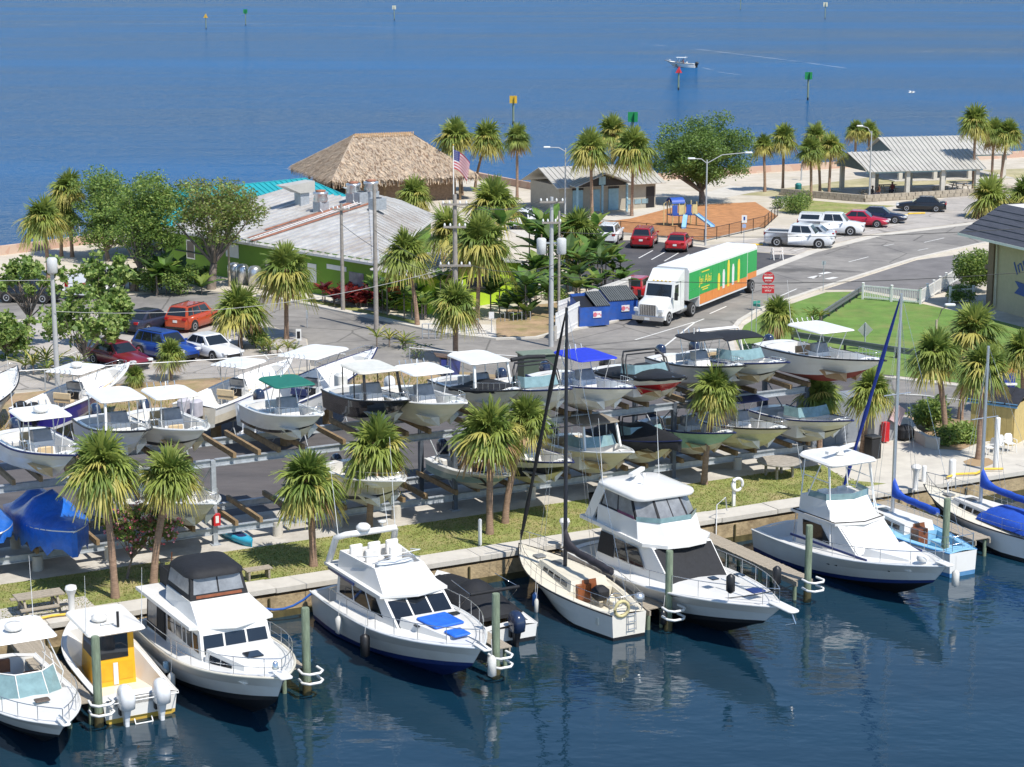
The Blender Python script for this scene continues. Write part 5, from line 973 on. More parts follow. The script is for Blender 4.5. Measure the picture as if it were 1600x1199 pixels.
def hip(par,c,ex,ey,lx,ly,ze,zr,rl,m,n1,n2,name='roof_panel',ridge0=None):
    """hip roof: centre c, axes ex, ey, ridge along ex of length rl."""
    c=Vector(c); f=lambda x,y,z:Vector((c.x,c.y,0))+ex*x+ey*y+Vector((0,0,z))
    A,B_,C_,D=f(-lx/2,-ly/2,ze),f(lx/2,-ly/2,ze),f(lx/2,ly/2,ze),f(-lx/2,ly/2,ze); r0,r1=f(-rl/2,0,zr),f(rl/2,0,zr)
    slope(par,A,B_,r0,r1,m,n1); slope(par,C_,D,r1,r0,m,n1)
    if rl<lx-.05: slope(par,B_,C_,r1,r1,m,n2); slope(par,D,A,r0,r0,m,n2)
    b=MB(); b.beam(r0,r1,.2,.08,m)
    for e,r in((A,r0),(D,r0),(B_,r1),(C_,r1)):
        if rl<lx-.05: b.beam(e,r,.16,.09,m)
    b.build('ridge_cap',par)
def vx(a): return Vector((math.cos(R(a)),math.sin(R(a)),0))
# restaurant
A0=Vector((-9.6,139.3,0)); e1=vx(135); e2=vx(45)
def rp(a,c,z=0): return A0+e1*a+e2*c+Vector((0,0,z))
rs=thing('restaurant','lime green restaurant with big pale metal hip roof and rusty rooftop vents','building',(0,0,0))
def wallbox(name,par,pts,z0,z1,m,th=.15):
    b=MB(); n=len(pts)
    b.loft([[(*p.xy,z0) for p in pts],[(*p.xy,z1) for p in pts]],m,False,False,False); return b.build(name,par)
BK=Vector((-6.3,165.5,3.05)); PK=rp(15.6,13.2,5.1); bkd=(BK-rp(0,0,3.05)).normalized(); BK2=BK.copy(); BK2.z=0
wallbox('wall',rs,[rp(.5,.4),BK2-bkd*.5-Vector((.4,0,0)),rp(26,23),rp(26,.4)][::-1],0,3.2,limeg)
slope(rs,rp(26.5,0,3.05),rp(0,0,3.05),rp(26.5,13.2,5.1),PK,metal_g,30,.09); slope(rs,rp(0,0,3.05),BK,PK,PK,metal_g,28,.09); slope(rs,BK,rp(26.5,26,3.05),PK,rp(26.5,13.2,5.1),metal_g,20)
b=MB(); b.beam(rp(0,0,3.06),PK+Vector((0,0,.06)),.5,.06,metal_g); b.beam(rp(0,-.02,2.98),rp(26.5,-.02,2.98),.06,.18,mat('white fascia',(.6,.6,.58),.6)); b.beam(rp(0,0,2.98),BK-Vector((0,0,.07)),.06,.18,mat('white fascia',(.6,.6,.58),.6)); b.build('fascia',rs)
for k,(a,c0,c1) in enumerate(((14.6,.3,12.6),(15.6,.8,12.6),(16.4,3,12.2),(16.0,6,12.8))):
    z=lambda c:3.05+(5.1-3.05)*c/13.2+.10
    b=MB(); b.beam(rp(a,c0,z(c0)),rp(a,c1,z(c1)),.42,.02,rustm); b.build('rust_streak',rs)
b=MB()
for q in(14.9,15.3): b.beam(rp(q,.3,3.2),rp(q,11.5,5.1),.05,.06,wpipe)
for k in range(24): c=.5+k*.46; b.beam(rp(14.9,c,3.13+(c/13.2)*2.05+.06),rp(15.3,c,3.13+(c/13.2)*2.05+.06),.03,.03,wpipe)
b.build('roof_ladder',rs)
wallbox('wing_wall',rs,[rp(0,.3),rp(-5,.3),rp(-5,9.5),rp(0,9.5)],0,2.7,lime_sunlit)
slope(rs,rp(.2,-.4,2.65),rp(-5.6,-.4,2.65),rp(.2,4.5,3.35),rp(-5.6,4.5,3.35),metal_g,12); slope(rs,rp(-5.6,10,2.65),rp(.2,10,2.65),rp(-5.6,4.5,3.35),rp(.2,4.5,3.35),metal_g,12)
b=MB(); b.add([rp(-5.02,.3,2.7),rp(-5.02,9.5,2.7),rp(-5.02,4.5,3.3)],[(0,1,2)],lime_sunlit); b.build('gable',rs)
def wrect(par,p,d,n,wd,h,z,m,name,off=.03,th=.03):
    b=MB(); c=p+n*off; b.beam(c-d*wd/2+Vector((0,0,z)),c+d*wd/2+Vector((0,0,z)),th,h,m); return b.build(name,par)
wf=-e2; wr=-e1
for a,wd,h,z,m,nm in((22.6,.9,1.3,1.7,glass,'window'),(17.2,1.6,1.0,2.15,whitep,'sign_board'),(7.6,1.0,1.4,1.5,whitep,'notice_board'),(4.8,2.2,.35,2.2,whitep,'white_panel'),(2.6,1.6,1.2,1.5,glassl,'window')): wrect(rs,rp(a,.4),e1,wf,wd,h,z,m,nm)
wrect(rs,rp(22.6,.4),e1,wf,1.1,1.5,1.7,whitep,'window_frame',.02)
for a0,a1,z0,z1 in((24.5,20.8,1.5,1.5),(20.8,20.8,1.5,2.1),(21.0,19.6,2.1,2.1),(21.0,21.0,2.1,2.7)): b=MB(); b.tube([rp(a0,.3,z0),rp(a1,.3,z1)],.06,mat('dark green conduit',(.008,.03,.02),.5),n=6); b.build('conduit',rs)
for c,wd,z,h,m,nm in((1.7,1.3,1.05,2.1,limeg,'door'),(5.5,3.0,1.6,1.0,glass,'window'),(3.6,.12,1.35,2.6,whitep,'corner_trim')): wrect(rs,rp(-5,c),e2,wr,wd,h,z,m,nm)
for a,wd,z,h,m in((-1.5,1.6,1.6,1.0,mat('orange poster',(.55,.14,.03),.6)),(-3.4,1.2,1.6,1.0,glassl),(-.2,.9,1.6,1.0,glassl)): wrect(rs,rp(a,.3),e1,wf,wd,h,z,m,'window' if m is glassl else 'poster')
# rooftop plant
def zroof(c): return 3.05+(5.1-3.05)*min(c,13.2)/13.2
def unit(name,label,a,c,fn,cat='vent'):
    t=thing(name,label,cat,rp(a,c,zroof(c)),R(45)); fn(t); return t
def duct(t):
    b=MB(); b.box((0,0,.5),(.9,.8,1.2),steel); b.build('stem',t); b=MB(); b.add([(-.6,-.6,1.0),(.9,-.6,1.0),(.9,.6,1.0),(-.6,.6,1.0),(-2.2,-.6,1.7),(.9,-.6,1.9),(.9,.6,1.9),(-2.2,.6,1.7)],[(0,3,2,1),(4,5,6,7),(0,1,5,4),(2,3,7,6),(1,2,6,5),(0,4,7,3)],metal_b); b.build('hood',t)
unit('exhaust_duct','large grey sheet metal exhaust hood standing on the pale roof',20.5,10.0,duct)
def fan(t):
    b=MB(); b.box((0,0,.35),(.9,.9,.9),steel); b.build('curb',t); b=MB(); b.lathe((0,0,.8),[(.55,0),(.6,.2),(.5,.5),(.62,.6),(.62,.75),(.2,.8)],alu,12); b.build('fan_housing',t); b=MB(); b.lathe((0,0,1.6),[(.4,0),(.42,.1),(.1,.14)],rustm,10); b.build('cap',t)
    for sx in(-1,1): b=MB(); b.beam((sx*.45,-1.2,-.3),(sx*.45,-.45,.25),.06,.06,wpipe); b.build('bracket',t)
unit('roof_fan','silver rooftop exhaust fan halfway up the rusty strip',16.9,9.0,fan); unit('roof_fan','silver rooftop exhaust fan tallest beside the roof peak',16.4,12.0,fan); unit('roof_fan','silver rooftop exhaust fan behind the tallest one at the peak',15.4,13.0,fan)
def acbox(t): b=MB(); b.box((0,0,.45),(1.1,.9,.9),steel); b.build('casing',t); b=MB(); b.lathe((0,0,.9),[(.36,0),(.36,.04)],blk,12); b.build('fan_grille',t)
unit('condenser','dark rooftop condenser box at the roof peak between the fans',15.7,12.2,acbox,'condenser'); unit('condenser','pale rooftop condenser on the far side of the roof peak',12.6,11.2,acbox,'condenser')
for k,(a,c) in enumerate(((15.6,-.7),(14.6,-.7),(13.2,-.6))):
    p=rp(a,c); b=MB(); b.lathe((0,0,0),[(.1,0),(.5,.05),(.52,1.3),(.35,1.5),(.1,1.55)],alu,12); tag(b.build('steel_tank',None,p),'silver brewing tank standing in a row against the lime green wall','tank','brewing tanks along the wall')
fz_=thing('walk_in_freezer','tall beige freezer cabinet standing outside the lime green wall','freezer',rp(10.2,-.9,.12),R(135)); b=MB(); b.box((0,0,1.15),(1.3,1.0,2.1),mat('beige steel',(.48,.44,.36),.5)); b.build('cabinet',fz_); b=MB(); b.box((0,.52,1.15),(.05,.03,2.0),steel); b.build('door_seam',fz_)
for sx in(-1,1):
    for sy in(-1,1): b=MB(); b.box((sx*.55,sy*.4,.02),(.1,.1,.26),steel); b.build('foot',fz_)
# teal roofed deck building
tb=thing('deck_house','deck house with teal metal roof and white railed porch behind the trees','building',(0,0,0)); T0=Vector((-23.4,168.6,0)); tex=vx(45); tey=vx(135)
hip(tb,(T0.x,T0.y,0),tex,tey,21,11,3.0,5.3,15,metal_t,36,16)
wallbox('wall',tb,[T0-tex*3+tey*-4.6,T0+tex*9.5+tey*-4.6,T0+tex*9.5+tey*4.6,T0-tex*3+tey*4.6],0,3.1,limeg)
for k in range(7):
    p=T0+tex*(-9.8+k*1.0)+tey*(-5.0); b=MB(); b.box((p.x,p.y,1.5),(.16,.16,3.0),whitep,R(45)); b.build('porch_post',tb)
dk=thing('porch_deck','raised plank deck with white railing reaching toward the bay behind the trees','deck',(0,0,0)); D0=G(275,398); D1=G(125,372); dd=(D1-D0).normalized(); dn=Vector((-dd.y,dd.x,0)); dn=dn if dn.y>0 else -dn; DL=(D1-D0).length
for k in range(int(DL/.3)):
    q=D0+dd*(.15+k*.3)+dn*2.2; b=MB(); b.box((q.x,q.y,.4),(.28,4.4,.06),wood,math.atan2(dd.y,dd.x)); b.build('plank',dk)
for k in range(9):
    q=D0+dd*(DL*k/8); b=MB(); b.box((q.x,q.y,.75),(.12,.12,1.5),whitep,.5); b.build('rail_post',dk)
    if k%2==0: q=q+dn*4.3; b=MB(); b.box((q.x,q.y,1.5),(.14,.14,3.0),whitep,.5); b.build('roof_post',dk)
for z in(1.45,1.1,.8): b=MB(); b.beam(D0+Vector((0,0,z)),D1+Vector((0,0,z)),.08,.07,whitep); b.build('rail',dk)
for k,m in enumerate((mat('orange chair',(.55,.12,.02),.6),mat('blue chair',(.03,.1,.35),.6))):
    pass
# thatched hut
th=mat('thatch',(.43,.345,.26),.95,var=.3,scale=3,bump=.6,bscale=25,stretch=(1,1,.3)); thd=mat('dry thatch pale',(.52,.40,.28),.95,var=.25,scale=4); the=mat('dark thatch',(.25,.17,.11),.95,var=.3,scale=4)
hx=vx(21); hy=vx(111); HC=Vector((-13.4,206.5,0)); ti=thing('tiki_hut','huge tiki hut with shaggy palm thatch hip roof beside the bay','hut',HC,R(21))
lx,ly,ze,zr,rl_=15.4,15.5,2.6,6.3,6.2
b=MB(); A_=[(-lx/2,-ly/2,ze),(lx/2,-ly/2,ze),(lx/2,ly/2,ze),(-lx/2,ly/2,ze)]; r0,r1=(-rl_/2,0,zr),(rl_/2,0,zr)
b.add(A_+[r0,r1],[(0,1,5,4),(1,2,5),(2,3,4,5),(3,0,4)],th); b.add([(x*.97,y*.97,z-.35) for x,y,z in A_],[(3,2,1,0)],the); b.build('roof_core',ti)
rnd=random.Random(3); b=MB()
def tuft(p,dn_,side,nv,l,wd,m): 
    j=Vector((rnd.uniform(-.15,.15),rnd.uniform(-.15,.15),rnd.uniform(-.05,.05))); d=(dn_+j).normalized(); q=p+nv*.03; e=q+d*l+nv*rnd.uniform(-.02,.10)
    b.add([q-side*wd/2,q+side*wd/2,e+side*wd*.2,e-side*wd*.2],[(0,1,2,3)],m)
for (E0,E1,R0,R1) in((A_[0],A_[1],r0,r1),(A_[1],A_[2],r1,r1),(A_[2],A_[3],r1,r0),(A_[3],A_[0],r0,r0)):
    E0,E1,R0,R1=[Vector(q) for q in(E0,E1,R0,R1)]; sd=(E1-E0).normalized(); md=((E0+E1)-(R0+R1)).normalized(); md=(md-sd*md.dot(sd)).normalized(); nv=sd.cross(-md).normalized(); nv=nv if nv.z>0 else -nv
    for row in range(26):
        v=row/25.; n=int(60+110*(1-v))
        for k in range(n):
            u=(k+rnd.random())/n; p=(E0.lerp(E1,u)).lerp(R0.lerp(R1,u),v); tuft(p,md,sd,nv,rnd.uniform(.35,.75),rnd.uniform(.07,.2),rnd.choice((th,thd,th,thd,the)))
    for k in range(240):
        u=(k+rnd.random())/240; p=E0.lerp(E1,u); tuft(p,(md*.5+Vector((0,0,-1))).normalized(),sd,Vector((0,0,0)),rnd.uniform(.4,.95),rnd.uniform(.06,.18),rnd.choice((th,the,thd)))
stuff(b.build('thatch',ti))
b=MB()
for k in range(26):
    x=-rl_/2+rl_*k/25; b.beam((x,-.7,zr-.22),(x+.3,.1,zr+.12),.1,.08,mat('ridge wood',(.40,.26,.14),.9)); 
b.beam((r0[0],0,zr+.02),(r1[0],0,zr+.02),.3,.12,mat('ridge wood',(.40,.26,.14),.9)); b.build('ridge',ti)
for x in(-6,-2,2,6):
    for y in(-7,7): b=MB(); b.tube([(x,y,0),(x,y,2.9)],.13,bunk,n=7); b.build('post',ti)
for y in(6.2,-6.4): b=MB(); b.box((0,y,1.2),(11.5,.15,2.4),the); b.build('woven_wall',ti)
b=MB(); b.box((0,0,.5),(6,3,1.0),bunk); b.build('bar_counter',ti)
# restroom block
rsx=vx(25); rsy=vx(115); RB=Vector((8.0,196.6,0)); rb=thing('restroom_block','beige park restroom block with pale blue doors and ribbed metal roof','building',RB,R(25)); beige=mat('beige stucco',(.40,.36,.29),.85,var=.1,stain=(.3,.27,.22),stain_s=.5,stain_a=.4); blued=mat('pale blue door',(.28,.45,.53),.6)
b=MB(); b.box((0,0,1.3),(10.6,6.4,2.6),beige); b.build('wall',rb)
def L3(x,y,z): return Vector((x,y,z))
slope(rb,L3(-6,-4.1,2.5),L3(6,-4.1,2.5),L3(-6,0,4.1),L3(6,0,4.1),metal_b,22); slope(rb,L3(6,4.1,2.5),L3(-6,4.1,2.5),L3(6,0,4.1),L3(-6,0,4.1),metal_b,22)
for y0,y1 in((-5.3,0),):
    slope(rb,L3(-4.6,0,2.7),L3(-4.6,-5.4,2.7),L3(-1.4,0,3.85),L3(-1.4,-5.4,3.85),metal_b,10); slope(rb,L3(1.8,-5.4,2.7),L3(1.8,0,2.7),L3(-1.4,-5.4,3.85),L3(-1.4,0,3.85),metal_b,10)
b=MB(); b.add([(-4.2,-4.6,2.6),(1.4,-4.6,2.6),(-1.4,-4.6,3.7)],[(0,1,2)],blk); b.build('gable_louver',rb); b=MB(); b.box((-1.4,-4.66,3.1),(.7,.08,.8),blued); b.build('gable_panel',rb)
for x in(-4.1,-1.4,1.3): b=MB(); b.box((x,-4.7,1.35),(.18,.18,2.7),blued); b.build('porch_post',rb)
for x,wd in((-3.3,1.1),(.6,1.1),(-1.4,1.0)): b=MB(); b.box((x,-3.23,1.05),(wd,.06,2.1),blued); b.build('door',rb)
for x in(-3.3,.6): b=MB(); b.box((x,-3.24,2.3),(1.2,.06,.35),blk); b.build('transom_vent',rb)
for k in range(3): b=MB(); b.box((2.5+k*.8,-3.23,.7),(.7,.06,.45),mat('glass block',(.22,.32,.36),.3)); b.build('glass_block',rb)
b=MB(); b.box((4.7,-3.23,1.05),(.9,.06,2.1),blk); b.build('doorway',rb)
# pavilions
def pavilion(label,c,ang,l,wd,zr):
    t=thing('picnic_pavilion',label,'pavilion',c,R(ang),'park picnic pavilions'); ze=2.75
    slope(t,L3(-l/2,-wd/2,ze),L3(l/2,-wd/2,ze),L3(-l/2-.5,0,zr),L3(l/2+.5,0,zr),metal_b,28); slope(t,L3(l/2,wd/2,ze),L3(-l/2,wd/2,ze),L3(l/2+.5,0,zr),L3(-l/2-.5,0,zr),metal_b,28)
    for x in [-l/2+.7+i*(l-1.4)/3 for i in range(4)]:
        for y in(-wd/2+.6,wd/2-.6): b=MB(); b.box((x,y,1.35),(.42,.42,2.7),concl); b.build('column',t)
    b=MB(); b.box((0,0,.03),(l+.5,wd+.4,.14),conc); b.build('floor_slab',t)
    for y in(-wd/2+.6,wd/2-.6): b=MB(); b.box((0,y,2.66),(l-.2,.2,.25),blued); b.build('roof_beam',t)
    for x in(-l/2,l/2): b=MB(); b.add([(x,-wd/2+.5,ze),(x,wd/2-.5,ze),(x,0,zr-.15)],[(0,1,2)],mat('gable boards',(.08,.12,.13),.7)); b.build('gable_end',t)
    return t
pavilion('nearer ribbed metal roof picnic pavilion with pale square columns',(41.6,208.6,0),15,13.2,8.6,4.4); pavilion('farther ribbed metal roof picnic pavilion half hidden behind the nearer one',(48.0,224.5,0),13,13.8,8.6,4.5)
rw=thing('retaining_wall','low stone retaining wall in front of the picnic pavilion','wall',(0,0,0)); pts=[G(1218,305),G(1350,316),G(1520,306),G(1640,296)]; blkm=mat('split stone block',(.36,.31,.24),.9,var=.25,scale=3,bump=.4,bscale=10)
for i in range(len(pts)-1):
    d=(pts[i+1]-pts[i]); n=int(d.length/.8)
    for k in range(n):
        for lv in(0,1):
            q=pts[i]+d*((k+.5+.25*lv)/n); b=MB(); b.box((q.x,q.y,.2+lv*.34),(.77,.4,.33),blkm,math.atan2(d.y,d.x)); b.build('block',rw)
# inn
IA=G(1551,483); wi=math.atan2(*(G(1600,497)-IA).yx); ix=vx(math.degrees(wi)); iy=Vector((-ix.y,ix.x,0)); inn=thing('inn_building','cream two storey inn with slate grey mansard roof and blue lettering','building',IA,wi); cream=mat('cream stucco',(.50,.43,.29),.85,var=.07,stain=(.42,.36,.25),stain_s=.4,stain_a=.4); brown=mat('brown column',(.24,.17,.11),.8)
b=MB(); b.box((8,6,2.8),(16,12,5.6),cream); b.build('wall',inn)
b=MB(); house(b,[(-2.2,-1.6),(18,-1.6),(18,14),(-2.2,14)],5.2,[(-.4,.6),(18,.6),(18,12),(-.4,12)],7.3,mat('roof underlay',(.05,.05,.06),.8),mat('flat roof white',(.62,.60,.56),.8)); b.build('roof',inn)
slate=mat('slate shingle',(.075,.080,.10),.75,var=.25,scale=2,bump=.3,bscale=12,stretch=(.5,4,4))
for k in range(6):
    f0,f1=k/6,(k+1)/6+.03; y0,y1=-1.62+2.2*f0,-1.62+2.2*f1; z0,z1=5.2+2.1*f0,5.2+2.1*f1; xl0,xl1=-2.2+1.8*f0,-2.2+1.8*f1
    b=MB(); b.add([(xl0,y0-.05,z0+.03),(18,y0-.05,z0+.03),(18,y1,z1),(xl1,y1,z1),(xl0,y0-.05,z0-.04),(18,y0-.05,z0-.04)],[(0,1,2,3),(4,5,1,0)],slate); b.build('shingle_course',inn)
    b=MB(); b.add([(xl0-.05,14,z0+.03),(xl0-.05,y0,z0+.03),(xl1,y1,z1),(xl1,13,z1)],[(0,1,2,3)],slate); b.build('shingle_course',inn)
b=MB(); b.beam((-2.25,-1.65,5.12),(18,-1.65,5.12),.1,.18,whitep); b.beam((-2.25,-1.65,5.12),(-2.25,14,5.12),.1,.18,whitep); b.build('fascia',inn)
for x,y in((-.5,.3),(-1.9,1.2),(-1.9,4.5)): b=MB(); b.box((x,y,2.6),(.6,.6,5.2),brown); b.build('column',inn)
b=MB(); b.box((-1.0,5,2.7),(2.0,9,.3),brown); b.build('balcony_floor',inn)
for k in range(14): b=MB(); b.box((-2.0,1.0+k*.18,3.35),(.05,.05,1.0),whitep); b.build('baluster',inn)
for z in(2.95,3.85): b=MB(); b.beam((-2.0,.9,z),(-2.0,3.6,z),.07,.07,whitep); b.build('balcony_rail',inn)
b=MB(); b.tube([(-.1,-.12,5.0),(.35,-.12,4.5),(.4,-.12,.3),(.1,-.2,.1)],.07,mat('cream pipe',(.55,.50,.38),.6),n=6); b.build('downpipe',inn)
bl=mat('sign blue',(.02,.07,.30),.5); text('Inn',1.35,bl,inn,(3.15,-.03,3.55),(R(90),R(-30),0)); 
b=MB(); b.tube([(5.2+1.5*math.cos(a),-.04,2.9+1.5*math.sin(a)) for a in[R(90+k*18) for k in range(12)]],.05,mat('sign ring',(.16,.11,.05),.5),n=5); b.build('sign_ring',inn)
b=MB(); b.prism([(0,0),(1.6,-.1),(1.7,.75),(0,.85),(.5,.45)],-.03,.03,bl); o=b.build('sign_ribbon',inn); o.location=(2.6,-.06,1.55); o.rotation_euler=(R(90),0,0)
b=MB(); b.prism([(0,0),(3,.1),(3,1),(0,.9)],-.03,.03,bl); o=b.build('sign_ribbon',inn); o.location=(4.0,-.05,1.75); o.rotation_euler=(R(90),0,0)
# small yellow shed
SP=G(1515,688); ws_=math.atan2(*(G(1578,697)-SP).yx); sh=thing('garden_shed','small yellow shed with black shingle roof and blue fascia on the terrace','shed',SP,ws_); yw=mat('yellow boards',(.50,.38,.15),.7,var=.1,scale=3)
for k in range(7): b=MB(); b.box((.16+k*.32,0,1.05),(.31,.06,2.1),yw); b.build('board',sh)
for k in range(7): b=MB(); b.box((2.28,.2+k*.34,1.05),(.06,.33,2.1),yw); b.build('board',sh)
b=MB(); b.box((1.1,1.3,1.0),(2.2,2.3,2.0),yw); b.build('core',sh); b=MB(); b.box((1.12,-.1,2.1),(2.7,.06,.2),mat('sky blue trim',(.12,.30,.50),.5)); b.build('fascia',sh)
slope(sh,L3(-.2,-.15,2.15),L3(2.5,-.15,2.15),L3(-.2,1.3,2.75),L3(2.5,1.3,2.75),mat('black shingle',(.02,.022,.03),.8,var=.4,scale=4),4); slope(sh,L3(2.5,2.75,2.15),L3(-.2,2.75,2.15),L3(2.5,1.3,2.75),L3(-.2,1.3,2.75),mat('black shingle',(.02,.022,.03),.8),4)
# ---------------- vegetation ----------------
def leafmat(name,c,r=.55,var=.25,sc=1.5):
    m=mat(name,c,r,var=var,scale=sc); b=m.node_tree.nodes['Principled BSDF']; n=m.node_tree.nodes; l=m.node_tree.links
    tr=n.new('ShaderNodeBsdfTranslucent'); mx=n.new('ShaderNodeMixShader'); mx.inputs[0].default_value=.35
    src=b.inputs['Base Color'].links[0].from_socket; l.new(src,tr.inputs[0]); l.new(b.outputs[0],mx.inputs[1]); l.new(tr.outputs[0],mx.inputs[2]); l.new(mx.outputs[0],n['Material Output'].inputs['Surface']); return m
fg=leafmat('frond green',(.27,.33,.07)); fd=leafmat('frond deep green',(.15,.22,.045)); fy=leafmat('frond yellow green',(.46,.42,.11)); fb_=leafmat('frond dead brown',(.42,.27,.13))
barkp=mat('palm bark',(.32,.21,.145),.95,var=.35,scale=4,bump=.6,bscale=14,stretch=(1,1,4)); bark=mat('grey bark',(.22,.18,.15),.95,var=.35,scale=4,bump=.6,bscale=14); boot=mat('palm boots',(.20,.11,.06),.95,var=.4,scale=6,bump=.6,bscale=20)
ELS=[82,64,46,28,10,-10,-32,-58]
def frond_geo(rnd,el):
    v=[];f=[]; er=R(el); ce,se=math.cos(er),math.sin(er); D=(.09 if el>70 else .16 if el>55 else .20 if el>40 else .27 if el>20 else .33 if el>0 else .34 if el>-40 else .2)
    def T(x,y,z,s): return (x*ce-z*se-.06*s*s*D, y*(1-.18*s*D*2), x*se+z*ce-D*s**1.7)
    def q(*p): o=len(v); v.extend(p); f.append((o,o+1,o+2,o+3))
    hb=.40
    q(T(0,-.016,0,0),T(0,.016,0,0),T(hb,.010,0,0),T(hb,-.010,0,0)); q(T(0,0,-.014,0),T(0,0,.014,0),T(hb,0,.01,0),T(hb,0,-.01,0))
    n=31
    for i in range(n):
        a=R(-125+250*i/(n-1))+rnd.uniform(-.07,.07); l=(.66-.22*abs(i-(n-1)/2)/((n-1)/2))*rnd.uniform(.82,1.1); ca,sa=math.cos(a),math.sin(a); px,py=-sa,ca; zz=(.02 if i%2 else -.02); tw=rnd.uniform(-.06,.06); dd=rnd.uniform(.8,1.25)
        pts=[(.02,.012,0),(.32,.029,.25*dd),(.66,.021,.62*dd),(1.,.004,1.05*dd)]; prev=None
        for fr,w_,s in pts:
            r_=l*fr; x,y=hb+r_*ca+tw*fr*px,r_*sa+tw*fr*py; A=T(x-px*w_,y-py*w_,zz*fr+.012,s); B=T(x+px*w_,y+py*w_,zz*fr,s)
            if prev: q(prev[0],prev[1],B,A)
            prev=(A,B)
    return v,f
rp_=random.Random(11); FGEO=[[frond_geo(rp_,e) for _ in range(2)] for e in ELS]
FM={}
def fmesh(k,j,m):
    key=(k,j,m.name)
    if key not in FM: b=MB(); b.add(*FGEO[k][j],m); o=b.build('frond'); FM[key]=o.data; bpy.data.objects.remove(o)
    return FM[key]
def frond_list(rnd,n,dead=1.,lo=-60):
    out=[]
    for i in range(n):
        f=(i+.5)/n; az=i*2.39996+rnd.uniform(-.3,.3); el=86-(86-lo)*f**.95+rnd.uniform(-9,9); k=min(range(8),key=lambda q:abs(ELS[q]-el))
        m=rnd.choice((fd,fg,fg)) if f<.4 else rnd.choice((fg,fg,fd,fy)) if f<.66 else rnd.choice((fy,fg,fg,fg)) if f<.84 else (rnd.choice((fb_,fy,fb_)) if rnd.random()<dead else fy)
        out.append((az,k,rnd.randint(0,1),m,rnd.uniform(.84,1.12)))
    return out
def fmat(az,sc): return Matrix.Rotation(az,4,'Z')@Matrix.Scale(sc,4)
CR=[]
def merged(rnd,n,dead,lo):
    b=MB()
    for az,k,j,m,sc in frond_list(rnd,n,dead,lo):
        M=fmat(az,sc); v,f=FGEO[k][j]; b.add([M@Vector(p) for p in v],f,m)
    o=b.build('crown'); me=o.data; bpy.data.objects.remove(o); return me
for s_ in range(6): CR.append(merged(random.Random(50+s_),(42,48,46,38,44,50)[s_],(.3,.6,.1,.2,.5,.4)[s_],(-45,-58,-35,-40,-50,-30)[s_]))
def pz(g,cy):
    k=(599.5-cy)/FPX; zz=(k*g.y*cp-g.y*sp)/(cp+k*sp); return CAMH+zz
NP=0
def palm(base,crown,rpx,label,near=False,group='sabal palms',r=None,n=54,fat=1.):
    global NP; NP+=1; rnd=random.Random(NP*7); g=G(*base); z=max(.6,pz(g,crown[1])); d=g.y*cp-(z-CAMH)*sp; cx=(crown[0]-800)/FPX*d; rad=rpx/FPX*d
    t=thing('palm_tree',label,'palm tree',g,rnd.uniform(0,6.28),group); inv=Matrix.Rotation(-t.rotation_euler.z,3,'Z'); off=inv@Vector((cx-g.x,0,0)); r0=(r or .15)*fat
    zc=z-.15*rad; b=MB(); P=[];n_=10
    for i in range(n_+1):
        f=i/n_; bend=f**1.6; P.append((off.x*bend,off.y*bend,-.05+(zc+.05)*f))
    b.tube(P,[r0*(1.35 if i==0 else 1.08 if i==1 else 1.0-.12*i/n_)*(1+rnd.uniform(-.04,.04)) for i in range(n_+1)],barkp,n=9); b.build('trunk',t)
    b=MB(); b.lathe((off.x,off.y,zc-.5*rad*.6),[(r0*.9,0),(r0*1.7,.15*rad),(r0*1.9,.3*rad),(r0*1.2,.45*rad)],boot,8); b.build('boot_collar',t)
    top=Vector((off.x,off.y,zc))
    if near:
        for az,k,j,m,sc in frond_list(rnd,n+rnd.randint(-8,6),rnd.uniform(.35,1.),rnd.uniform(-55,-34)):
            o=bpy.data.objects.new('frond',fmesh(k,j,m)); C.objects.link(o); o.parent=t; o.matrix_local=Matrix.Translation(top)@fmat(az,sc*rad*.92)@Matrix.Rotation(rnd.uniform(-.12,.12),4,'Y')
    else:
        o=bpy.data.objects.new('crown',CR[NP%6]); C.objects.link(o); o.parent=t; o.location=top; o.scale=(rad*1.03,)*3; o.rotation_euler.z=rnd.uniform(0,6)
    return t
GN='palms on the harbour lawn'
for bs,cr,r_,lb in [((180,935),(160,722),78,'big sabal palm with broad shaggy crown beside the pink oleander'),((240,920),(266,738),66,'sabal palm with slim leaning trunk just past the pink oleander'),((490,885),(482,745),70,'short sabal palm with yellow flower sprays on the lawn by the blue rope'),((577,835),(588,692),68,'sabal palm with long brown skirt behind the radar arch of the yacht'),((765,835),(766,672),72,'full crowned sabal palm beside the white lawn bollard'),((789,818),(824,652),54,'leaning sabal palm tucked behind the full crowned one'),((1100,757),(1118,605),52,'thin sabal palm before the mint green boat'),((1280,715),(1281,612),48,'sabal palm before the boat lettered STRIPER'),((1347,712),(1363,606),48,'sabal palm at the end of the rack beside the black bin')]: palm(bs,cr,r_,lb,True,GN)
GT='palms around the terrace'
palm((1477,690),(1462,548),54,'palm with bent trunk rising from the terrace planter',True,GT); palm((1500,655),(1522,512),60,'tall straight palm behind the bent palm',True,GT); palm((1529,718),(1537,568),56,'palm with dark trunk in a sand ring by the white chairs',True,GT); palm((1598,650),(1598,545),44,'palm behind the yellow shed',True,GT)
palm((1215,548),(1215,488),38,'short palm on the lawn beside the street sign',True,GT); palm((712,565),(712,472),50,'palm standing between the road and the boatyard fence',True,GT)
GS='palms along the street'
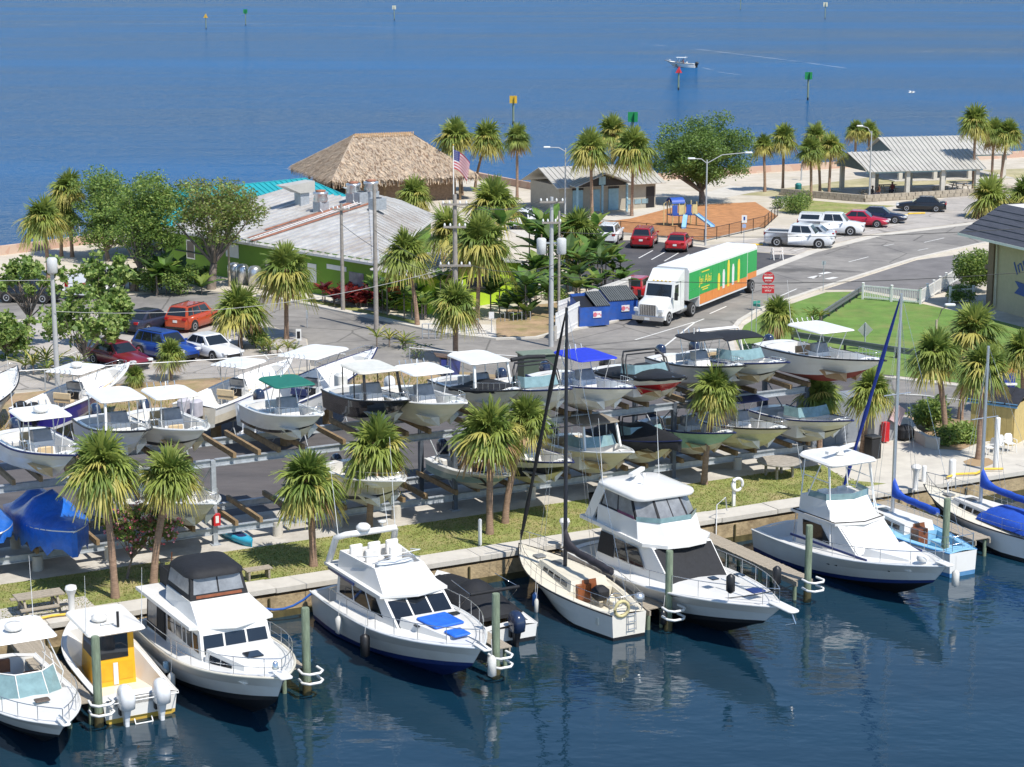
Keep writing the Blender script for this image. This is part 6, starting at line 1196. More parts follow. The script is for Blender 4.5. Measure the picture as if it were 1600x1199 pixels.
for bs,cr,r_,lb in [((448,530),(447,418),54,'round crowned palm standing before the lime green wall'),((376,545),(374,482),52,'squat broad palm between parking lot and street'),((266,594),(267,552),30,'small young palm by the chain link fence'),((208,605),(211,585),20,'tiny palm seedling at the fence beside the maroon sedan'),((652,508),(634,392),46,'leaning palm with drooping fronds by the restaurant corner'),((717,482),(702,358),48,'palm behind the utility pole at the restaurant corner'),((746,500),(752,375),60,'tall full palm before the restaurant wing'),((768,420),(772,315),50,'palm behind the restaurant wing near the flagpole'),((648,330),(648,302),34,'low bushy palm at the foot of the tiki hut'),((905,440),(904,358),44,'palm rising from the banana plants by the dumpsters')]: palm(bs,cr,r_,lb,False,GS)
GP='palms along the bay shore'
for bs,cr,r_,lb in [((76,435),(68,338),42,'palm at the shore wall nearest the picnic deck'),((113,402),(106,292),36,'taller palm behind the shore wall palm'),((96,402),(97,330),34,'palm between the two shore wall palms'),((722,305),(712,212),36,'swaying palm with long fronds beside the flag'),((742,300),(761,214),34,'leaning palm next to the swaying one beside the flag'),((808,312),(808,212),26,'slim palm before the restroom block'),((925,338),(922,230),38,'palm in front of the blue restroom doors'),((956,320),(957,204),34,'palm behind the restroom block'),((987,338),(990,228),42,'palm at the corner of the restroom block'),((1195,300),(1193,226),22,'shortest palm of the pair by the parapet'),((1223,299),(1225,214),27,'taller palm of the pair by the parapet'),((1267,314),(1267,232),26,'front palm of the cluster by the pavilion'),((1281,303),(1276,212),27,'tallest palm of the cluster by the pavilion'),((1295,307),(1299,228),27,'right hand leaning palm of the cluster by the pavilion'),((1336,262),(1337,202),20,'palm behind the near pavilion roof'),((1357,262),(1358,204),21,'palm behind the pavilion street lamp'),((1520,302),(1524,188),32,'tall palm between the two pavilions'),((1549,290),(1553,204),26,'palm beside the far pavilion end'),((1563,290),(1577,206),26,'outermost palm beside the far pavilion end'),((1547,340),(1547,306),42,'wide low palm behind the inn roof'),((1602,335),(1604,302),40,'wide low palm deeper behind the inn roof')]: palm(bs,cr,r_,lb,False,GP)
# broadleaf trees
lg=[leafmat('leaf mid',(.18,.28,.055)),leafmat('leaf light',(.30,.38,.09)),leafmat('leaf dark',(.10,.17,.04)),leafmat('leaf olive',(.21,.21,.07))]
def leafcloud(b,rnd,c,rad,n,ls,ms,flat=1.,round_=False):
    for _ in range(n):
        p=Vector((rnd.gauss(0,1),rnd.gauss(0,1),rnd.gauss(0,1)*flat)); p=p/(p.length+1e-6)*rad*rnd.random()**.45; p.z*=flat; p+=c
        a=Vector((rnd.gauss(0,1),rnd.gauss(0,1),rnd.gauss(0,.6))).normalized(); s=a.cross(Vector((rnd.gauss(0,1),rnd.gauss(0,1),rnd.gauss(0,1)))).normalized(); l=ls*rnd.uniform(.6,1.3); w_=l*(.45 if not round_ else .8)
        b.add([p,p+a*l*.5+s*w_*.5,p+a*l,p+a*l*.5-s*w_*.5],[(0,1,2,3)],rnd.choice(ms))
def tree(base,crown,rx,ry,label,cl=40,per=70,ls=.22,ms=None,sparse=False,trunk=.2,group='broadleaf trees',seed=1,name='broadleaf_tree',flow=None,lean=0,fork=.45):
    rnd=random.Random(seed); g=G(*base); z=pz(g,crown[1]); d=g.y*cp-(z-CAMH)*sp; cx=(crown[0]-800)/FPX*d-g.x; a=rx/FPX*d; cvert=ry/FPX*d; t=thing(name,label,'tree',g,0,group); ms=ms or [lg[0],lg[0],lg[1],lg[2]]
    tips=[]
    for i in range(cl):
        p=Vector((rnd.gauss(0,1),rnd.gauss(0,1),rnd.gauss(0,1))).normalized()*(rnd.uniform(.35,1.08) if not sparse else rnd.uniform(.4,1.05)); tips.append(Vector((cx+p.x*a,p.y*a*.9,z+p.z*cvert)))
    b=MB(); fk=Vector((cx*.45,0,max(.5,(z-cvert)*fork+.4))); b.tube([(0,0,-.05),(cx*.2,0.05,fk.z*.5),fk],[trunk*1.3,trunk,trunk*.85],bark,n=8)
    for k in range(min(cl,14 if not sparse else 22)):
        e=tips[k]; m=fk.lerp(e,.5)+Vector((rnd.uniform(-.2,.2),rnd.uniform(-.2,.2),rnd.uniform(0,.3))); b.tube([fk,m,e],[trunk*.5,trunk*.28,.02],bark,n=5)
    b.build('trunk',t); b=MB()
    for e in tips: leafcloud(b,rnd,e,rnd.uniform(.25,.42)*min(a,cvert)*(1 if not sparse else .8),per,ls,ms,.8,round_=sparse)
    b.build('crown',t)
    if flow:
        b=MB()
        for e in tips: leafcloud(b,rnd,e,.3*min(a,cvert)+.15,14,.14,flow,1,True)
        stuff(b.build('blossoms',t))
    return t
tree((330,452),(338,330),74,52,'large grey trunked tree with airy crown before the teal roof',80,170,.24,[lg[0],lg[3],lg[1],lg[3]],seed=2,trunk=.3)
tree((207,455),(232,335),58,62,'dense tree between the palms and the airy tree',85,200,.24,seed=3,trunk=.22); tree((168,408),(162,332),52,60,'round tree beside the shore palms',85,200,.24,seed=4); tree((285,400),(285,345),46,50,'dark tree behind the airy one at the deck house corner',60,200,.24,[lg[0],lg[2]],seed=14)
sg_=[leafmat('sea grape leaf',(.22,.33,.07)),leafmat('sea grape leaf pale',(.33,.41,.12)),leafmat('sea grape leaf dark',(.12,.2,.045))]
for bs,cr,rx,ry,lb,sd in [((138,580),(122,500),68,52,'sea grape tree with thick foliage around the metal lamp pole',5),((150,545),(165,432),40,36,'slender sea grape tree before the white truck',6),((40,545),(52,432),62,30,'spreading sea grape tree with bare white twigs above the black suv',7),((10,560),(8,520),42,42,'sea grape bush cut by the lot corner beside the black suv',8),((178,560),(183,485),22,34,'thin sea grape sapling beside the dark sedan',9)]: tree(bs,cr,rx,ry,lb,44,52,.30,sg_,True,.1,'sea grape trees',sd,'sea_grape_tree')
tree((1098,318),(1095,238),74,54,'massive dark green oak shading the playground',120,300,.26,[lg[0],lg[2],lg[0],lg[2]],False,.32,seed=10); 
tree((198,905),(215,818),62,34,'oleander shrub tree with pink blossoms between two palms',40,55,.16,[lg[3],lg[0]],True,.05,'oleander',12,'oleander',[mat('pink blossom',(.60,.10,.14),.7),mat('pale pink blossom',(.68,.30,.32),.7)],fork=.3)
# shrubs and strap plants
def shrub(base,rpx,hpx,label,ms,n=500,ls=.14,group='shrubs',seed=1,name='shrub'):
    rnd=random.Random(seed); g=G(*base); s=pxm(g.y); rad=rpx/s; h=hpx/s; t=thing(name,label,'shrub',g,0,group); b=MB()
    for k in range(5): a=k*1.26; b.tube([(0,0,0),(rad*.4*math.cos(a),rad*.4*math.sin(a),h*.6)],.03,bark,n=4)
    b.build('stems',t); b=MB()
    for k in range(9): leafcloud(b,rnd,Vector((rnd.uniform(-.6,.6)*rad,rnd.uniform(-.6,.6)*rad,h*rnd.uniform(.35,.7))),min(rad,h)*.45,n//9,ls,ms)
    leafcloud(b,rnd,Vector((0,0,h*.45)),min(rad,h)*.6,n//3,ls,ms); b.build('foliage',t); return t
def strap(base,rpx,label,ms,n=26,group='strap leaved plants',seed=1,name='strap_plant',wd=.09,up=.9,heads=1,tall=.5):
    rnd=random.Random(seed); g=G(*base); s=pxm(g.y); rad=rpx/s; t=thing(name,label,'plant',g,0,group)
    b=MB(); hs=[]
    for hh in range(heads):
        o=Vector((rnd.uniform(-.8,.8)*rad*(heads>1),rnd.uniform(-.5,.5)*rad*(heads>1),rad*(.15+tall*rnd.random()*(heads>1)))); hs.append(o); b.tube([(o.x,o.y,-.02),o],.05,bark,n=5)
    stuff(b.build('stem',t))
    for i in range(n):
        o=hs[i%heads]; az=i*2.4+rnd.uniform(-.3,.3); l=rad*rnd.uniform(.7,1.1)*(1 if heads==1 else .75); e=rnd.uniform(.25,1.35)*up; d=Vector((math.cos(az),math.sin(az),0)); sd=Vector((-d.y,d.x,0)); m=rnd.choice(ms); q=MB()
        P=[o+d*(l*f*math.cos(e*(1-.45*f)))+Vector((0,0,l*(f*math.sin(e)-.28*f*f))) for f in(0,.35,.7,1)]; W_=[.3,1,.8,.05]
        q.loft([[p-sd*wd*rad*w_,p+Vector((0,0,-.03*rad)),p+sd*wd*rad*w_] for p,w_ in zip(P,W_)],m,smooth=False,closed=False); q.build('leaf',t)
    return t
red_=[leafmat('ti leaf red',(.20,.02,.025)),leafmat('ti leaf dark',(.08,.015,.02)),leafmat('ti leaf bright',(.36,.05,.04))]; ban=[leafmat('banana leaf',(.13,.24,.045)),leafmat('banana leaf light',(.20,.27,.05)),leafmat('banana leaf dark',(.07,.13,.03))]
for k,x in enumerate((524,537,550,563,576)): strap((x,472+int((x-520)*.18)),30,'dark red ti plant in the bed along the lime green wall',red_,60,'red ti plants',20+k,'ti_plant',.12,1.2,5)
for k,(x,y,r_,lb) in enumerate([(610,492,38,'banana plant beside the restaurant corner pole'),(600,485,30,'banana plant behind the corner pole'),(800,492,44,'tall banana plant clump beside the bike stand'),(826,498,46,'broad banana plant before the transformer pole'),(845,470,48,'banana plant beneath the transformers'),(810,462,46,'banana plant behind the broad one'),(880,455,40,'banana plant beside the white board fence'),(935,440,44,'banana plant with torn leaves before the dark lot'),(955,452,32,'yellowish banana plant next to the dumpsters'),(250,455,50,'cycad like plant below the airy tree'),(280,460,48,'dark leafy plant at the foot of the airy tree'),(222,452,46,'leafy plant left of the foot of the airy tree'),(310,445,24,'small fan leaved plant at the green wall end'),(832,440,66,'tallest banana plant of the belt behind the transformers'),(862,492,56,'wide banana plant at the foot of the transformer pole'),(905,455,56,'banana plant between the transformers and the dark lot'),(938,470,46,'banana plant behind the dumpsters'),(682,492,40,'broad leaved plant under the corner palms'),(640,498,34,'broad leaved plant at the shell walk'),(870,425,56,'dark banana plant at the back of the belt'),(900,415,48,'banana plant before the white suv by the restroom')]): strap((x,y),r_,lb,ban,44,'banana plants and broad leaved plants',40+k,'banana_plant',.15,1.15,5,1.25 if x>600 else .7)
for k,(x,y,r_,lb) in enumerate([(60,585,44,'saw palmetto clump beside the white bow on stands'),(95,592,34,'saw palmetto clump beside the deep blue boat'),(440,556,26,'saw palmetto clump by the lot sign'),(420,552,24,'spiky palmetto by the large white boat'),(610,545,34,'spiky palmetto beside the yard fence'),(1272,508,26,'palmetto clump at the guardrail end'),(1250,520,20,'small palmetto behind the rack end'),(742,400,40,'bushy palm clump before the tiki hut'),(790,340,26,'green clump beside the white suv')]): strap((x,y),r_,lb,[fg,fd,fy],60,'palmetto clumps',70+k,'palmetto',.035,1.2,4)
for bs,rx,hy_,lb,n,ls,sd in [((1248,334),30,34,'round bright green shrub by the playground gate',2500,.2,1),((1217,326),20,18,'small green shrub beside the bright round one',450,.2,2),((1520,455),44,70,'tall clipped hedge at the inn balcony',7000,.24,3),((1495,472),30,26,'low hedge before the inn porch',2500,.2,4),((1450,672),34,56,'glossy leaved planter shrub behind the curved wall',3000,.2,5),((1500,692),30,34,'bright green planter shrub at the wall end',2000,.2,6),((1478,696),30,30,'pale leaved planter shrub beneath the bent palm',800,.2,9),((650,560),24,26,'twiggy half bare bush at the yard fence',160,.16,7),((870,470),40,18,'low light green shrubs behind the white board fence',900,.2,8),((400,545),22,40,'dark bush behind the squat palm',800,.2,10),((238,458),34,52,'dark bush at the foot of the dense tree',2600,.2,11),((282,462),34,46,'thick bush below the airy tree crown',2400,.2,12),((306,446),22,40,'bush against the end of the lime green wall',1300,.2,13)]: shrub(bs,rx,hy_,lb,[lg[0],lg[1],lg[2]] if sd!=6 else [sg_[0],sg_[1]],n,ls,'shrubs',sd)
# grass tufts on the harbour lawn
def grass(name,poly_uv,n,mats,hh=.09,seed=5,uv=True):
    rnd=random.Random(seed); b=MB(); us=[p[0] for p in poly_uv]; vs=[p[1] for p in poly_uv]
    for _ in range(n):
        u=rnd.uniform(min(us),max(us)); v=rnd.uniform(min(vs),max(vs)); p=W(u,v,.02) if uv else Vector((u,v,.02)); a=rnd.uniform(0,6.28); s=rnd.uniform(.5,1.4)*hh; d=Vector((math.cos(a),math.sin(a),0)); le=Vector((rnd.uniform(-.6,.6),rnd.uniform(-.6,.6),1))*s
        b.add([p-d*.03,p+d*.03,p+le],[(0,1,2)],rnd.choice(mats))
    return stuff(b.build(name))
gm=[leafmat('grass blade',(.22,.27,.06)),leafmat('grass blade dry',(.36,.31,.12)),leafmat('grass blade dark',(.18,.22,.045))]
o=grass('lawn_grass',[(-24,1.3),(20,5.85)],26000,gm,.045); tag(o,'patchy mown grass growing along the seawall','grass')
o=grass('weeds',[(-24,29),(12,36)],7000,[gm[0],gm[1],gm[1]],.16,6); tag(o,'dry weeds growing on the boatyard dirt','weeds')
# ---------------- street furniture and small things ----------------
wpole=mat('utility pole wood',(.30,.27,.24),.9,var=.25,scale=4); gp=mat('grey pole',(.42,.43,.43),.6,var=.08)
def pole(base,topy,label,r=.16,m=wpole,arms=(),name='utility_pole',trans=0,group='utility poles',cap=None):
    g=G(*base); h=pz(g,topy); t=thing(name,label,'pole',g,0,group); b=MB(); b.tube([(0,0,-.1),(0,0,h*.5),(0,0,h)],[r,r*.85,r*.65],m,n=9); b.build('post',t)
    for dz,wd in arms:
        b=MB(); b.box((0,-.2,h-dz),(wd,.1,.12),wpole); b.build('crossarm',t)
        for x in(-wd*.45,-wd*.2,wd*.2,wd*.45): b=MB(); b.lathe((x,-.2,h-dz+.06),[(.05,0),(.07,.08),(.03,.18)],wpipe,7); b.build('insulator',t)
    for k in range(trans):
        x=(-.55 if k%2 else .55)*1.15; zz=h-3.6; b=MB(); b.lathe((x,-.1,zz),[(.25,0),(.3,.06),(.3,.95),(.22,1.02),(.05,1.05)],mat('transformer can',(.52,.53,.53),.5),12); b.tube([(x,-.1,zz+1.05),(x,-.1,zz+1.25)],.05,brown); b.build('transformer',t)
        b=MB(); b.box((x*.5,-.05,zz+.7),(abs(x),.08,.1),steel); b.build('bracket',t)
    if cap: b=MB(); b.lathe((.05,-.1,h-.8),[(.25,0),(.3,.06),(.3,.8),(.2,.9)],mat('transformer can',(.52,.53,.53),.5),12); b.build('transformer',t)
    return t,h
PT=[]
for bs,ty,lb,r_,m_,ar,tr in [((536,487),318,'slim wooden utility pole before the pale roof ladder',.15,wpole,((.4,1.2),),0),((588,517),288,'wooden utility pole at the red ti plants',.17,wpole,(),0),((712,552),304,'tall wooden utility pole with crossarms at the restaurant corner',.19,wpole,((.6,1.6),(2.0,1.4),(4.4,2.0)),0),((861,542),308,'utility pole carrying two grey transformer cans above the banana plants',.17,gp,((.3,1.5),(1.6,1.2)),2),((873,500),330,'thin wooden pole right behind the transformer pole',.11,wpole,(),0),((90,603),405,'grey metal pole with a white transformer can among sea grapes',.16,gp,(),0)]:
    t,h=pole(bs,ty,lb,r_,m_,ar,trans=tr,cap=(bs[0]==90)); PT.append((t.location.copy(),h))
wire=mat('cable',(.05,.05,.05),.6); wirel=mat('pale cable',(.35,.35,.34),.6)
def cable(a,c,sag,lb,m=wire,r=.018): line(a,c,sag,m,r,14,'overhead_cable',lb,'cable','overhead cables')
top=lambda i,dz,dx=0:PT[i][0]+Vector((dx,-.2,PT[i][1]-dz))
cable(top(2,.5,-.7),top(3,.2,-.6),.5,'upper power cable strung between the corner pole and the transformer pole'); cable(top(2,.5,.7),top(3,.2,.6),.5,'second power cable strung from the corner pole to the transformer pole'); cable(top(2,4.3,.8),top(3,4.2,.3),.5,'low telephone cable between the corner pole and the transformer pole')
cable(top(5,3,.1),top(2,4.6,-.6),1.0,'long pale service cable crossing before the lime green wall',wirel); cable(top(5,1.2),Vector((-70,112,9)),.8,'cable leaving the grey pole beyond the lot',wirel); cable(top(0,1.4),top(2,5.0,-.4),.6,'black service cable sagging from the slim pole to the corner pole'); cable(top(1,3),top(2,4.6),.4,'black cable between the ti plant pole and the corner pole')
cable(top(3,5.0),Vector((52,116,9)),1.6,'lower cable crossing the lawn toward the inn',wire,.02); cable(top(3,2.2,.5),Vector((60,124,11)),1.6,'upper cable crossing the street toward the inn',wire,.02)
def lamp(base,topy,label,arms,r=.09,m=gp,name='street_lamp'):
    g=G(*base); h=pz(g,topy); t=thing(name,label,'street lamp',g,0,'street lamps'); b=MB(); b.tube([(0,0,-.05),(0,0,h)],[r,r*.65],m,n=8); b.build('post',t)
    for dx,dz in arms:
        b=MB(); b.tube([(0,0,h-.3),(dx*.4,0,h+dz*.7),(dx,0,h+dz)],.04,m,n=6); b.build('arm',t); b=MB(); b.pad((dx*1.1,0,h+dz-.05),.65,.28,.14,wpipe,.12,.04); b.build('lamp_head',t)
lamp((883,338),232,'street lamp with single arm before the restroom block',((-1.6,.1),)); lamp((1102,384),250,'double armed street lamp beside the playground',((-1.2,.1),(3.2,.6))); lamp((1358,312),205,'street lamp before the near pavilion',((-1.1,.5),)); lamp((359,448),372,'wooden street lamp before the lime green wall',((-.7,.9),),.1,mat('tan pole',(.42,.36,.26),.8)); lamp((1460,575),500,'low street lamp on the lawn with drooping white head',((.7,.9),),.1,mat('tan pole',(.42,.36,.26),.8)); lamp((1252,282),252,'short lamp post near the bay parapet',((.4,.2),))
# flag
g=G(709,345); h=pz(g,228); t=thing('flagpole','white flagpole flying the stars and stripes behind the restaurant','flagpole',g); b=MB(); b.tube([(0,0,0),(0,0,h)],[.07,.04],wpipe,n=7); b.lathe((0,0,h),[(.02,0),(.08,.08),(.02,.16)],yel,7); b.build('pole',t)
fl=bpy.data.objects.new('flag',None); bpy.data.objects.remove(fl); rr=mat('flag red',(.42,.03,.05),.8); ww=mat('flag white',(.62,.60,.62),.8); bb_=mat('flag blue',(.03,.04,.18),.8); nx=10
b=MB()
def fp(u,v): return Vector((u*1.55*(1-.18*v),.25*math.sin(u*5)*u,h-.35-1.75*v-1.0*u*u*.9-.3*u))
for j in range(13):
    for i in range(nx):
        u0,u1,v0,v1=i/nx,(i+1)/nx,j/13,(j+1)/13; m_=bb_ if (j<7 and i<4) else (rr if j%2==0 else ww); b.add([fp(u0,v1),fp(u1,v1),fp(u1,v0),fp(u0,v0)],[(0,1,2,3)],m_,True)
b.build('flag',t)
b=MB()
for k in range(20): q=fp(.03+.08*(k%4),.04+.10*(k//4)); b.pad((q.x,q.y-.02,q.z-.05),.05,.01,.05,ww,.01,.004)
stuff(b.build('stars',t))
# dumpsters, board fence
dbl=mat('dumpster blue',(.02,.09,.38),.5,var=.2,scale=2,stain=(.1,.1,.12),stain_s=1.5,stain_a=.4)
def dumpster(px,label,open_):
    g=G(*px); t=thing('dumpster',label,'dumpster',g,R(22),'dumpsters'); t.scale=(1.08,1.08,1.2); b=MB(); b.add([(-1.0,-.75,.1),(1.0,-.75,.1),(1.0,.75,.1),(-1.0,.75,.1),(-1.0,-.85,1.2),(1.0,-.85,1.2),(1.0,.75,1.75),(-1.0,.75,1.75)],[(0,1,2,3),(0,4,5,1),(1,5,6,2),(2,6,7,3),(3,7,4,0)],dbl); b.build('bin',t)
    b=MB(); b.add([(-.92,-.78,1.1),(.92,-.78,1.1),(.92,.7,1.6),(-.92,.7,1.6)],[(0,1,2,3)],blk); b.build('inside_shade',t)  # flat black sheet below the rim, painted shade for the inside of the bin
    for x0,x1 in((-1.0,0),(0,1.0)):
        if open_ and x0<0: continue
        b=MB(); 
        for k in range(7): x=x0+.07+k*.145; b.beam((x,-.9,1.235),(x,.8,1.80),.10,.05,mat('grey lid',(.10,.11,.11),.6))
        b.add([(x0+.02,-.88,1.22),(x1-.02,-.88,1.22),(x1-.02,.8,1.77),(x0+.02,.8,1.77)],[(0,1,2,3)],mat('dark lid',(.05,.055,.06),.6)); b.build('lid',t)
    for sx in(-1,1): b=MB(); b.box((sx*1.04,0,.9),(.08,.9,.16),dbl); b.build('lift_pocket',t)
    b=MB(); b.box((.15,-.83,.75),(.55,.02,.36),mat('label white',(.7,.68,.68),.5)); b.build('label',t); b=MB(); b.lathe((0,0,0),[(.13,0),(.13,.015)],mat('label pink',(.6,.15,.2),.5),12); o=b.build('label_emblem',t); o.location=(0,-.845,.75); o.rotation_euler=(R(90),0,0)
    for x in(.2,.3,.38): b=MB(); b.box((x,-.845,.78 if x<.35 else .7),(.06,.01,.1),mat('label pink',(.6,.15,.2),.5)); b.build('label_print',t)
    return t
dumpster((921,509),'blue dumpster with one lid open and dark inside',True); dumpster((965,499),'blue dumpster with both grey lids shut beside the truck',False)
wf_=thing('board_fence','white vinyl board fence behind the blue dumpsters','fence',(0,0,0)); P0,P1,P2=G(866,538),G(866+6,520),G(985,478)
for a_,c_ in((G(868,532),G(905,512)),(G(872,512),G(985,470))):
    d=c_-a_; n=max(2,int(d.length/.3)); rz=math.atan2(d.y,d.x)
    for k in range(n): q=a_+d*((k+.5)/n); b=MB(); b.box((q.x,q.y,.9),(d.length/n-.015,.05,1.75),whitep,rz); b.build('board',wf_)
    for z in(.4,1.5): b=MB(); b.beam(a_+Vector((0,0,z)),c_+Vector((0,0,z)),.09,.1,whitep); b.build('fence_rail',wf_)
for q in((868,533),(905,513)): g=G(*q); b=MB(); b.box((g.x,g.y,.5),(.16,.16,1.0),conc); tag(b.build('bollard'),'short concrete bollard before the white board fence','bollard','bollards at the dumpsters')
# chain link fence of the boatyard
def chain(pts,label,h=1.25,mesh=True):
    t=thing('chain_link_fence',label,'fence',(0,0,0)); P=[Vector((p.x,p.y,0)) for p in pts]
    wm=mat('wire mesh',(.35,.36,.36),.5,.5,alpha=.16)
    for i in range(len(P)-1):
        d=P[i+1]-P[i]; n=max(1,int(d.length/3.0))
        for k in range(n+1): q=P[i]+d*(k/n); b=MB(); b.tube([q,q+Vector((0,0,h))],.035,steel,n=6); b.build('post',t)
        b=MB(); b.tube([P[i]+Vector((0,0,h)),P[i+1]+Vector((0,0,h))],.03,wpipe,n=6); b.build('top_rail',t)
        if mesh: b=MB(); b.add([P[i]+Vector((0,0,.03)),P[i+1]+Vector((0,0,.03)),P[i+1]+Vector((0,0,h)),P[i]+Vector((0,0,h))],[(0,1,2,3)],wm); b.build('wire_mesh',t)
chain([G(-40,618),G(180,604),G(345,594),G(480,582),G(540,586)],'chain link fence with white top rail before the parked cars'); chain([G(640,582),G(700,588),G(830,598),G(960,602)],'chain link fence behind the rack beside the road',1.5); chain([G(1380,660),G(1440,664),G(1500,672)],'grey chain link gate run beside the terrace planting',1.6)
bf=thing('playground_fence','low black wire fence around the orange mulch playground','fence',(0,0,0)); pp=[G(900,352),G(930,362),G(1010,369),G(1100,379),G(1195,357),G(1215,338)]
for i in range(len(pp)-1):
    d=pp[i+1]-pp[i]; n=max(1,int(d.length/2.2))
    for k in range(n+1): q=pp[i]+d*(k/n); b=MB(); b.tube([q,q+Vector((0,0,1.15))],.035,blk,n=5); b.build('post',bf)
    for z in(1.12,.12): b=MB(); b.tube([pp[i]+Vector((0,0,z)),pp[i+1]+Vector((0,0,z))],.025,blk,n=5); b.build('rail',bf)
    b=MB(); b.add([pp[i]+Vector((0,0,.12)),pp[i+1]+Vector((0,0,.12)),pp[i+1]+Vector((0,0,1.12)),pp[i]+Vector((0,0,1.12))],[(0,1,2,3)],mat('black mesh',(.01,.01,.01),.6,alpha=.2)); b.build('wire_mesh',bf)
# playground set
g=G(1065,352); t=thing('play_structure','blue and tan playground set with two light blue slides','playground',g,R(20)); pb=mat('play blue',(.03,.09,.38),.4); pt=mat('play tan',(.55,.45,.22),.5); sb=mat('slide blue',(.25,.45,.66),.3)
for x in(-1.2,0,1.2):
    for y in(-.6,.6): b=MB(); b.tube([(x,y,0),(x,y,2.2)],.06,pt,n=7); b.build('post',t)
b=MB(); b.box((0,0,1.0),(2.5,1.3,.08),pb); b.build('platform',t)
for x,m_ in((-1.0,pb),(-.35,pt),(.4,pb),(1.0,pt)): b=MB(); b.box((x,-.65,1.5),(.5,.06,.9),m_); b.build('play_panel',t)
b=MB(); b.loft([[(x,.7*math.cos(a),2.1+.5*math.sin(a)) for a in[k*math.pi/8 for k in range(9)]] for x in(-1.3,0)],pb,closed=False); b.build('barrel_roof',t)
for x0,dx in((.1,-.9),(1.1,.9)):
    b=MB(); b.loft([[(x0+dx*f-.25,-.65-1.6*f,1.05-.95*f+.15),(x0+dx*f-.22,-.65-1.6*f,1.05-.95*f),(x0+dx*f+.22,-.65-1.6*f,1.05-.95*f),(x0+dx*f+.25,-.65-1.6*f,1.05-.95*f+.15)] for f in(0,.3,.6,.9,1.05)],sb,closed=False,smooth=False); b.loft([[(x0+dx*f+.25,-.65-1.6*f,1.05-.95*f+.13),(x0+dx*f+.22,-.65-1.6*f,1.05-.95*f-.03),(x0+dx*f-.22,-.65-1.6*f,1.05-.95*f-.03),(x0+dx*f-.25,-.65-1.6*f,1.05-.95*f+.13)] for f in(0,.3,.6,.9,1.05)],sb,closed=False,smooth=False); b.build('slide',t)
b=MB(); b.tube([(-1.9,-.2,0),(-1.9,-.2,2.1),(-1.4,-.2,2.4),(-1.2,-.2,1.0)],.04,pt,n=6); b.build('climbing_loop',t)
# guardrails, picket fence
def guard(pts,label,h=.7):
    t=thing('guardrail',label,'guardrail',(0,0,0),0,'roadside guardrails'); P=[G(*q) for q in pts]; gm_=mat('guardrail steel',(.16,.17,.18),.6,.2)
    for i in range(len(P)-1):
        d=P[i+1]-P[i]; n=max(1,int(d.length/1.9)); nrm=Vector((d.y,-d.x,0)).normalized()
        for k in range(n+(i==len(P)-2)): q=P[i]+d*(k/n); b=MB(); b.box((q.x,q.y,h*.5),(.13,.13,h),mat('dark post',(.07,.065,.06),.8),math.atan2(d.y,d.x)); b.build('post',t)
        for z,w_ in((h-.02,.10),(h-.14,.04),(h-.26,.10)): b=MB(); b.beam(P[i]+nrm*.1+Vector((0,0,z)),P[i+1]+nrm*.1+Vector((0,0,z)),w_,.13,gm_); b.build('rail',t)
guard([(1284,502),(1348,460)],'short guardrail running up to the white picket fence'); guard([(1238,535),(1320,548),(1400,560),(1480,572),(1620,598)],'long dark guardrail across the lawn behind the rack end')
def picket(pts,label,h=1.1,step=.13):
    t=thing('picket_fence',label,'fence',(0,0,0),0,'white picket fences'); P=[G(*q) for q in pts]
    for i in range(len(P)-1):
        d=P[i+1]-P[i]; n=max(1,round(d.length/2.0)); rz=math.atan2(d.y,d.x)
        for k in range(n+1): q=P[i]+d*(k/n); b=MB(); b.box((q.x,q.y,h*.53),(.14,.14,h*1.06),whitep,rz); b.pad((q.x,q.y,h*1.06),.2,.2,.07,whitep,.02,.02); b.build('post',t)
        for z in(.18,h-.1): b=MB(); b.beam(P[i]+Vector((0,0,z)),P[i+1]+Vector((0,0,z)),.05,.1,whitep); b.build('rail',t)
        b=MB()
        for k in range(int(d.length/step)): q=P[i]+d*((k+.5)*step/d.length); b.box((q.x,q.y,h*.5),(.04,.03,h*.85),whitep,rz)
        stuff(b.build('pickets',t))
picket([(1348,468),(1438,476)],'white picket fence across the top of the mown lawn'); picket([(1438,476),(1496,440)],'white picket fence running back toward the inn hedge'); picket([(1484,475),(1520,473)],'short white picket fence beside the inn porch')
# signs
def sign(px,topy,label,name='sign',r=.03): g=G(*px); h=pz(g,topy); t=thing(name,label,'sign',g); b=MB(); b.tube([(0,0,0),(0,0,h)],r,steel,n=6); b.build('post',t); return t,h
t,h=sign((1199,488),424,'red do not enter disc above a red wrong way plate','road_sign'); redm=mat('sign red',(.50,.02,.03),.5)
b=MB(); b.lathe((0,0,0),[(.42,0),(.42,.03)],redm,20); o=b.build('disc',t); o.location=(0,-.05,h-.45); o.rotation_euler=(R(90),0,0); b=MB(); b.box((0,-.09,h-.45),(.6,.02,.13),whitep); b.build('bar',t); text('DO NOT',.15,whitep,t,(0,-.095,h-.24),(R(90),0,0)); text('ENTER',.15,whitep,t,(0,-.095,h-.66),(R(90),0,0))
b=MB(); b.box((0,-.05,h-1.25),(.85,.03,.58),redm); b.build('plate',t); text('WRONG',.21,whitep,t,(0,-.07,h-1.13),(R(90),0,0)); text('WAY',.21,whitep,t,(0,-.07,h-1.37),(R(90),0,0))
t,h=sign((1351,548),505,'back of a grey diamond warning sign on the lawn','road_sign',.045); b=MB(); b.prism([(0,-.5),(.5,0),(0,.5),(-.5,0)],-.012,.012,alu); o=b.build('diamond_plate',t); o.location=(0,.06,h-.45); o.rotation_euler=(R(90),0,R(10))
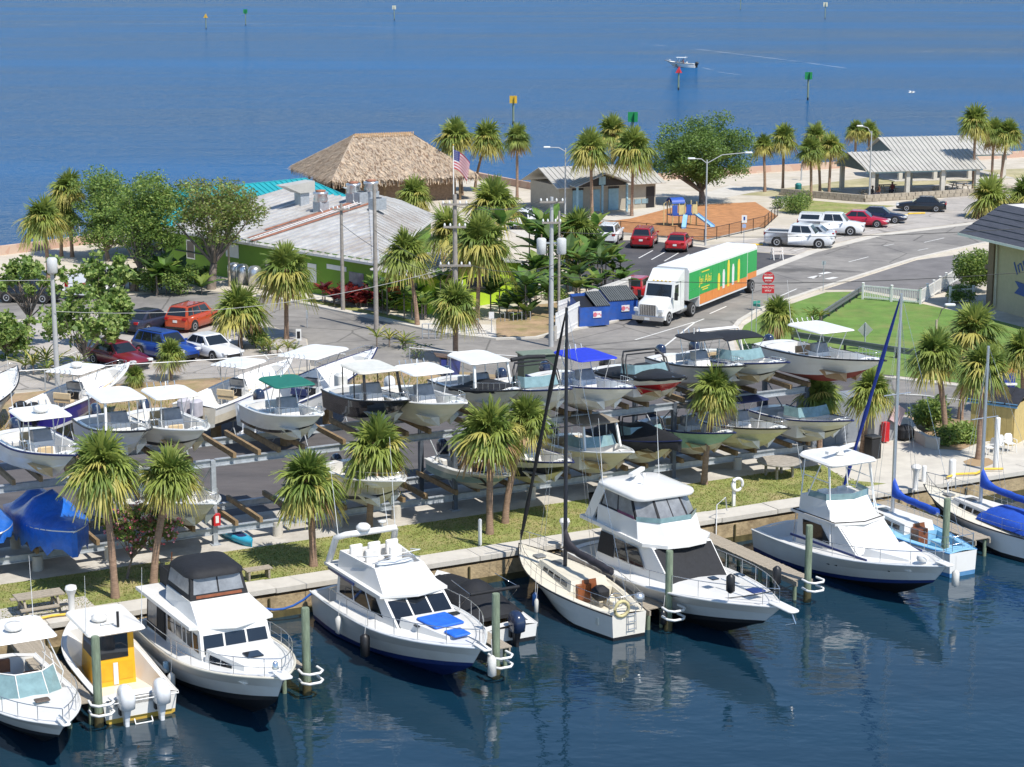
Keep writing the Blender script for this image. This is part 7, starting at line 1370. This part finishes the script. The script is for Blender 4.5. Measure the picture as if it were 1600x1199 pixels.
t,h=sign((1181,525),470,'green street name sign at the lawn corner','street_sign'); b=MB(); b.box((0,0,h-.1),(.55,.03,.18),mat('sign green',(.05,.30,.24),.5),R(30)); b.build('blade',t); b=MB(); b.box((0,0,h-.3),(.55,.03,.18),mat('sign green',(.05,.30,.24),.5),R(-40)); b.build('blade',t)
t,h=sign((1174,522),455,'bare grey sign post beside the street name sign','sign_post')
t,h=sign((1162,382),336,'blue and white accessible parking sign by the barricade','parking_sign'); b=MB(); b.box((0,-.04,h-.35),(.45,.02,.65),whitep); b.build('plate',t); b=MB(); b.box((0,-.055,h-.3),(.14,.02,.3),mat('sign blue',(.02,.07,.30),.5)); b.build('symbol',t); b=MB(); b.box((0,-.04,h-.95),(.32,.02,.3),mat('faded blue',(.3,.4,.6),.5)); b.build('lower_plate',t)
t,h=sign((1286,455),408,'small grey sign post seen from behind at the street edge','road_sign'); b=MB(); b.box((0,.03,h-.15),(.3,.02,.3),steel); b.build('plate',t)
t,h=sign((480,512),486,'dark sign post seen edge on beside the street','road_sign',.035); b=MB(); b.box((0,.03,h-.25),(.12,.3,.5),steel); b.build('plate',t)
t,h=sign((768,520),488,'small white sign by the shell walk corner','road_sign'); b=MB(); b.box((0,-.03,h-.2),(.34,.02,.45),whitep); b.build('plate',t)
t,h=sign((467,538),516,'white parking meter board beside the lot','parking_board',.05); b=MB(); b.box((0,-.04,h-.3),(.34,.05,.75),whitep); b.build('plate',t); b=MB(); b.box((0,-.075,h-.3),(.2,.02,.45),blk); b.build('print',t)
g=G(1214,406); t=thing('barricade','white A frame barricade at the dark lot entrance','barricade',g,R(15))
for y in(-.35,.35):
    for x in(-.4,.4): b=MB(); b.beam((x,y,0),(x,y*.1,1.0),.06,.06,whitep); b.build('leg',t)
for s_ in(-1,1):
    for z in(.85,.55): b=MB(); b.box((0,s_*(.35-.27*z),z),(1.0,.03,.18),mat('barricade white',(.66,.60,.55),.6)); b.build('board',t)
for q,rz in(((1150,389),8),((1176,384),8),((1278,372),15),((1432,335),15),((1405,338),15)): g=G(*q); b=MB(); b.pad((0,0,0),1.8,.2,.14,yel,.05,.03); tag(b.build('wheel_stop',None,(g.x,g.y,.02),R(rz)),'yellow painted wheel stop at the edge of the parking strip','wheel stop','yellow wheel stops')
# pipe railing and bike stand at corner
t=thing('pipe_railing','low grey pipe railing around the shell walk corner','railing',(0,0,0)); P=[G(660,530),G(690,530),G(748,522)]
for i in range(2):
    d=P[i+1]-P[i]; n=3
    for k in range(n+1): q=P[i]+d*(k/n); b=MB(); b.tube([q,q+Vector((0,0,1.0))],.035,steel,n=6); b.build('post',t)
    for z in(1.0,.66,.33): b=MB(); b.tube([P[i]+Vector((0,0,z)),P[i+1]+Vector((0,0,z))],.03,steel,n=6); b.build('rail',t)
g=G(802,502); t=thing('bike_rack','low grey bicycle stand on the corner verge','bike rack',g,R(15))
for k in range(4): b=MB(); b.tube([(-.9+k*.6,0,0),(-.9+k*.6,0,.6),(-.6+k*.6,0,.6),(-.6+k*.6,0,0)],.03,steel,n=6); b.build('hoop',t)
# boatyard: transformer box, blue bin
g=G(838,612); t=thing('utility_cabinet','dark green utility cabinet behind the rack','cabinet',g,R(20)); b=MB(); b.box((0,0,1.1),(1.9,1.1,2.2),mat('cabinet green',(.08,.11,.08),.6)); b.build('body',t); b=MB(); b.pad((0,0,2.2),2.1,1.3,.1,mat('cabinet lid',(.16,.20,.15),.6),.05,.03); b.build('lid',t); b=MB(); b.box((.2,-.56,1.5),(.4,.02,.3),mat('cabinet label',(.3,.33,.3),.6)); b.build('label',t)
g=G(703,585); t=thing('blue_bin','blue storage bin with brown lid at the yard fence','bin',g,R(10)); b=MB(); b.add([(-.5,-.4,0),(.5,-.4,0),(.5,.4,0),(-.5,.4,0),(-.6,-.48,1.0),(.6,-.48,1.0),(.6,.48,1.0),(-.6,.48,1.0)],[(3,2,1,0),(0,1,5,4),(1,2,6,5),(2,3,7,6),(3,0,4,7),(4,5,6,7)],mat('bin blue',(.03,.05,.25),.5)); b.build('body',t); b=MB(); b.box((-.25,0,1.12),(1.3,1.1,.06),mat('brown board',(.12,.08,.06),.8),0,.15); b.build('lid',t)
# terrace
def bollard(px,label,h=1.0,r=.15): g=G(*px); b=MB(); b.lathe((0,0,0),[(r,0),(r,h-.05),(r*.9,h),(.02,h+.03)],whitep,12); return tag(b.build('bollard',None,g),label,'bollard','white dock bollards')
bollard((1443,757),'thin grey banded white bollard on the terrace by the seawall',.9,.11); bollard((1487,750),'thick white bollard on the terrace beside the hose',1.0,.17); bollard((1555,738),'tall white post standing on the terrace edge',2.7,.13); bollard((750,853),'slim white bollard on the harbour lawn',1.15,.08)
def chair(px,rz,label):
    g=G(*px); t=thing('plastic_chair',label,'chair',g,R(rz),'white plastic chairs'); b=MB(); b.pad((0,0,.42),.46,.46,.04,whitep,.08,.015); b.build('seat',t)
    b=MB(); b.loft([[(-.22+.0,y,.44) for y in(-.22,-.1,.1,.22)],[(-.3,y,.8) for y in(-.2,-.09,.09,.2)],[(-.33,y,.88) for y in(-.12,-.05,.05,.12)]],whitep,closed=False); b.build('backrest',t)
    for x in(-.2,.2):
        for y in(-.2,.2): b=MB(); b.tube([(x,y,.43),(x*1.25,y*1.2,0)],.022,whitep,n=5); b.build('leg',t)
    for y in(-.25,.25): b=MB(); b.tube([(-.26,y,.62),(.2,y,.64),(.22,y,.43)],.02,whitep,n=5); b.build('armrest',t)
chair((1543,712),200,'white plastic chair closest to the dark palm trunk'); chair((1560,708),250,'white plastic chair in the middle of the three by the shed'); chair((1578,706),280,'white plastic chair in front of the shed corner')
cw=thing('planter_wall','curved white low planter wall on the terrace','wall',(0,0,0)); P=[G(1402,668),G(1420,674),G(1428,690),G(1445,700),G(1464,704)]; b=MB(); b.loft([[p,p+Vector((.2,.3,0)),p+Vector((.2,.3,.6)),p+Vector((0,0,.6))] for p in P],concl,True,True,False); b.build('coping',cw)
pxs('planter_bed',[(1390,655),(1440,650),(1530,660),(1535,690),(1500,705),(1466,702),(1446,698),(1430,688),(1422,672)],.03,dirt); pxs('palm_ring',[(1505,722),(1520,716),(1545,717),(1556,724),(1540,730),(1512,729)],.03,mat('ring sand',(.36,.25,.14),.95))
g=G(1363,716); t=thing('trash_bin','black square bin beside the rack end palm','bin',g,AU); b=MB(); b.pad((0,0,0),.62,.62,1.05,blk,.06,.04); b.build('body',t); b=MB(); b.pad((0,0,1.05),.68,.68,.1,mat('bin lid',(.03,.03,.03),.5),.06,.04); b.build('lid',t)
g=G(1385,690); t=thing('kayak_stack','grey container with a red and white board leaning beside the rack end','equipment',g,AU); b=MB(); b.box((0,.4,.9),(1.6,.8,1.8),mat('grey locker',(.30,.31,.32),.6)); b.build('locker',t); b=MB(); b.box((.5,-.2,1.4),(.9,.05,.9),mat('pink white board',(.6,.42,.42),.6),.2,.5); b.build('leaning_board',t); b=MB(); b.box((-.3,-.25,.6),(.3,.3,1.0),redp); b.build('red_case',t); b=MB(); b.pad((1.0,-.2,0),.9,.8,.8,canv,.3,.2); b.build('dark_sack',t)
g=G(1300,690); t=thing('tool_locker','tall grey steel locker standing behind the lettered boat','locker',g,AU); b=MB(); b.box((0,0,1.2),(3.6,1.4,2.4),mat('locker steel',(.22,.24,.27),.6)); b.build('body',t)
for k in range(5): b=MB(); b.box((-1.44+k*.72,-.715,1.2),(.68,.03,2.3),mat('locker steel',(.22,.24,.27),.6)); b.build('door',t)
# tables and benches
def picnic(px,rz,label,l=1.8,round_=False):
    g=G(*px); t=thing('picnic_table',label,'picnic table',g,rz,'outdoor tables')
    if round_:
        b=MB(); b.lathe((0,0,.72),[(1.05,0),(1.08,.04),(1.05,.08)],mat('worn timber',(.32,.29,.25),.9,var=.3,scale=5),18); b.build('table_top',t)
        for x in(-.45,.45):
            for y in(-.45,.45): b=MB(); b.box((x,y,.36),(.1,.1,.74),wood); b.build('leg',t)
    else:
        for k in range(4): b=MB(); b.box((0,-.3+k*.2,.74),(l,.18,.05),wood); b.build('table_plank',t)
        for y in(-.75,.75): b=MB(); b.box((0,y,.44),(l,.26,.05),wood); b.build('bench_plank',t)
        for x in(-l*.35,l*.35):
            for s_ in(-1,1): b=MB(); b.beam((x,s_*.7,0),(x,s_*.22,.72),.08,.09,wood); b.build('leg',t)
            b=MB(); b.box((x,0,.40),(.08,1.6,.08),wood); b.build('crossbar',t)
picnic((62,958),AU,'worn grey picnic table on the slab beside the harbour lawn'); picnic((1217,745),AU,'round weathered table on the lawn before the yellow boat',round_=True)
for k,q in enumerate(((1358,308),(1387,300),(1470,303),(1500,296))): picnic(q,R(15),('picnic table at the pavilion end with seated people','picnic table in the middle of the near pavilion','picnic table by the third pavilion column','picnic table at the far end of the near pavilion')[k])
def bench(px,rz,label):
    g=G(*px); t=thing('bench',label,'bench',g,rz,'lawn benches')
    for k in range(2): b=MB(); b.box((0,-.12+k*.24,.44),(1.1,.22,.05),wood); b.build('seat_plank',t)
    for x in(-.42,.42): b=MB(); b.box((x,0,.21),(.08,.4,.42),wood); b.build('leg',t)
bench((945,815),AU,'low plank bench on the lawn behind the black masted sailboat'); bench((403,905),AU,'low plank bench on the seawall behind the trawler'); bench((270,890),AU,'weathered bench on the lawn behind the trawler flybridge')
# dock gear
g=G(962,840); t=thing('dock_box','white dock box on the seawall cap beside the largest yacht','dock box',(g.x,g.y,.18),AU); b=MB(); b.pad((0,0,0),1.1,.6,.5,gel,.05,.03); b.build('body',t); b=MB(); b.pad((0,0,.5),1.16,.66,.12,gel,.06,.04); b.build('lid',t)
g=G(1146,792); t=thing('life_ring_post','white post holding a white life ring on the harbour lawn','life ring',g,AU); b=MB(); b.box((0,0,.65),(.14,.1,1.3),whitep); b.build('post',t); b=MB(); b.tube([(.12+.28*math.cos(a),-.1,1.05+.28*math.sin(a)) for a in[k*math.pi/8 for k in range(17)]],.07,whitep,n=7); b.build('ring',t)
def pedestal(px,label):
    g=G(*px); t=thing('power_pedestal',label,'power pedestal',(g.x,g.y,.15),AU,'dock power pedestals'); b=MB(); b.lathe((0,0,0),[(.16,0),(.12,.1),(.13,.8),(.2,.95),(.24,1.05)],gel,8); b.build('column',t); b=MB(); b.lathe((0,0,1.05),[(.24,0),(.2,.12),(.05,.16)],gel,8); b.build('lamp_cap',t)
pedestal((113,968),'white dock power pedestal at the pier of the yellow pilothouse boat'); pedestal((882,858),'white dock power pedestal behind the black mast'); pedestal((1430,770),'white dock power pedestal beside the blue sail cover')
hs=[W(23.5,.4,.25),W(24.3,.7,.25),W(25.3,.35,.25),W(26.2,.8,.25),W(27,.4,.25)]; b=MB(); b.tube(hs,.06,yel,n=6); tag(b.build('hose'),'yellow hose lying along the terrace edge','hose'); b=MB(); b.tube([W(-20.2,.4,.22),W(-19.2,.6,.22),W(-18.2,.45,.22)],.05,yel,n=6); tag(b.build('hose'),'yellow hose beside the plank pier on the seawall cap','hose')
for px,lb in (((1488,780),'tube ladder rail beside the blue tent sailboat'),((1128,815),'white pipe handrail over the seawall behind the largest yacht')):
    g=G(*px); b=MB(); b.tube([(-.3,0,-1.4),(-.3,0,.7),(.3,.2,.9),(.6,.5,.2)],.03,wpipe,n=6); tag(b.build('ladder_rail',None,(g.x,g.y,.1),AU),lb,'ladder rail')
# flat sign / flag stand at right
g=G(1573,608); t=thing('newspaper_box','red and blue box stand on the far roadside lawn','stand',g); b=MB(); b.box((0,0,.5),(.8,.5,1.0),mat('stand blue',(.02,.05,.28),.5)); b.build('body',t); b=MB(); b.prism([(-.5,0),(.5,0),(.35,.6),(-.35,.6)],-.2,.2,mat('stand red',(.6,.05,.04),.6)); o=b.build('top',t); o.location=(0,0,1.0); o.rotation_euler=(R(90),0,0); b=MB(); b.box((.15,-.3,.35),(.7,.1,.12),whitep); b.build('shelf',t)
# green trash can on the park
g=G(1247,305); t=thing('park_bin','teal park litter bin on a post near the parapet','bin',g); b=MB(); b.lathe((0,0,.25),[(.3,0),(.34,.05),(.34,.8),(.36,.85),(.2,1.0)],mat('teal bin',(.03,.22,.22),.5),12); b.build('body',t); b=MB(); b.tube([(0,0,0),(0,0,.3)],.08,blk); b.build('stand',t)
# people
def person(name,label,loc,rz,shirt,pants,sit=True,group=None,skin=mat('skin',(.42,.25,.17),.6),hair=mat('dark hair',(.03,.02,.015),.8)):
    me=bpy.data.meshes.new('body'); 
    if sit: J=dict(pel=(0,0,.5),ch=(.03,0,.95),ne=(.05,0,1.08),hd=(.07,0,1.24),ls=(.03,.18,.98),le=(.12,.25,.72),lh=(.33,.18,.68),rs=(.03,-.18,.98),re=(.12,-.25,.72),rh=(.33,-.18,.68),lk=(.42,.12,.52),lf=(.44,.12,.08),lt=(.58,.13,.03),rk=(.42,-.12,.52),rf=(.44,-.12,.08),rt=(.58,-.13,.03))
    else: J=dict(pel=(0,0,.92),ch=(0,0,1.38),ne=(.01,0,1.5),hd=(.03,0,1.65),ls=(0,.2,1.42),le=(.03,.26,1.12),lh=(.22,.22,1.0),rs=(0,-.2,1.42),re=(.03,-.26,1.12),rh=(.22,-.22,1.0),lk=(.03,.11,.5),lf=(0,.12,.08),lt=(.17,.13,.03),rk=(.03,-.11,.5),rf=(0,-.12,.08),rt=(.17,-.13,.03))
    k=list(J); E=[('pel','ch'),('ch','ne'),('ne','hd'),('ch','ls'),('ls','le'),('le','lh'),('ch','rs'),('rs','re'),('re','rh'),('pel','lk'),('lk','lf'),('lf','lt'),('pel','rk'),('rk','rf'),('rf','rt')]
    me.from_pydata([J[q] for q in k],[(k.index(a_),k.index(c_)) for a_,c_ in E],[]); t=thing(name,label,'person',loc,rz,group); o=bpy.data.objects.new('body',me); C.objects.link(o); o.parent=t
    o.modifiers.new('skin','SKIN'); o.modifiers.new('sub','SUBSURF').levels=1; o.modifiers['sub'].render_levels=1
    rad=dict(pel=.15,ch=.15,ne=.06,hd=.10,ls=.07,rs=.07,le=.05,re=.05,lh=.04,rh=.04,lk=.07,rk=.07,lf=.05,rf=.05,lt=.04,rt=.04)
    for i,q in enumerate(k): v=me.skin_vertices[0].data[i]; v.radius=(rad[q],rad[q]); v.use_root=(q=='pel')
    me.materials.append(shirt)
    b=MB(); b.lathe((J['hd'][0]-.01,0,J['hd'][2]-.02),[(.1,0),(.125,.06),(.1,.14),(.03,.17)],hair,8); b.build('hair',t)
    b=MB(); b.lathe((J['hd'][0]+.055,0,J['hd'][2]-.11),[(.03,0),(.075,.05),(.08,.12),(.05,.17)],skin,8); b.build('face',t)
    for s_ in(1,-1): b=MB(); b.tube([Vector(J['pel'])+Vector((0,s_*.08,-.02)),J['lk' if s_>0 else 'rk'],J['lf' if s_>0 else 'rf']],[.125,.095,.075],pants,n=7); b.build('trouser_leg',t)
    return t
g=G(1362,311); person('person','person in dark clothes seated at the pavilion end table',(g.x,g.y,-.02),R(20),mat('black shirt',(.02,.02,.025),.8),mat('dark trousers',(.03,.03,.05),.8)); g=G(1374,309); person('person','person in a brown shirt seated facing the dark clothed one',(g.x,g.y,-.02),R(190),mat('brown shirt',(.16,.07,.04),.8),mat('dark trousers',(.03,.03,.05),.8)); g=G(1394,305); person('person','person in a maroon shirt seated at the middle pavilion table',(g.x,g.y,-.02),R(100),mat('maroon shirt',(.14,.03,.03),.8),mat('dark trousers',(.03,.03,.05),.8))
# ---------------- out on the bay ----------------
def marker(px,topy,label,kind,col,r=.16):
    g=G(*px,WZ); h=pz(Vector((g.x,g.y,0)),topy)-WZ; t=thing('channel_marker',label,'channel marker',(g.x,g.y,WZ),0,'channel markers'); b=MB(); b.tube([(0,0,-1),(0,0,h)],r,pile,n=8); b.build('pile',t); b=MB(); b.tube([(0,0,-.2),(0,0,.5)],r*1.08,blk,n=8); b.build('tide_band',t)
    m_=mat('marker '+kind+str(col),col,.5); s=h*.17
    if kind=='tri':
        for a_ in(0,1.57): b=MB(); b.prism([(-s,-s*.8),(s,-s*.8),(0,s)],-.03,.03,m_); o=b.build('dayboard',t); o.location=(.2*math.sin(a_),-.2*math.cos(a_),h-s*.3); o.rotation_euler=(R(90),0,a_)
    else:
        for a_ in(0,1.57): b=MB(); b.prism([(-s*.8,-s*.8),(s*.8,-s*.8),(s*.8,s*.8),(-s*.8,s*.8)],-.03,.03,m_); o=b.build('dayboard',t); o.location=(.2*math.sin(a_),-.2*math.cos(a_),h-s*.5); o.rotation_euler=(R(90),0,a_)
    return t
gr=(.01,.22,.06); rd=(.55,.03,.04); ye=(.62,.38,.03); wh=(.6,.58,.45)
marker((1060,141),108,'red triangle channel marker near the motorboat','tri',rd); marker((1262,157),115,'green square channel marker alone on a post','sq',gr); marker((988,235),178,'green square marker rising behind the shore palms','sq',gr,.2); marker((802,195),152,'yellow board marker behind the slim shore palm','sq',ye); marker((322,46),24,'yellow triangle channel marker far out','tri',ye); marker((384,40),16,'green and white marker far out beside the yellow one','sq',gr); marker((616,32),10,'white board marker farthest out','sq',wh); marker((1289,30),5,'pale board marker far out toward the horizon','sq',wh); marker((1157,16),-10,'bare post marker at the far edge of the bay','sq',wh)
g=G(1058,106,WZ); t,h=cc_boat(label='white motorboat under way on the bay with people under its top',loc=(g.x+4.2,g.y,WZ-.35),rz=R(160),L=7.4,B=2.6,mm=cowl_k,motors=2,seat=cushw,name='motorboat'); strip_priv()
p=person('person','person in a red shirt standing at the wheel of the moving motorboat',(g.x+1.5,g.y+1.0,WZ+.2),R(160),mat('red shirt',(.4,.04,.04),.8),mat('tan shorts',(.3,.22,.14),.8),False); p=person('person','person in white seated on the moving motorboat',(g.x+.2,g.y+.9,WZ+.2),R(200),mat('pale shirt',(.5,.45,.45),.8),mat('tan shorts',(.3,.22,.14),.8))
foam=mat('foam',(.55,.64,.72),.6,var=.15,scale=1,alpha=.28)
def wake(pts,wd,label,z=.02,m=foam):
    P=[G(*q,WZ+z) for q in pts]; Q=[]
    for i in range(len(P)-1):
        for k in range(10): Q.append(P[i].lerp(P[i+1],k/10))
    rnd=random.Random(4); b=MB(); n=len(Q)
    for i in range(n-1):
        if rnd.random()<.25: continue
        d=(Q[i+1]-Q[i]).normalized(); s=Vector((-d.y,d.x,0)); w_=wd*rnd.uniform(.3,1.2); b.add([Q[i]-s*w_,Q[i+1]-s*w_*.6,Q[i+1]+s*w_,Q[i]+s*w_*.7],[(0,1,2,3)],m)
    o=stuff(b.build('wake_foam')); tag(o,label,'wake')
wake([(985,67),(1080,76),(1180,88),(1260,98),(1330,108)],.9,'long pale wake line beyond the motorboat'); wake([(1092,104),(1120,112),(1160,118)],.5,'short wake behind the motorboat'); wake([(0,40),(150,38),(330,36),(520,40),(640,44),(760,46)],1.3,'distant foam line by the far markers'); wake([(1400,82),(1500,80),(1600,82)],1.,'faint foam streak far right of the motorboat')
g=G(1408,240); t=thing('gull','white gull gliding above the bay near the pavilion roof','bird',(g.x*1.02,g.y,7.6),R(200)); b=MB(); b.loft([[(x,r_*math.cos(a),r_*math.sin(a)) for a in[k*math.pi/4 for k in range(8)]] for x,r_ in((-.45,.02),(-.2,.1),(.1,.12),(.3,.07),(.42,.02))],whitep,True,True); b.build('body',t)
for s_ in(1,-1): b=MB(); b.loft([[(.12,0,.05),(-.12,0,.05)],[(.16,s_*.4,.2),(-.1,s_*.4,.2)],[(0,s_*.85,.12),(-.06,s_*.85,.12)]],gelg,closed=False); b.build('wing',t)
